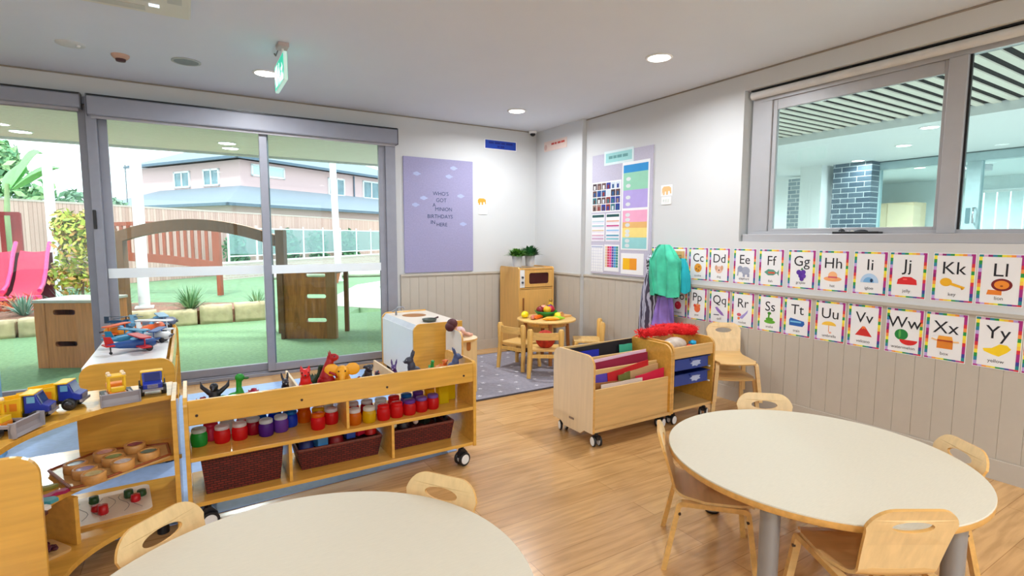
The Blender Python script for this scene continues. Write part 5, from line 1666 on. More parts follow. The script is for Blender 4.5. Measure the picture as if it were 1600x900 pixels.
# ================================================================ dressing-up bits heaped on the tub trolley
t = thing('red_boa', 'fluffy red boa heaped on top of the tub trolley', 'dress-up boa', (3.22, 2.82, 0.615))
mb = MB()
rnd = random.Random(4)
path = [(-0.27, 0.10, 0.045), (-0.18, 0.07, 0.055), (-0.08, 0.02, 0.06), (0.0, 0.05, 0.07), (0.08, -0.02, 0.06), (0.17, -0.04, 0.055), (0.22, 0.04, 0.05), (0.12, 0.10, 0.06), (0.0, 0.13, 0.06), (-0.1, 0.12, 0.05)]
mb.tube(path, [0.026, 0.034, 0.038, 0.04, 0.04, 0.038, 0.034, 0.036, 0.036, 0.03], 10)
for k in range(1800):
    i = rnd.randrange(len(path) - 1)
    f = rnd.random()
    c = Vector(path[i]).lerp(Vector(path[i + 1]), f)
    d = Vector((rnd.gauss(0, 1), rnd.gauss(0, 1), rnd.gauss(0, 1))).normalized()
    w = d.orthogonal().normalized() * 0.006
    p = c + d * 0.026
    mb.add([p - w, p + w, p + d * (0.02 + 0.04 * rnd.random() ** 2) + w * .4, p + d * 0.022 - w * .4], [(0, 1, 2, 3)])
mb.build('fluff', mat('boa_red', (214, 14, 16), 0.8, var=0.15), t)
t = thing('clear_bag', 'crumpled clear plastic bag under the red boa on the tub trolley', 'bag', (3.16, 2.76, 0.527))
MB().ell((0, 0, 0.05), (0.115, 0.07, 0.062), n=22).build('film', mat('clear_film', (232, 220, 208), 0.2, trans=0.45, var=0.15, scale=20, bump=0.9), t)
for x, y, z, c, lab, r in ((3.075, 2.70, 0.553, (214, 60, 30), 'orange-red pom-pom at the left of the tub trolley top', .026), (3.285, 2.72, 0.556, (226, 84, 44), 'orange pom-pom in front of the red boa', .029),
                          (3.345, 2.74, 0.575, (40, 170, 214), 'bright blue pom-pom at the right of the tub trolley top', .034), (3.34, 2.675, 0.552, (16, 110, 104), 'dark teal pom-pom at the right front of the tub trolley', .025),
                          (3.39, 2.80, 0.552, (236, 214, 60), 'yellow pom-pom in the right corner of the tub trolley', .025)):
    t = thing('pom_pom', lab, 'pom-pom', (x, y, z), 0, 'pom-poms on the tub trolley')
    mb = MB().ell((0, 0, 0), (r * .8, r * .8, r * .8))
    for k in range(120):
        d = Vector((rnd.gauss(0, 1), rnd.gauss(0, 1), rnd.gauss(0, 1))).normalized()
        w = d.orthogonal().normalized() * 0.003
        mb.add([d * r * .7 - w, d * r * .7 + w, d * r * 1.0 + w * .3, d * r * 1.0 - w * .3], [(0, 1, 2, 3)])
    mb.build('tuft', mat('pom_%d_%d_%d' % c, c, 0.8, var=0.12), t)

# ================================================================ dressing-up clothes on the wall hooks
hr = thing('coat_hook_rail', 'wooden hook rail on the right wall mostly hidden behind the dress-up clothes', 'hook rail', (3.945, 3.52, 1.235))
MB().box((-0.012, -0.15, -0.04), (0.0145, 0.15, 0.04)).build('board', W_BIRCHX, hr, bevel=0.003)
for k in range(5):
    y = -0.13 + 0.065 * k
    MB().tube([(-0.012, y, 0.0), (-0.06, y, -0.004), (-0.075, y, 0.018)], 0.006, 8).build('hook', CHROME, hr)

def garment(name, label, cat, y0, top, bottom, wt, wb, depth, rgb, folds=5, amp=0.02, seed=0, x0=3.865, sway=0.0, var=0.1, rgb2=None, m_=None, squash=1.0, neck=0.25):
    """A cloth hanging in folds from one point: closed rings down its length, gathered at the top."""
    rnd_ = random.Random(seed)
    ph = [rnd_.uniform(0, 6.28) for _ in range(4)]
    n, k = 44, 20
    mb = MB()
    vs, fs = [], []
    for j in range(k + 1):
        f = j / k
        w = wt + (wb - wt) * min(1, f / neck) ** 0.7 if f < neck else wb * (1.0 + 0.10 * math.sin(3.1 * (f - neck) + ph[3]))
        z = top + (bottom - top) * f
        d = depth * (0.35 + 0.65 * min(1, f / 0.22)) * squash
        for i in range(n):
            a = 2 * PI * i / n
            fold = 1 + 0.35 * amp / max(w, 0.03) * math.sin((2 * folds + 3) * a + ph[3] + 5 * f) + 1.25 * amp / max(w, 0.03) * math.sin(folds * a + ph[0] + 0.9 * f + 0.5 * math.sin(3 * f + ph[1])) * (0.35 + 0.8 * f)
            yy = w * math.cos(a) * fold
            xx = d * math.sin(a) * (1 + 0.35 * math.sin(folds * a + ph[2] + f))
            zz = z + (0.012 * math.sin(3 * a + ph[1]) if j == k else 0)
            vs.append((x0 + xx, y0 + yy + sway * f, zz))
    for j in range(k):
        for i in range(n):
            fs.append((j * n + i, j * n + (i + 1) % n, (j + 1) * n + (i + 1) % n, (j + 1) * n + i))
    mb.add(vs, fs, 0, True)
    mb.add(vs[:n], [tuple(range(n))], 0, True)
    mb.add(vs[-n:], [tuple(reversed(range(n)))], 0, True)
    o = mb.build(name, m_ or mat('cloth_%s_%d' % (name, rgb[0]), rgb, 0.75, var=var, scale=9))
    return tag(o, label, cat, 'dress-up clothes on the wall hooks')
garment('teal_tulle_dress', 'big sea-green tulle dress hanging in front of the other dress-up clothes', 'costume', 3.475, 1.335, 0.86, 0.05, 0.155, 0.055, (70, 196, 160), 7, 0.03, 1, 3.80, -0.02, 0.22, neck=0.3)
garment('turquoise_bag', 'turquoise cloth bag at the right of the hanging dress-up clothes', 'bag', 3.325, 1.21, 0.90, 0.02, 0.07, 0.04, (20, 170, 184), 3, 0.008, 2, 3.88, -0.01, 0.12, neck=0.5)
def check_mat(name, c1, c2, scale, noise=False):
    m = bpy.data.materials.new(name)
    m.use_nodes = True
    nt = m.node_tree
    p = nt.nodes['Principled BSDF']
    p.inputs['Roughness'].default_value = 0.8
    tc = nt.nodes.new('ShaderNodeTexCoord')
    if noise:
        v = nt.nodes.new('ShaderNodeTexNoise')
        v.inputs['Scale'].default_value = scale
        v.inputs['Detail'].default_value = 1
        out = v.outputs['Fac']
    else:
        v = nt.nodes.new('ShaderNodeTexWave')
        v.inputs['Scale'].default_value = scale
        v.inputs['Distortion'].default_value = 6
        v.bands_direction = 'Y'
        out = v.outputs['Fac']
    nt.links.new(tc.outputs['Object'], v.inputs['Vector'])
    r_ = nt.nodes.new('ShaderNodeValToRGB')
    r_.color_ramp.interpolation = 'EASE'
    r_.color_ramp.elements[0].position = 0.46
    r_.color_ramp.elements[1].position = 0.54
    r_.color_ramp.elements[0].color = lin(c1)
    r_.color_ramp.elements[1].color = lin(c2)
    nt.links.new(out, r_.inputs['Fac'])
    nt.links.new(r_.outputs['Color'], p.inputs['Base Color'])
    return m
garment('spotted_scarf', 'black and white patterned cloth at the top left of the hanging clothes', 'costume', 3.70, 1.235, 1.00, 0.03, 0.055, 0.045, (40, 40, 50), 4, 0.012, 3, 3.87, -0.02, m_=check_mat('black_white_print', (22, 20, 34), (206, 206, 220), 38, True), neck=0.3)
garment('striped_cape', 'grey and white shiny cape hanging lowest at the left of the clothes', 'costume', 3.655, 1.17, 0.44, 0.03, 0.095, 0.05, (150, 150, 170), 5, 0.018, 4, 3.86, 0.055, m_=check_mat('grey_silver_print', (66, 60, 80), (176, 176, 196), 7), neck=0.35)
garment('lilac_skirt', 'lilac satin skirt hanging below the sea-green dress', 'costume', 3.50, 0.90, 0.47, 0.05, 0.115, 0.05, (150, 122, 206), 6, 0.02, 5, 3.86, 0.02, 0.2, neck=0.9)
garment('navy_jacket', 'dark navy dress-up jacket hanging between the cape and the sea-green dress', 'costume', 3.575, 1.20, 0.62, 0.04, 0.085, 0.035, (26, 28, 50), 4, 0.012, 6, 3.895, 0.0, 0.2, neck=0.3)

# pale blue soft-play panel at the left edge
t = thing('soft_play_panel', 'pale blue padded play panel just showing at the left edge', 'play panel', (-1.15, 4.45, 0))
MB().prism(rrect(-0.40, 0.0, 0.10, 1.06, 0.12, 8, (0, 0, 1, 1)), -0.05, 0.05, 'xz').build('pad', mat('pale_blue_vinyl', (112, 170, 214), 0.4), t, bevel=0.02)
# ================================================================ things pinned to the walls
def on_right(name, label, cat, y, z, x=RX_, group=None):
    return thing(name, label, cat, (x, y, z), -PI / 2, group)
def on_front(name, label, cat, x, z, group=None):
    return thing(name, label, cat, (x, GY, z), 0, group)
def flat(mb, poly, d0, d1, mi=0):
    """Outline in wall coordinates (right, up), from depth d0 out to d1."""
    return mb.prism(poly, -d1, -d0, 'xz', mi=mi)
def rect(x0, z0, x1, z1):
    return [(x0, z0), (x1, z0), (x1, z1), (x0, z1)]
def write(mb, s, size, x, z, d, mi=0, wide=1.0, ang=0.0):
    vs, fs = text_shape(s, size)
    M = T(x, -d, z) @ RX(PI / 2) @ Matrix.Rotation(ang, 4, 'Z') @ Matrix.Scale(wide, 4, (1, 0, 0))
    mb.add(vs, fs, mi, False, M)
def pm(rgb, rough=0.6):
    return mat('print_%d_%d_%d' % rgb, rgb, rough, var=0.03)

# birthday pinboard on the front wall
LILAC = mat('lilac_pinboard_felt', (154, 150, 184), 0.95, var=0.05, scale=60)
t = on_front('birthday_pinboard', 'tall lilac pinboard with birthday lettering beside the glass doors', 'pinboard', 2.535, 1.645)
flat(MB(), rect(-0.435, -0.655, 0.435, 0.655), 0.0, 0.018).build('felt', LILAC, t, bevel=0.002)
le = MB()
DKT = pm((58, 74, 110))
for s, x, z, sz in (("WHO'S", 0.015, 0.258, 0.062), ('GOT', 0.02, 0.182, 0.062), ('A', -0.07, 0.125, 0.06), ('MINION', 0.05, 0.078, 0.06), ('BIRTHDAYS', 0.005, -0.006, 0.062), ('IN', -0.087, -0.073, 0.06), ('HERE', 0.025, -0.10, 0.06)):
    write(le, s, sz, x, z, 0.0195)
le.build('lettering', DKT, t)
for x, z in ((-0.28, 0.47), (0.18, 0.56), (0.12, 0.46), (-0.20, 0.20), (0.27, 0.24), (-0.30, 0.12), (0.30, -0.09)):
    cl = MB()
    flat(cl, [(x + 0.045 * math.cos(a) * (1 + 0.18 * math.cos(5 * a)), z + 0.02 * math.sin(a) * (1 + 0.2 * math.cos(4 * a))) for a in [2 * PI * i / 24 for i in range(24)]], 0.018, 0.0192)
    cl.build('paper_cloud', pm((166, 176, 214)), t)

# blue notice near the ceiling
t = on_front('wall_sign', 'dark blue notice high on the wall, left of the corner camera', 'sign', 3.368, 2.532)
flat(MB(), rect(-0.23, -0.058, 0.23, 0.058), 0, 0.004).build('backing', PAPER, t)
flat(MB(), rect(-0.219, -0.05, 0.219, 0.05), 0.004, 0.0055).build('blue_face', pm((22, 62, 168), 0.35), t)
mb = MB()
for z, xs in ((0.02, ((-0.17, -0.10), (-0.085, -0.01), (0.005, 0.06), (0.075, 0.17))), (-0.022, ((-0.05, -0.015), (-0.005, 0.05)))):
    for a, b in xs:
        flat(mb, rect(a, z - 0.012, b, z + 0.012), 0.0055, 0.0062)
mb.build('faint_print', pm((12, 34, 130)), t)
# peach notice on the pier
t = on_right('wall_sign', 'pale peach notice with red printing high on the right wall, beside the corner', 'sign', 5.35, 2.528, x=3.90)
flat(MB(), rect(-0.235, -0.06, 0.235, 0.06), 0, 0.003).build('backing', pm((226, 204, 194)), t)
mb = MB()
for a, b in ((-0.08, -0.02), (-0.01, 0.03), (0.05, 0.11), (0.12, 0.19)):
    flat(mb, rect(a, 0.006, b, 0.03), 0.003, 0.0037)
mb.build('red_print', pm((196, 74, 60)), t)
flat(MB(), [(-0.2 + 0.03 * math.cos(a), -0.01 + 0.035 * math.sin(a)) for a in [2 * PI * i / 16 for i in range(16)]], 0.003, 0.0037).build('picture', pm((206, 170, 160)), t)

# small picture with a card under it, once on each wall
def picture_pair(t, c1):
    eleph = [(-0.055, -0.035), (-0.055, 0.02), (-0.035, 0.04), (0.03, 0.04), (0.055, 0.025), (0.06, -0.03), (0.045, -0.03), (0.042, -0.005), (0.02, -0.005), (0.018, -0.04), (-0.002, -0.04), (-0.005, -0.008), (-0.02, -0.008), (-0.024, -0.04), (-0.042, -0.04), (-0.042, -0.01)]
    flat(MB(), rect(-0.07, -0.05, 0.07, 0.055), 0, 0.002).build('backing', PAPER, t)
    flat(MB(), eleph, 0.002, 0.003).build('animal_shape', pm(c1), t)
t = on_front('animal_picture', 'small orange paper elephant on the wall beside the lilac pinboard', 'picture', 3.10, 1.832)
picture_pair(t, (226, 160, 50))
t = on_front('switch_plate', 'white switch plate under the orange elephant beside the lilac pinboard', 'switch', 3.112, 1.716)
flat(MB(), rrect(-0.06, -0.037, 0.06, 0.037, 0.006), 0, 0.007).build('plate', PLASTIC_W, t, bevel=0.002)
for x in (-0.03, 0.0, 0.03):
    flat(MB(), rect(x - 0.006, -0.012, x + 0.006, 0.012), 0.007, 0.011).build('rocker', mat('rocker_white', (214, 222, 218), 0.4), t)
t = on_right('animal_picture', 'small pale orange animal picture on the right wall beside the schedule pinboard', 'picture', 3.614, 1.85)
picture_pair(t, (232, 190, 130))
t = on_right('switch_plate', 'white switch plate on the right wall below the pale orange picture', 'switch', 3.612, 1.755)
flat(MB(), rrect(-0.06, -0.037, 0.06, 0.037, 0.006), 0, 0.007).build('plate', PLASTIC_W, t, bevel=0.002)
for x in (-0.03, 0.0, 0.03):
    flat(MB(), rect(x - 0.006, -0.012, x + 0.006, 0.012), 0.007, 0.011).build('rocker', mat('rocker_white', (214, 222, 218), 0.4), t)

# schedule pinboard on the right wall
LILAC2 = mat('pale_lilac_felt', (188, 184, 202), 0.95, var=0.05, scale=60)
PBY, PBZ = 4.245, 1.65
t = on_right('schedule_pinboard', 'pale lilac pinboard on the right wall covered with charts and photos', 'pinboard', PBY, PBZ)
flat(MB(), rect(-0.455, -0.655, 0.455, 0.66), 0, 0.016).build('felt', LILAC2, t, bevel=0.002)
def pinned(name, label, cat, lx, z, group='sheets on the schedule pinboard'):
    return on_right(name, label, cat, PBY - lx, z, x=RX_ - 0.016, group=group)
t = pinned('header_strip', 'pale teal header strip at the top of the schedule pinboard', 'poster', -0.03, 2.255)
flat(MB(), rect(-0.225, -0.075, 0.225, 0.075), 0, 0.002).build('sheet', pm((214, 230, 232)), t)
flat(MB(), rect(-0.20, -0.05, 0.20, 0.05), 0.002, 0.0028).build('teal_panel', pm((150, 206, 206)), t)
mb = MB()
for a, b in ((-0.15, -0.09), (-0.08, -0.03), (-0.02, 0.05), (0.065, 0.14)):
    flat(mb, rect(a, -0.012, b, 0.018), 0.0028, 0.0034)
mb.build('faint_print', pm((92, 150, 150)), t)
t = pinned('routine_chart', 'tall routine chart with blue, green, purple, pink, yellow and teal bands', 'poster', 0.228, 1.725)
flat(MB(), rect(-0.195, -0.455, 0.195, 0.455), 0, 0.002).build('sheet', PAPER, t)
bands = [((20, 140, 206), 0.425, 0.345), ((146, 206, 178), 0.345, 0.165), ((176, 160, 220), 0.165, -0.02), ((236, 166, 196), -0.045, -0.165), ((230, 180, 110), -0.165, -0.225), ((240, 216, 130), -0.225, -0.325), ((146, 204, 206), -0.325, -0.44)]
mb = MB()
for k, (c, a, b) in enumerate(bands):
    flat(mb, rect(-0.175, b, 0.175, a), 0.002, 0.0028, mi=k)
mb.build('bands', [pm(c) for c, a, b in bands], t)
mb = MB()
for z in (0.28, 0.21, 0.09, 0.02, -0.09, -0.14, -0.195, -0.26, -0.30, -0.36, -0.41):
    flat(mb, oval(-0.10, z, 0.035, 0.02, 12), 0.0028, 0.0034)
mb.build('picture_spots', pm((214, 220, 222)), t)
t = pinned('photo_collage', 'collage of small dark photos on the left of the schedule pinboard', 'poster', -0.215, 1.845)
flat(MB(), rect(-0.235, -0.165, 0.235, 0.165), 0, 0.002).build('sheet', PAPER, t)
rnd = random.Random(9)
mb = MB()
cs = [(24, 80, 130), (130, 40, 40), (90, 60, 60), (200, 210, 220), (40, 110, 120), (60, 44, 50), (26, 50, 140), (150, 120, 110), (226, 226, 226)]
for i in range(6):
    for j in range(4):
        a, b = -0.225 + 0.075 * i, -0.155 + 0.0775 * j
        flat(mb, rect(a + 0.003, b + 0.003, a + 0.070, b + 0.072), 0.002, 0.0028, mi=rnd.randrange(9))
        flat(mb, rect(a + 0.02, b + 0.008, a + 0.05, b + 0.05), 0.0028, 0.0032, mi=rnd.randrange(9))
mb.build('photos', [pm(c) for c in cs], t)
for lx, lab, cc in ((-0.341, 'left sheet of the two striped schedules on the pinboard', [(30, 80, 80), (190, 210, 220), (150, 190, 200), (220, 200, 170), (210, 170, 190), (200, 160, 190)]),
                    (-0.10, 'right sheet of the two striped schedules on the pinboard', [(30, 80, 80), (220, 170, 150), (190, 60, 130), (150, 190, 226), (80, 150, 180), (120, 190, 200)])):
    t = pinned('schedule_sheet', lab, 'poster', lx, 1.508)
    flat(MB(), rect(-0.108, -0.152, 0.108, 0.152), 0, 0.002).build('sheet', PAPER, t)
    mb = MB()
    for k, z in enumerate((0.128, 0.07, 0.02, -0.03, -0.085, -0.122)):
        flat(mb, rect(-0.098, z - (0.014 if k == 0 else 0.009), 0.098, z + (0.014 if k == 0 else 0.007)), 0.002, 0.0028, mi=k)
        if k:
            flat(mb, rect(-0.098, z - 0.028, 0.098, z - 0.012), 0.002, 0.0025, mi=6)
    mb.build('stripes', [pm(c) for c in cc] + [pm((226, 220, 232))], t)
t = pinned('calendar_sheet', 'white grid sheet at the lower left of the schedule pinboard', 'poster', -0.348, 1.163)
flat(MB(), rect(-0.105, -0.15, 0.105, 0.15), 0, 0.002).build('sheet', PAPER, t)
mb = MB()
for i in range(6):
    flat(mb, rect(-0.095 + 0.038 * i - 0.001, -0.14, -0.095 + 0.038 * i + 0.001, 0.12), 0.002, 0.0028)
for i in range(9):
    flat(mb, rect(-0.095, -0.14 + 0.0325 * i - 0.001, 0.095, -0.14 + 0.0325 * i + 0.001), 0.002, 0.0028)
flat(mb, rect(-0.095, 0.126, 0.095, 0.14), 0.002, 0.0028)
mb.build('grid_lines', pm((170, 176, 206)), t)
t = pinned('colour_grid_chart', 'rainbow coloured grid chart at the bottom of the schedule pinboard', 'poster', -0.11, 1.176)
flat(MB(), rect(-0.118, -0.145, 0.118, 0.145), 0, 0.002).build('sheet', PAPER, t)
mb = MB()
gc = [(226, 196, 160), (206, 60, 90), (226, 70, 150), (90, 70, 160), (60, 150, 210), (50, 140, 130)]
for i in range(6):
    for j in range(8):
        flat(mb, rect(-0.10 + 0.0345 * i, -0.10 + 0.029 * j, -0.10 + 0.0345 * i + 0.031, -0.10 + 0.029 * j + 0.025), 0.002, 0.0028, mi=i)
mb.build('cells', [pm(c) for c in gc], t)
t = pinned('orange_page', 'white page with an orange square at the lower right of the schedule pinboard', 'poster', 0.205, 1.125)
flat(MB(), rect(-0.165, -0.11, 0.165, 0.11), 0, 0.002).build('sheet', PAPER, t)
mb = MB()
flat(mb, rect(-0.135, -0.062, -0.035, 0.058), 0.002, 0.0028, mi=0)
flat(mb, rect(-0.035, -0.062, 0.068, 0.058), 0.002, 0.0028, mi=1)
mb.build('orange_square', [pm((242, 186, 20)), pm((236, 152, 30))], t)

# ---------------------------------------------------------------- alphabet cards
BC = [(26, 132, 140), (222, 180, 214), (140, 30, 110), (40, 130, 160), (40, 150, 70), (240, 226, 60), (246, 200, 70), (240, 150, 70), (214, 50, 60), (170, 40, 130), (60, 60, 150), (190, 160, 220)]
BM = [pm(c) for c in BC]
CW_, CH_ = 0.1055, 0.1485
def border_mesh():
    mb = MB()
    b, g = 0.0155, 0.004
    x0, x1, z0, z1 = -CW_ + g, CW_ - g, -CH_ + g, CH_ - g
    seq_t = [0, 1, 2, 3, 4, 5, 6, 7, 11, 9]
    n = len(seq_t)
    for i in range(n):
        flat(mb, rect(x0 + (x1 - x0) * i / n, z1 - b * .8, x0 + (x1 - x0) * (i + 1) / n, z1), 0.0012, 0.0019, mi=seq_t[i])
    seq_b = [9, 11, 7, 6, 5, 4, 0, 10, 9, 8]
    for i in range(n):
        flat(mb, rect(x0 + (x1 - x0) * i / n, z0, x0 + (x1 - x0) * (i + 1) / n, z0 + b * .6), 0.0012, 0.0019, mi=seq_b[i])
    seq_l = [11, 3, 4, 5, 7, 8, 2, 9, 11, 3, 4, 5]
    k = len(seq_l)
    for i in range(k):
        flat(mb, rect(x0, z0 + b * .6 + (z1 - z0 - b * 1.4) * i / k, x0 + b, z0 + b * .6 + (z1 - z0 - b * 1.4) * (i + 1) / k), 0.0012, 0.0019, mi=seq_l[i])
    seq_r = [0, 10, 9, 9, 8, 6, 5, 4, 7, 8, 9, 9]
    for i in range(k):
        flat(mb, rect(x1 - b, z0 + b * .6 + (z1 - z0 - b * 1.4) * i / k, x1, z0 + b * .6 + (z1 - z0 - b * 1.4) * (i + 1) / k), 0.0012, 0.0019, mi=seq_r[i])
    return mb
BORDER = border_mesh()
def circ(x, z, rx, rz=None, n=20):
    return oval(x, z, rx, rz or rx, n)
PICS = {
 'A': [((210, 40, 40), circ(0, 0, .035)), ((60, 130, 50), [(0, .03), (.02, .05), (.03, .045)])],
 'B': [((60, 100, 190), circ(0, 0, .035)), ((240, 210, 60), circ(0, 0, .014))],
 'C': [((222, 150, 40), circ(0, 0, .036, .036)), ((150, 90, 30), circ(.01, .01, .007)), ((150, 90, 30), circ(-.015, -.008, .007)), ((150, 90, 30), circ(.006, -.018, .006))],
 'D': [((230, 190, 170), circ(0, -.005, .032, .028)), ((210, 160, 130), circ(-.026, .01, .012, .02)), ((210, 160, 130), circ(.026, .01, .012, .02)), ((90, 60, 60), circ(0, -.008, .007, .005))],
 'E': [((160, 166, 186), circ(0.01, 0, .036, .03)), ((150, 156, 178), circ(-.035, .012, .022, .024)), ((160, 166, 186), [(-.055, .01), (-.045, .005), (-.05, -.04), (-.06, -.04)]), ((150, 156, 178), [(-.01, -.02), (.006, -.02), (.006, -.046), (-.01, -.046)]), ((150, 156, 178), [(.026, -.02), (.042, -.02), (.042, -.046), (.026, -.046)])],
 'F': [((90, 150, 130), [(-.05, 0), (-.02, .022), (.02, .02), (.045, .0), (.06, .022), (.06, -.022), (.045, -.004), (.02, -.02), (-.02, -.022)]), ((214, 90, 60), rect(-.02, -.008, .03, .004))],
 'G': [((84, 40, 150), circ(-.016, .012, .017)), ((96, 50, 164), circ(.014, .014, .017)), ((84, 40, 150), circ(0, -.01, .018)), ((96, 50, 164), circ(.018, -.012, .015)), ((84, 40, 150), circ(.006, -.032, .014)), ((60, 130, 60), [(-.004, .03), (.006, .045), (.014, .028)])],
 'H': [((244, 170, 110), circ(0, -.018, .056, .016)), ((248, 184, 130), circ(0, .004, .028, .026)), ((214, 90, 110), rect(-.028, -.012, .028, -.002))],
 'I': [((176, 206, 236), [(.05 * math.cos(PI * i / 14), -.025 + .055 * math.sin(PI * i / 14)) for i in range(15)]), ((120, 176, 222), [(.03 * math.cos(PI * i / 14) - .004, -.025 + .032 * math.sin(PI * i / 14)) for i in range(15)]), ((24, 50, 90), circ(.012, -.012, .008, .011))],
 'J': [((214, 36, 40), [(-.05, -.022), (.05, -.022), (.046, .006), (.02, .022), (-.02, .022), (-.046, .006)]), ((240, 90, 90), circ(-.01, .008, .012, .005))],
 'K': [((236, 176, 30), circ(-.03, .006, .027, .023)), ((236, 176, 30), [(-.008, .006), (.055, -.016), (.05, -.028), (-.012, -.008)]), ((200, 140, 20), [(.035, -.018), (.04, -.032), (.048, -.03), (.045, -.02)])],
 'L': [((232, 130, 40), [(-.05, -.045), (.01, -.045), (.01, -.02), (-.045, -.02)]), ((120, 24, 30), circ(.008, .008, .042, .032)), ((236, 140, 40), circ(.008, .008, .03, .022)), ((150, 70, 30), circ(.008, .002, .006, .004))],
 'O': [((206, 40, 60), circ(0, 0, .034)), ((226, 90, 100), circ(-.01, .01, .008))],
 'P': [((236, 110, 60), circ(.004, -.006, .03, .03)), ((226, 80, 50), circ(-.02, .018, .013)), ((236, 120, 70), circ(.022, .02, .012)), ((236, 150, 90), circ(.004, .026, .01))],
 'Q': [((150, 110, 190), [(-.04, .026), (-.02, .03), (.03, -.01), (.045, -.034), (.02, -.03), (-.02, .0)]), ((60, 50, 90), [(-.05, -.03), (.0, -.028), (.0, -.034), (-.05, -.036)])],
 'R': [((160, 150, 214), [(-.03, -.03), (.02, .01), (.045, .036), (.04, .012), (.0, -.036)]), ((206, 90, 110), circ(-.028, -.006, .018, .012)), ((226, 120, 60), circ(-.03, -.034, .01))],
 'S': [((96, 170, 50), circ(.0, -.026, .042, .014)), ((84, 160, 44), circ(-.002, -.008, .028, .012)), ((76, 150, 40), [(-.014, -.008), (-.004, -.008), (.0, .03), (-.012, .03)]), ((66, 140, 40), circ(-.004, .034, .014, .01))],
 'T': [((34, 96, 176), [(-.052, -.028), (.04, -.03), (.054, -.012), (.05, .006), (-.045, .024), (-.054, .01)]), ((120, 190, 226), rect(-.045, -.006, .03, .004))],
 'U': [((244, 196, 70), [(.045 * math.cos(PI * i / 12) - .004, .006 + .026 * math.sin(PI * i / 12)) for i in range(13)]), ((226, 150, 90), [(-.006, .006), (-.002, .006), (-.002, -.036), (-.006, -.036)]), ((240, 170, 150), circ(.006, -.04, .008, .006))],
 'V': [((206, 44, 40), [(-.048, -.028), (.048, -.03), (.006, .03), (-.008, .03)]), ((240, 120, 50), [(-.008, .03), (.006, .03), (.012, .012), (0, .018), (-.012, .01)])],
 'W': [((30, 130, 60), circ(-.012, .012, .034, .032)), ((214, 36, 36), [(-.02 + .045 * (1 + math.cos(PI + PI * i / 12)), -.016 + .03 * math.sin(PI + PI * i / 12)) for i in range(13)]), ((90, 170, 80), circ(-.02, .016, .006, .024))],
 'X': [((222, 130, 40), rect(-.036, -.034, .036, .012)), ((240, 164, 60), [(-.03, .036), (.03, .036), (.036, .012), (-.036, .012)]), ((236, 190, 130), [(-.06, .02), (-.036, .012), (-.036, .004), (-.064, .012)]), ((236, 190, 130), [(.06, .014), (.036, .012), (.036, .004), (.064, .006)]), ((170, 60, 30), rect(-.034, .006, .034, .014))],
 'Y': [((244, 206, 30), [(-.056, .0), (-.02, .006), (.01, .03), (.04, .028), (.056, .01), (.04, -.01), (.01, -.034), (-.02, -.026), (-.05, -.014)])],
 'Z': [((60, 60, 70), circ(0, 0, .036, .026)), ((230, 230, 234), rect(-.02, -.02, -.01, .02)), ((230, 230, 234), rect(.004, -.022, .014, .022))],
}
WORDS = {'A': 'apple', 'B': 'ball', 'C': 'cookie', 'D': 'dog', 'E': 'elephant', 'F': 'fish', 'G': 'grapes', 'H': 'hat', 'I': 'igloo', 'J': 'jelly', 'K': 'key', 'L': 'lion', 'O': 'octopus', 'P': 'paw', 'Q': 'quill', 'R': 'rocket',
         'S': 'snake', 'T': 'train', 'U': 'umbrella', 'V': 'volcano', 'W': 'watermelon', 'X': 'box', 'Y': 'yellow', 'Z': 'zebra'}
SEEN = {'A': 'mostly hidden by the sea-green dress', 'B': 'half hidden by the sea-green dress', 'C': 'with an orange round picture', 'D': 'with a pale dog face', 'E': 'with a grey elephant', 'F': 'with a small fish', 'G': 'with purple grapes', 'H': 'with an orange hat',
        'I': 'with a pale blue dome', 'J': 'with a red jelly', 'K': 'with a yellow key', 'L': 'with a brown-maned lion', 'O': 'with a red round picture', 'P': 'with an orange picture', 'Q': 'with a slanting purple picture', 'R': 'with a lilac picture',
        'S': 'with a green snake', 'T': 'with a blue picture', 'U': 'with a small yellow picture', 'V': 'with a red triangle', 'W': 'with a watermelon', 'X': 'with an orange box', 'Y': 'with a yellow splash', 'Z': 'cut off by the right edge of the picture'}
def card(L, y, z, row):
    t = on_right('alphabet_card', '%s%s alphabet card %s, in the %s row' % (L, L.lower(), SEEN[L], row), 'alphabet card', y, z, x=RX_ - (0.0 if row == 'upper' else 0.0125), group='alphabet cards on the right wall')
    flat(MB(), rect(-CW_, -CH_, CW_, CH_), 0, 0.0012).build('card', PAPER, t)
    if not hasattr(card, 'border'):
        card.border = BORDER.build('border', BM, t)
    else:
        o = card.border.copy()
        COL.objects.link(o)
        o.parent = t
    mb = MB()
    write(mb, L + L.lower(), 0.108, 0, 0.058 if L not in 'GJPQY' else 0.052, 0.0019)
    mb.build('letters', INK, t)
    mb = MB()
    for k, (c, poly) in enumerate(PICS[L]):
        flat(mb, [(p[0] * 1.12, p[1] * 1.12 - 0.036) for p in poly], 0.0012, 0.0017 + 0.0004 * k, mi=k)
    mb.build('picture', [pm(c) for c, p in PICS[L]], t)
    mb = MB()
    write(mb, WORDS[L], 0.028, 0, -0.105, 0.0019)
    mb.build('caption', INK, t)
for L, y in zip('ABCDEFGHIJKL', (3.675, 3.446, 3.214, 2.99, 2.743, 2.507, 2.262, 2.031, 1.789, 1.568, 1.328, 1.109)):
    card(L, y, 1.162, 'upper')
for L, y in zip('OPQRSTUVWXYZ', (3.42, 3.201, 2.962, 2.734, 2.489, 2.268, 2.026, 1.798, 1.559, 1.338, 1.093, 0.877)):
    card(L, y, 0.797, 'lower')

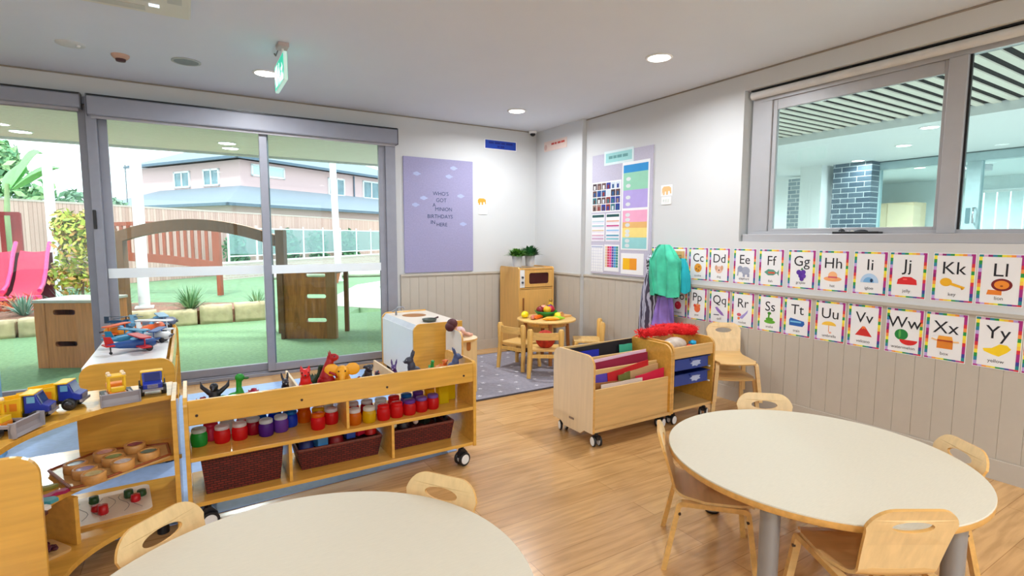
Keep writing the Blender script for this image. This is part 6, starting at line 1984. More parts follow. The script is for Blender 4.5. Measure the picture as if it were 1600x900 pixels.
# tray on the window ledge
t = thing('pen_tray', 'black tray of small dark items standing on the right-hand window frame ledge', 'tray', (4.014, 1.915, 1.43))
MB().box((-0.03, -0.15, -0.0), (0.034, 0.15, 0.006)).box((-0.03, -0.15, 0.006), (-0.026, 0.15, 0.016)).box((-0.03, -0.15, 0.006), (0.034, -0.146, 0.014)).box((-0.03, 0.146, 0.006), (0.034, 0.15, 0.014)).build('tray', PLASTIC_K, t, bevel=0.001)
mb = MB()
mb.ell((0.0, 0.10, 0.018), (0.018, 0.022, 0.018)).tube([(0, 0.12, 0.02), (0, 0.10, 0.036)], 0.006, 6)
mb.build('dark_figure', mat('near_black_cloth', (24, 22, 34), 0.6), t)
MB().ell((0.0, -0.03, 0.016), (0.018, 0.045, 0.014)).build('dark_pouch', mat('near_black_cloth', (24, 22, 34), 0.6), t)
for y, c in ((0.06, (190, 180, 186)), (0.03, (210, 200, 190))):
    MB().ell((0, y, 0.014), (0.012, 0.012, 0.010)).build('pale_scrap', mat('scrap_%d' % c[0], c, 0.6), t)
# ================================================================ garden
def grass_mat(name, a, b, scale):
    m = mat(name, a, 0.9, var=0.18, scale=scale, bump=0.6)
    return m
TURF = grass_mat('artificial_turf', (122, 154, 112), None, 26)
ln = MB().box((-9, 5.92, -0.12), (14, 9.75, -0.005))
struct('floor_turf', ln, TURF)
fl2 = MB().prism([(-14, 9.7), (1.35, 9.65), (2.2, 9.4), (2.9, 10.6), (3.6, 9.3), (14, 6.5), (30, 20), (20, 40), (-30, 40), (-30, 9.7)], -0.14, -0.02, 'xy')
struct('floor_garden', fl2, mat('far_turf', (128, 158, 116), 0.9, var=0.12, scale=6, bump=0.4))
pa = MB().prism([(2.35, 11.3), (3.4, 9.95), (7.5, 9.7), (7.5, 11.2), (4.1, 12.2), (4.6, 14.8), (9.0, 18.0), (8.0, 19.2), (4.2, 15.6), (3.0, 13.0)], -0.018, -0.006, 'xy')
struct('floor_path', pa, mat('cream_path', (226, 216, 204), 0.85, var=0.05))
bed = MB().prism([(-6.5, 9.86), (1.15, 9.86), (1.05, 10.6), (-0.6, 11.6), (-6.5, 12.6)], -0.02, 0.20, 'xy')
struct('floor_mulch', bed, mat('bark_mulch', (158, 112, 92), 0.95, var=0.4, scale=30, bump=0.8))

# sandstone edging
SAND = mat('sandstone', (206, 186, 152), 0.85, var=0.16, scale=9, bump=0.5)
xs = [-3.1, -2.62, -2.05, -1.62, -1.02, -0.42, 0.12, 0.62, 1.12]
rnd = random.Random(12)
for i in range(len(xs) - 1):
    w = (xs[i + 1] - xs[i]) - 0.035
    hgt = 0.26 + rnd.uniform(-0.03, 0.05)
    lab = 'rough sandstone edging block, %s from the left along the turf' % ORD[i]
    t = thing('sandstone_block', lab, 'stone', (xs[i] + w / 2, 9.82, -0.005), rnd.uniform(-.04, .04), 'sandstone edging blocks')
    mb = MB()
    gx, gz = 7, 5
    vs, fs = [], []
    bm = bmesh.new()
    bmesh.ops.create_cube(bm, size=1)
    bmesh.ops.subdivide_edges(bm, edges=bm.edges[:], cuts=4, use_grid_fill=True)
    for v in bm.verts:
        p = v.co
        k = 1 - 0.10 * (abs(p.x * 2) ** 4 + abs(p.z * 2) ** 4 if p.z > 0 else abs(p.x * 2) ** 4)
        v.co = Vector((p.x * w * (0.98 + 0.02 * k), p.y * 0.22 * k + rnd.uniform(-.008, .008), (p.z + 0.5) * hgt * (0.9 + 0.1 * k) + (rnd.uniform(-.012, .012) if p.z > -.4 else 0)))
    bm.verts.ensure_lookup_table()
    idx = {v: q for q, v in enumerate(bm.verts)}
    mb.add([v.co.copy() for v in bm.verts], [tuple(idx[v] for v in f.verts) for f in bm.faces], 0, True)
    bm.free()
    mb.build('stone', SAND, t)

# veranda ceiling and posts
vc = MB().box((-9, 5.92, 2.72), (12, 9.62, 2.80))
k = 5.98
while k < 9.6:
    vc.box((-9, k, 2.712), (12, k + 0.086, 2.72))
    k += 0.098
struct('ceiling_veranda', vc, mat('veranda_boards', (236, 222, 222), 0.6, var=0.02))
fs_ = MB().box((-9, 9.62, 2.68), (12, 9.66, 2.86))
struct('trim_7', fs_, mat('veranda_fascia', (214, 214, 218), 0.6))
for x, y, lab in ((-1.72, 9.05, 'lit downlight under the veranda at the far left'), (0.62, 9.05, 'lit downlight under the veranda, nearer the edge of the pair'), (0.55, 8.60, 'lit downlight under the veranda, behind the first of the pair')):
    downlight(x, y, lab, 50, 2.712, 0.11, 'downlights under the veranda', (1, 0.96, 0.93))
WPOST = mat('white_post_paint', (236, 236, 240), 0.5, var=0.01)
def post(x, y, z0, z1, w, lab, lean=0.0):
    t = thing('white_post', lab, 'post', (x, y, z0), 0, 'white posts in the garden')
    MB().tube([(0, 0, 0), (lean, 0, z1 - z0)], w / 2, 20).build('shaft', WPOST, t)
    MB().box((-w * .8, -w * .8, 0.0), (w * .8, w * .8, 0.03)).build('base_plate', WPOST, t, bevel=0.004)
post(-0.66, 10.77, 0.195, 3.6, 0.165, 'thick white round post rising from the mulch bed behind the stones')
post(-2.36, 14.31, -0.02, 2.98, 0.17, 'white post behind the red slide at the left')
post(4.12, 17.4, -0.02, 4.1, 0.20, 'leaning white post in front of the pool fence', -0.10)

# timber play pieces on the turf
def plank_box(name, label, x0, x1, y0, y1, z1, m_, slots, rz, cx, cy, stile):
    t = thing(name, label, 'play box', (cx, cy, -0.005), rz)
    hx, hy = (x1 - x0) / 2, (y1 - y0) / 2
    for sy in (-1, 1):
        hol = [rrect(-0.30 * hx * 2 * .62, z - 0.028, 0.30 * hx * 2 * .62, z + 0.028, 0.026) for z in slots]
        MB().prism(rect(-hx + stile, 0.0, hx - stile, z1), sy * hy - 0.018, sy * hy + 0.018, 'xz', holes=hol).build('slotted_panel', m_, t, bevel=0.003)
        for sx in (-1, 1):
            MB().box((min(sx * hx, sx * (hx - stile)), sy * hy - 0.022, 0), (max(sx * hx, sx * (hx - stile)), sy * hy + 0.022, z1)).build('stile', m_, t, bevel=0.004)
    for sx in (-1, 1):
        MB().box((sx * hx - 0.018 if sx > 0 else -hx, -hy + 0.022, 0), (sx * hx if sx > 0 else -hx + 0.018, hy - 0.022, z1)).build('end_panel', m_, t)
    MB().box((-hx - 0.01, -hy - 0.03, z1), (hx + 0.01, hy + 0.03, z1 + 0.03)).build('top', mat('lit_top_timber', (206, 196, 190), 0.5), t, bevel=0.004)  # paler top, the light from above put into its colour
    return t
plank_box('wooden_play_box', 'low wooden play box with two hand slots on the turf by the glass', 0, 0.60, 0, 0.50, 0.70, W_TEAK, (0.60, 0.26), math.radians(-28), -1.02, 7.44, 0.11)
t = thing('climbing_panel', 'upright dark timber climbing panel with three hand slots on the turf', 'climbing panel', (1.395, 7.62, -0.005), math.radians(-30))
hx = 0.375
MB().prism(rect(-hx + 0.02, 0.0, hx - 0.02, 0.93), -0.025, 0.025, 'xz', holes=[rrect(-0.03, z - 0.028, 0.24, z + 0.028, 0.026) for z in (0.26, 0.59, 0.88)]).build('slotted_panel', mat('stained_timber', (172, 106, 50), 0.55, var=0.35, scale=4, stretch=(6, 6, 1)), t, bevel=0.003)
MB().box((-hx, -0.06, 0), (-hx + 0.05, 0.05, 0.93)).build('stile', W_DARKT, t, bevel=0.004)
MB().box((hx - 0.13, -0.04, 0), (hx, 0.05, 0.93)).build('stile', wood('golden_stile', (150, 104, 58), 0.55, axis=2), t, bevel=0.004)
MB().box((-hx, -0.03, 0.88), (hx, 0.6, 0.91), M=T(0, 0.03, 0.02)).build('top', W_DARKT, t)
for x in (-hx + .03, hx - .03):
    MB().box((x - 0.03, 0.56, 0), (x + 0.03, 0.62, 0.90)).build('rear_leg', W_DARKT, t, bevel=0.003)
# arch behind
t = thing('timber_arch', 'dark timber arch with tall posts spanning behind the glass doors', 'arch', (0.076, 8.93, 0))
u = Vector((2.13, -1.29, 0)).normalized()
R_ = Matrix(((u.x, -u.y, 0, 0), (u.y, u.x, 0, 0), (0, 0, 1, 0), (0, 0, 0, 1)))
def arc_pt(s, off):
    return (s, 1.647 + off - 0.225 * (s / 1.19) ** 2)
ss = [-1.19 + 2.38 * i / 24 for i in range(25)]
poly = [arc_pt(s, 0.0) for s in ss] + [arc_pt(s, -0.16) for s in ss[::-1]]
MB().prism(poly[::-1], -0.05, 0.05, 'xz', M=R_).build('beam', W_DARKT, t, bevel=0.005)
for s, zt in ((-1.18, 1.51), (1.265, 1.495)):
    MB().box((s - 0.06, -0.06, -0.01), (s + 0.06, 0.06, zt), M=R_).build('post', W_DARKT, t, bevel=0.005)
for s, zt in ((-1.03, 1.36), (1.075, 1.38)):
    MB().box((s - 0.05, -0.05, -0.01), (s + 0.05, 0.05, zt), M=R_).build('brace_post', W_DARKT, t, bevel=0.005)
MB().tube([R_ @ Vector(q) for q in ((0.97, 0.1, 0.0), (0.97, 0.1, 1.34), (1.01, 0.1, 1.43), (1.12, 0.1, 1.43), (1.16, 0.1, 1.34), (1.16, 0.1, 0.5))], 0.018, 10).build('white_pipe', WPOST, t)

# plants
def tuft(x, y, z, lab, n, L, cols, seed, wide=0.011, name='tufted_grass', spread=1.2):
    t = thing(name, lab, 'plant', (x, y, z), 0, 'tufted plants behind the stones')
    rnd_ = random.Random(seed)
    mb = MB()
    for k in range(n):
        a, e = rnd_.uniform(0, 2 * PI), rnd_.uniform(0.1, spread)
        l = L * rnd_.uniform(0.7, 1.15)
        d = Vector((math.cos(a) * math.sin(e), math.sin(a) * math.sin(e), math.cos(e)))
        w = Vector((-math.sin(a), math.cos(a), 0)) * wide
        p0 = Vector((0.03 * math.cos(a), 0.03 * math.sin(a), 0))
        p1 = p0 + d * l * 0.55
        p2 = p0 + d * l * 0.95 + Vector((d.x * .08, d.y * .08, -0.12 * l * e))
        mb.add([p0 - w * .7, p0 + w * .7, p1 + w, p1 - w, p2], [(0, 1, 2, 3), (3, 2, 4)], k % 2, True)
    mb.build('blades', [mat('blade_%d_%d_%d' % c, c, 0.6) for c in cols], t)
GA, GB = (150, 182, 140), (96, 140, 92)
tuft(0.0, 10.05, 0.2, 'big spiky grass tuft behind the stones, between the white post and the thin door post', 130, 0.46, (GA, GB), 1)
tuft(0.98, 10.05, 0.2, 'small pale grass tuft beside the thin door post', 60, 0.34, (GA, GB), 2)
tuft(-2.75, 10.25, 0.2, 'dark green spiky tuft at the far left behind the stones', 110, 0.42, ((70, 130, 80), (120, 170, 130)), 3)
tuft(-1.55, 10.25, 0.2, 'blue-green strappy tuft under the yellow-green shrub', 110, 0.46, ((130, 170, 150), (90, 140, 120)), 4)
tuft(-1.02, 10.45, 0.2, 'grey-green tuft beside the thick door post', 90, 0.46, ((120, 160, 130), (90, 130, 104)), 5)
tuft(-2.15, 10.6, 0.2, 'silvery tuft in front of the red slide', 90, 0.36, ((170, 196, 180), (120, 160, 140)), 6)

def leafy(name, label, cat, x, y, z, blobs, n, leaf, cols, seed, trunk=None, group=None):
    t = thing(name, label, cat, (x, y, z), 0, group)
    rnd_ = random.Random(seed)
    mb = MB()
    for k in range(n):
        c, r = blobs[rnd_.randrange(len(blobs))]
        d = Vector((rnd_.gauss(0, 1), rnd_.gauss(0, 1), rnd_.gauss(0, 1))).normalized()
        q = (rnd_.random() ** 0.4)
        p = Vector(c) + Vector((d.x * r[0], d.y * r[1], d.z * r[2])) * q
        nv = (d + Vector((rnd_.gauss(0, .5), rnd_.gauss(0, .5), rnd_.gauss(0, .5)))).normalized()
        a = nv.orthogonal().normalized()
        b = nv.cross(a)
        s = leaf * rnd_.uniform(0.6, 1.3)
        an = rnd_.uniform(0, PI)
        a2 = a * math.cos(an) + b * math.sin(an)
        b2 = nv.cross(a2)
        mb.add([p - a2 * s, p + b2 * s * .45, p + a2 * s, p - b2 * s * .45], [(0, 1, 2, 3)], rnd_.randrange(len(cols)), True)
    mb.build('foliage', [mat('leaf_%d_%d_%d' % c, c, 0.6, var=0.1) for c in cols], t)
    s_ = MB()
    for pth, r in (trunk or [([(0, 0, 0), (0, 0, 0.5)], 0.03)]):
        s_.tube(pth, r, 8)
    s_.build('stem', mat('bark', (120, 96, 78), 0.9, var=0.2), t)
    return t
leafy('garden_shrub', 'yellow-green bushy shrub beside the red slide, left of the thick door post', 'shrub', -1.50, 11.0, 0.2,
      [((0, 0, 1.05), (0.34, 0.34, 0.5)), ((-0.1, 0.05, 0.55), (0.33, 0.3, 0.35)), ((0.12, 0, 1.3), (0.22, 0.25, 0.35)), ((-0.15, 0, 1.35), (0.2, 0.2, 0.3))], 1900, 0.055, ((176, 190, 70), (140, 160, 60), (206, 200, 90), (214, 160, 90)), 3,
      [([(0, 0, 0), (0.02, 0, 0.6), (0.05, 0, 1.2)], 0.02), ([(0, 0, 0), (-0.1, 0, 0.5), (-0.2, 0, 1.0)], 0.015)])
# slide
t = thing('double_slide', 'red double slide with pink raised edges in the garden', 'slide', (-2.62, 12.7, 0))
PINKR = mat('slide_red', (226, 36, 70), 0.3, var=0.04)
PINKE = mat('slide_pink', (226, 70, 130), 0.3, var=0.04)
prof = [(0.0, 1.12), (0.10, 1.13), (-0.10, 0.98), (-0.36, 0.66), (-0.62, 0.46), (-0.92, 0.38)]
for lx in (0, 1):
    x0 = -0.46 + 0.47 * lx
    g = [[(x0 + 0.035 + 0.40 * i / 4, y, z - 0.03 * math.sin(PI * i / 4)) for i in range(5)] for y, z in prof[1:]]
    MB().sheet(g, 0.02).build('chute', PINKR, t)
for x in (-0.48, -0.015, 0.45):
    MB().tube([(x, y + (0.05 if i == 0 else 0), z + 0.10 + (0.05 if i == 0 else 0)) for i, (y, z) in enumerate(prof[1:])], 0.032, 10).build('edge', PINKE, t)
MB().box((-0.5, -0.96, 0.33), (0.48, -0.90, 0.40)).build('lip', PINKE, t, bevel=0.01)
MB().box((-0.5, 0.10, 0), (0.48, 0.16, 1.1)).build('back_support', mat('slide_dark', (96, 20, 36), 0.5), t)
for x in (-0.4, 0.38):
    MB().box((x - 0.04, -0.9, 0), (x + 0.04, -0.82, 0.36)).build('foot', mat('slide_dark', (96, 20, 36), 0.5), t)
t = thing('red_plant', 'low orange-red leafy plant in front of the slide', 'plant', (-2.42, 11.35, 0.2))
mb = MB()
rnd = random.Random(8)
for k in range(160):
    p = Vector((rnd.gauss(0, .16), rnd.gauss(0, .12), abs(rnd.gauss(0.08, .06))))
    d = Vector((rnd.gauss(0, 1), rnd.gauss(0, 1), rnd.gauss(0.6, .6))).normalized()
    w = d.orthogonal().normalized() * 0.02
    mb.add([p - w, p + w, p + d * 0.12], [(0, 1, 2)], k % 2)
mb.build('leaves', [mat('leaf_red', (206, 70, 60), 0.6), mat('leaf_orange', (220, 120, 70), 0.6)], t)
# bridge and red pickets
BR = wood('bridge_timber', (158, 78, 54), 0.6, axis=2, var=0.15)
t = thing('garden_bridge', 'reddish timber bridge railing with slats and arched top behind the white post', 'bridge', (-0.5, 15.05, 0))
u = Vector((2.25, -1.4, 0)).normalized()
R_ = Matrix(((u.x, -u.y, 0, 0), (u.y, u.x, 0, 0), (0, 0, 1, 0), (0, 0, 0, 1)))
ss = [-1.5 + 2.85 * i / 16 for i in range(17)]
top = lambda s: 1.74 - 0.05 * (s / 1.3) ** 2 - 0.02 * s
bot = lambda s: 0.82 - 0.09 * s - 0.05 * (s / 1.3) ** 2
MB().prism(([(s, top(s)) for s in ss] + [(s, top(s) - 0.09) for s in ss[::-1]])[::-1], -0.03, 0.03, 'xz', M=R_).build('top_rail', BR, t, bevel=0.004)
MB().prism(([(s, bot(s) + 0.14) for s in ss] + [(s, bot(s) - 0.06) for s in ss[::-1]])[::-1], -0.03, 0.03, 'xz', M=R_).build('bottom_rail', BR, t, bevel=0.004)
for k in range(17):
    s = -1.46 + 0.168 * k
    MB().box((s - 0.035, -0.02, bot(s) + 0.13), (s + 0.035, 0.02, top(s) - 0.085), M=R_).build('slat', BR, t)
for s in (-1.5, 1.33):
    MB().box((s - 0.05, -0.05, 0), (s + 0.05, 0.05, top(s)), M=R_).build('post', BR, t)
t = thing('slide_tower_railing', 'dark red slatted railing at the top of the slide, far left', 'railing', (-3.40, 15.6, 0))
RD = wood('red_railing', (150, 46, 44), 0.6, axis=2)
MB().box((-0.6, -0.03, 1.84), (0.30, 0.03, 1.92)).build('top_rail', RD, t)
for k in range(5):
    x = -0.55 + 0.185 * k
    MB().box((x - 0.04, -0.02, 0.0), (x + 0.04, 0.02, 1.84)).build('slat', RD, t)
MB().box((0.20, -0.06, 0), (0.32, 0.06, 1.9)).build('post', RD, t)

# far paling fence, low wall, pool fence, bushes
FENCE = brick_mat('paling_timber', (222, 182, 170), (202, 160, 148), (160, 122, 112), 0.1, 60, 0.8, 0.006)
t = thing('paling_fence', 'long weathered timber paling fence along the back of the garden', 'fence', (-3.76, 17.33, 0), math.atan2(14.67, 15.8))
MB().box((-6, -0.02, 0), (34, 0.02, 2.26)).build('palings', FENCE, t)
MB().box((-6, -0.03, 2.26), (34, 0.03, 2.31)).build('capping', mat('fence_cap', (206, 186, 176), 0.8), t)
lw = thing('garden_wall', 'low pinkish brick wall under the pool fence', 'wall', (0.93, 19.63, 0), math.atan2(14.67, 15.8))
MB().box((0, -0.12, -0.02), (13, 0.12, 0.50)).build('bricks', brick_mat('pink_brick', (206, 180, 170), (196, 166, 158), (214, 200, 194)), lw)
MB().box((0, -0.14, 0.50), (13, 0.14, 0.56)).build('coping', mat('wall_coping', (222, 212, 206), 0.7), lw)
pf = thing('pool_fence', 'white framed glass pool fence at the back of the garden', 'fence', (0.93, 19.63, 0.06), math.atan2(14.67, 15.8))
PGL = glass('pool_glass', (214, 236, 236), gloss=0.6)
for k in range(8):
    x0 = 0.3 + 1.28 * k
    MB().box((x0, -0.02, 0.5), (x0 + 0.05, 0.02, 1.72)).build('post', WPOST, pf)
    MB().box((x0 + 0.05, -0.015, 1.60), (x0 + 1.28, 0.015, 1.64)).build('rail', WPOST, pf)
    MB().box((x0 + 0.05, -0.015, 0.66), (x0 + 1.28, 0.015, 0.70)).build('rail', WPOST, pf)
    MB().box((x0 + 0.06, -0.004, 0.70), (x0 + 1.26, 0.004, 1.60)).build('pane', PGL, pf)
for i, (x, y, w, h, lab) in enumerate(((1.45, 21.1, 0.42, 1.5, 'dark green bush behind the pool fence, left of the thin door post'), (3.45, 22.95, 0.5, 1.75, 'green bush behind the pool fence, just right of the thin door post'),
                                      (4.85, 24.25, 0.48, 1.7, 'green bush behind the pool fence, left of the leaning post'), (6.6, 25.9, 0.55, 1.75, 'green bush behind the pool fence, right of the leaning post'))):
    leafy('garden_bush', lab, 'bush', x, y, 0, [((0, 0, h * .62), (w, w * .8, h * .4)), ((0.1, 0, h * .35), (w * .9, w * .7, h * .35))], 700, 0.12, ((86, 146, 96), (66, 122, 80), (120, 170, 120)), 20 + i, group='bushes behind the pool fence')
t = thing('terracotta_pot', 'terracotta pot on the path beside the leaning white post', 'pot', (3.75, 16.6, -0.01))
MB().lathe([(0.16, 0), (0.25, 0.40), (0.28, 0.40), (0.28, 0.47), (0.24, 0.47), (0.2, 0.30), (0, 0.28)], n=24).build('pot', mat('terracotta', (206, 120, 88), 0.8), t)
t = thing('garden_edging', 'pale rounded edging mounds along the far lawn', 'edging', (2.2, 19.2, -0.02), math.atan2(-0.9, 5))
MB().tube([(0.0, 0, 0.1), (1.5, 0.3, 0.16), (3, 0.2, 0.12), (5.5, 0.2, 0.15), (8, 0, 0.1)], 0.22, 10, flat=0.6).build('mound', mat('edging_pale', (222, 214, 204), 0.8), t)

# trees and shade sail at the far left
leafy('garden_tree', 'tall pale green tree at the far left above the fence', 'tree', -5.4, 22.8, 0, [((0.2, 0, 3.2), (1.1, .9, 0.9)), ((1.1, 0, 2.6), (0.8, .8, 0.8)), ((-0.5, 0, 3.9), (0.8, .8, 0.7)), ((0.6, 0, 3.9), (0.4, .5, 0.5))], 1500, 0.17, ((130, 176, 120), (96, 146, 100), (166, 200, 140)), 31, [([(0, 0, 0), (0.1, 0, 2.0), (0.2, 0, 3.2)], 0.09)])
leafy('garden_tree', 'smaller grey-green tree behind the fence beside the left white post', 'tree', -3.2, 24.5, 0, [((0, 0, 2.6), (1.0, .8, 0.5)), ((0.7, 0, 2.5), (0.7, .6, 0.35))], 700, 0.15, ((140, 170, 140), (110, 146, 116)), 32, [([(0, 0, 0), (0, 0, 2.6)], 0.07)])
t = thing('banana_leaf_plant', 'broad bright green leaves hanging in at the top left of the garden view', 'plant', (-3.55, 16.6, 0))
for k, (dx, dz, rz) in enumerate(((0.35, 3.45, 0.5), (0.15, 3.1, 0.9), (0.6, 3.05, -0.1))):
    g = []
    for j in range(9):
        f = j / 8
        w = 0.26 * math.sin(PI * (0.08 + 0.9 * f))
        cx, cz = dx * 0.3 + (dx + 0.5) * f * 0.8, 2.5 + (dz - 2.5) * math.sin(PI * 0.62 * f)
        g.append([(cx, -w + 0.0, cz - abs(-1) * w * .6), (cx, 0, cz), (cx, w, cz - w * .6)])
    MB().sheet(g, 0.01, M=rotz(rz)).build('leaf', mat('banana_leaf', (126, 190, 110), 0.5, var=0.1), t)
MB().tube([(0, 0, 0), (0.02, 0, 1.6), (0.08, 0, 2.6)], [0.09, 0.07, 0.04], 12).build('stem', mat('banana_stem', (150, 170, 120), 0.7), t)
t = thing('shade_sail', 'peach coloured shade sail at the far left under the sky', 'shade sail', (-3.6, 14.2, 3.0))
MB().sheet([[(-1.6, -0.6, 0.75), (-0.8, -0.3, 0.5), (0.15, 0.0, 0.40)], [(-1.6, 0.4, 0.55), (-0.8, 0.5, 0.33), (0.35, 0.7, 0.24)], [(-1.6, 1.4, 0.35), (-0.8, 1.2, 0.16), (0.1, 1.2, 0.06)]], 0.01).build('cloth', mat('peach_sail', (232, 180, 140), 0.8), t)

# neighbouring house
t = thing('brick_house', 'pink brick two-storey house with grey-blue hipped roofs beyond the fence', 'house', (2.75, 34.0, 0), 0)
ua = Vector((0.855, 0.518, 0))
va = Vector((-0.518, 0.855, 0))
def hp(a, b, z):
    return ua * a + va * b + Vector((0, 0, z))
PB = mat('pink_house_brick', (214, 184, 184), 0.9, var=0.06, scale=30)
ROOF = mat('slate_blue_roof', (138, 146, 156), 0.7, var=0.08, scale=14)
GUT = mat('gutter_blue_grey', (84, 106, 124), 0.5)
L, Wd = 14.0, 10.0
def hbox(mb, a0, a1, b0, b1, z0, z1):
    P = [hp(a0, b0, z0), hp(a1, b0, z0), hp(a1, b1, z0), hp(a0, b1, z0), hp(a0, b0, z1), hp(a1, b0, z1), hp(a1, b1, z1), hp(a0, b1, z1)]
    mb.add(P, [(3, 2, 1, 0), (4, 5, 6, 7), (0, 1, 5, 4), (1, 2, 6, 5), (2, 3, 7, 6), (3, 0, 4, 7)])
mb = MB()
hbox(mb, 0, L, 0, Wd, 0, 5.75)
hbox(mb, -2.2, L, -2.2, Wd, 0, 3.0)
mb.build('walls', PB, t)
def hip(mb, a0, a1, b0, b1, z, zt, ins):
    P = [hp(a0, b0, z), hp(a1, b0, z), hp(a1, b1, z), hp(a0, b1, z), hp(a0 + ins, b0 + ins, zt), hp(a1 - ins, b0 + ins, zt), hp(a1 - ins, b1 - ins, zt), hp(a0 + ins, b1 - ins, zt)]
    mb.add(P, [(3, 2, 1, 0), (4, 5, 6, 7), (0, 1, 5, 4), (1, 2, 6, 5), (2, 3, 7, 6), (3, 0, 4, 7)])
mb = MB()
hip(mb, -0.6, L + .6, -0.6, Wd + .6, 5.86, 7.9, 4.6)
mb.build('main_roof', ROOF, t)
mb = MB()
hip(mb, -2.8, L + .6, -2.8, Wd + .6, 3.1, 4.3, 2.85)
mb.build('lower_roof', ROOF, t)
for (o, z) in ((0.62, 5.74), (2.82, 2.96)):
    mb = MB()
    for a0, a1, b0, b1 in ((-o, L + .62, -o, -o + .12), (-o, -o + .12, -o, Wd + .62)):
        hbox(mb, a0, a1, b0, b1, z, z + 0.15)
    mb.build('gutter', GUT, t)
WF = mat('white_window_frame', (230, 234, 236), 0.5)
WG = mat('house_window_glass', (110, 140, 150), 0.1, var=0.2, scale=2)
def hwin(face, s0, s1, z0, z1, pale=False):
    mb, g = MB(), MB()
    d = -0.05
    if face == 'r':
        f = lambda a, dd, z: hp(a, dd, z)
    else:
        f = lambda a, dd, z: hp(dd, a, z)
    def bx_(m_, a0, a1, d0, d1, q0, q1):
        P = [f(a0, d0, q0), f(a1, d0, q0), f(a1, d1, q0), f(a0, d1, q0), f(a0, d0, q1), f(a1, d0, q1), f(a1, d1, q1), f(a0, d1, q1)]
        m_.add(P, [(3, 2, 1, 0), (4, 5, 6, 7), (0, 1, 5, 4), (1, 2, 6, 5), (2, 3, 7, 6), (3, 0, 4, 7)])
    for a0, a1, q0, q1 in ((s0, s1, z0, z0 + .1), (s0, s1, z1 - .1, z1), (s0, s0 + .1, z0, z1), (s1 - .1, s1, z0, z1), ((s0 + s1) / 2 - .05, (s0 + s1) / 2 + .05, z0, z1)):
        bx_(mb, a0, a1, d - .03, 0.0, q0, q1)
    w_ = mb.build('window', WF, t)
    bx_(g, s0 + .1, s1 - .1, d + .02, d + .04, z0 + .1, z1 - .1)
    g.build('pane', mat('pale_blind_glass', (196, 222, 222), 0.2) if pale else WG, w_)
hwin('l', 1.8, 3.3, 4.35, 5.35)
hwin('l', 4.6, 6.2, 4.35, 5.35)
hwin('r', 0.7, 3.0, 4.9, 5.6, True)
hwin('r', 6.5, 8.0, 4.2, 5.4)
hwin('r', 9.8, 11.6, 4.2, 5.5)
mb = MB().tube([hp(8.9, -0.06, 3.4), hp(8.9, -0.06, 5.7)], 0.05, 8)
mb.build('downpipe', GUT, t)
t = thing('bungalow', 'low neighbouring house with a pale grey roof at the left beyond the fence', 'house', (-10.5, 46.0, 0), 0.25)
MB().box((-6, 0, 0), (5, 8, 3.2)).build('walls', PB, t)
MB().add([(-6.5, -.5, 3.2), (5.5, -.5, 3.2), (5.5, 8.5, 3.2), (-6.5, 8.5, 3.2), (-3, 3.5, 4.6), (2.5, 3.5, 4.6)], [(3, 2, 1, 0), (0, 1, 5, 4), (1, 2, 5), (2, 3, 4, 5), (3, 0, 4)]).build('roof', mat('pale_grey_roof', (176, 188, 196), 0.7), t)
t = thing('roof_aerial', 'thin television aerial against the sky beyond the fence', 'aerial', (-2.9, 39.0, 3.2))
MB().tube([(0, 0, -3.2), (0, 0, 2.4)], 0.03, 6).build('mast', mat('aerial_grey', (120, 126, 134), 0.5, metal=0.5), t)
for k in range(4):
    MB().tube([(-0.25, 0, 2.0 + 0.12 * k), (0.25, 0, 2.0 + 0.12 * k)], 0.015, 6).build('rod', mat('aerial_grey', (120, 126, 134), 0.5), t)
# ================================================================ sky, sun, camera
w = bpy.data.worlds.new('sky')
sc.world = w
w.use_nodes = True
nt = w.node_tree
nt.nodes.clear()
out = nt.nodes.new('ShaderNodeOutputWorld')
bg = nt.nodes.new('ShaderNodeBackground')
tc = nt.nodes.new('ShaderNodeTexCoord')
sp = nt.nodes.new('ShaderNodeSeparateXYZ')
nz = nt.nodes.new('ShaderNodeTexNoise')
nz.inputs['Scale'].default_value = 2.2
nz.inputs['Detail'].default_value = 6
mp = nt.nodes.new('ShaderNodeMapping')
mp.inputs['Scale'].default_value = (1, 1, 2.5)
r1 = nt.nodes.new('ShaderNodeValToRGB')
r1.color_ramp.elements[0].position = 0.0
r1.color_ramp.elements[0].color = (0.95, 0.98, 1.0, 1)
r1.color_ramp.elements[1].position = 0.8
r1.color_ramp.elements[1].color = (0.50, 0.70, 0.95, 1)
r2 = nt.nodes.new('ShaderNodeValToRGB')
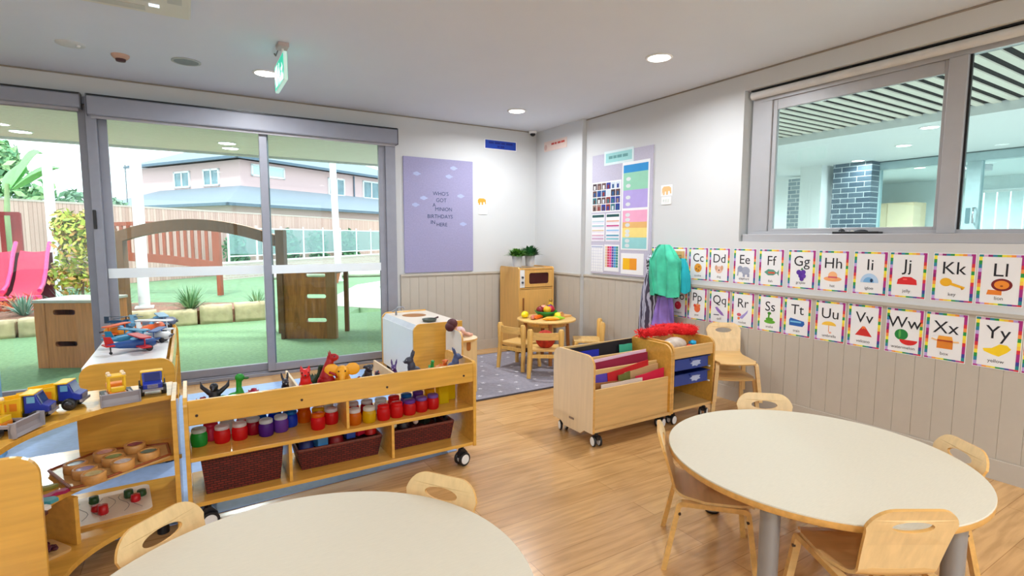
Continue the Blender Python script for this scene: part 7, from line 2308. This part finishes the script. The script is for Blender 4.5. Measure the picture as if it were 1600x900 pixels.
r2.color_ramp.elements[0].position = 0.38
r2.color_ramp.elements[1].position = 0.60
mx = nt.nodes.new('ShaderNodeMix')
mx.data_type = 'RGBA'
mx.inputs[7].default_value = (1.0, 1.0, 1.0, 1)
L_ = nt.links.new
L_(tc.outputs['Generated'], sp.inputs[0])
L_(sp.outputs[2], r1.inputs['Fac'])
L_(tc.outputs['Generated'], mp.inputs['Vector'])
L_(mp.outputs['Vector'], nz.inputs['Vector'])
L_(nz.outputs['Fac'], r2.inputs['Fac'])
L_(r2.outputs['Color'], mx.inputs[0])
L_(r1.outputs['Color'], mx.inputs[6])
L_(mx.outputs[2], bg.inputs['Color'])
bg.inputs['Strength'].default_value = 2.5
L_(bg.outputs[0], out.inputs[0])

sun = bpy.data.lights.new('sun', 'SUN')
sun.energy = 2.4
sun.angle = math.radians(6)
sun.color = (1.0, 0.97, 0.92)
so = bpy.data.objects.new('sun', sun)
COL.objects.link(so)
so.rotation_euler = (math.radians(38), 0, math.radians(-25))

cam = bpy.data.cameras.new('camera')
cam.sensor_width = 36.0
cam.lens = 36.0 * 825.24 / 1600.0
cam.clip_start = 0.05
cam.clip_end = 300
co = bpy.data.objects.new('camera', cam)
COL.objects.link(co)
yaw, pitch, roll = math.radians(31.5327), math.radians(5.4942), math.radians(0.1487)
fw = Vector((math.sin(yaw) * math.cos(pitch), math.cos(yaw) * math.cos(pitch), -math.sin(pitch)))
r0 = Vector((math.cos(yaw), -math.sin(yaw), 0))
u0 = r0.cross(fw)
rr, uu = r0 * math.cos(roll) + u0 * math.sin(roll), u0 * math.cos(roll) - r0 * math.sin(roll)
co.matrix_world = Matrix(((rr.x, uu.x, -fw.x, 0.0), (rr.y, uu.y, -fw.y, 0.0), (rr.z, uu.z, -fw.z, 1.40), (0, 0, 0, 1)))
sc.camera = co

sc.view_settings.view_transform = 'Standard'
sc.view_settings.look = 'None'
sc.view_settings.exposure = 0.36
sc.view_settings.gamma = 1.0
sc.view_settings.use_curve_mapping = False
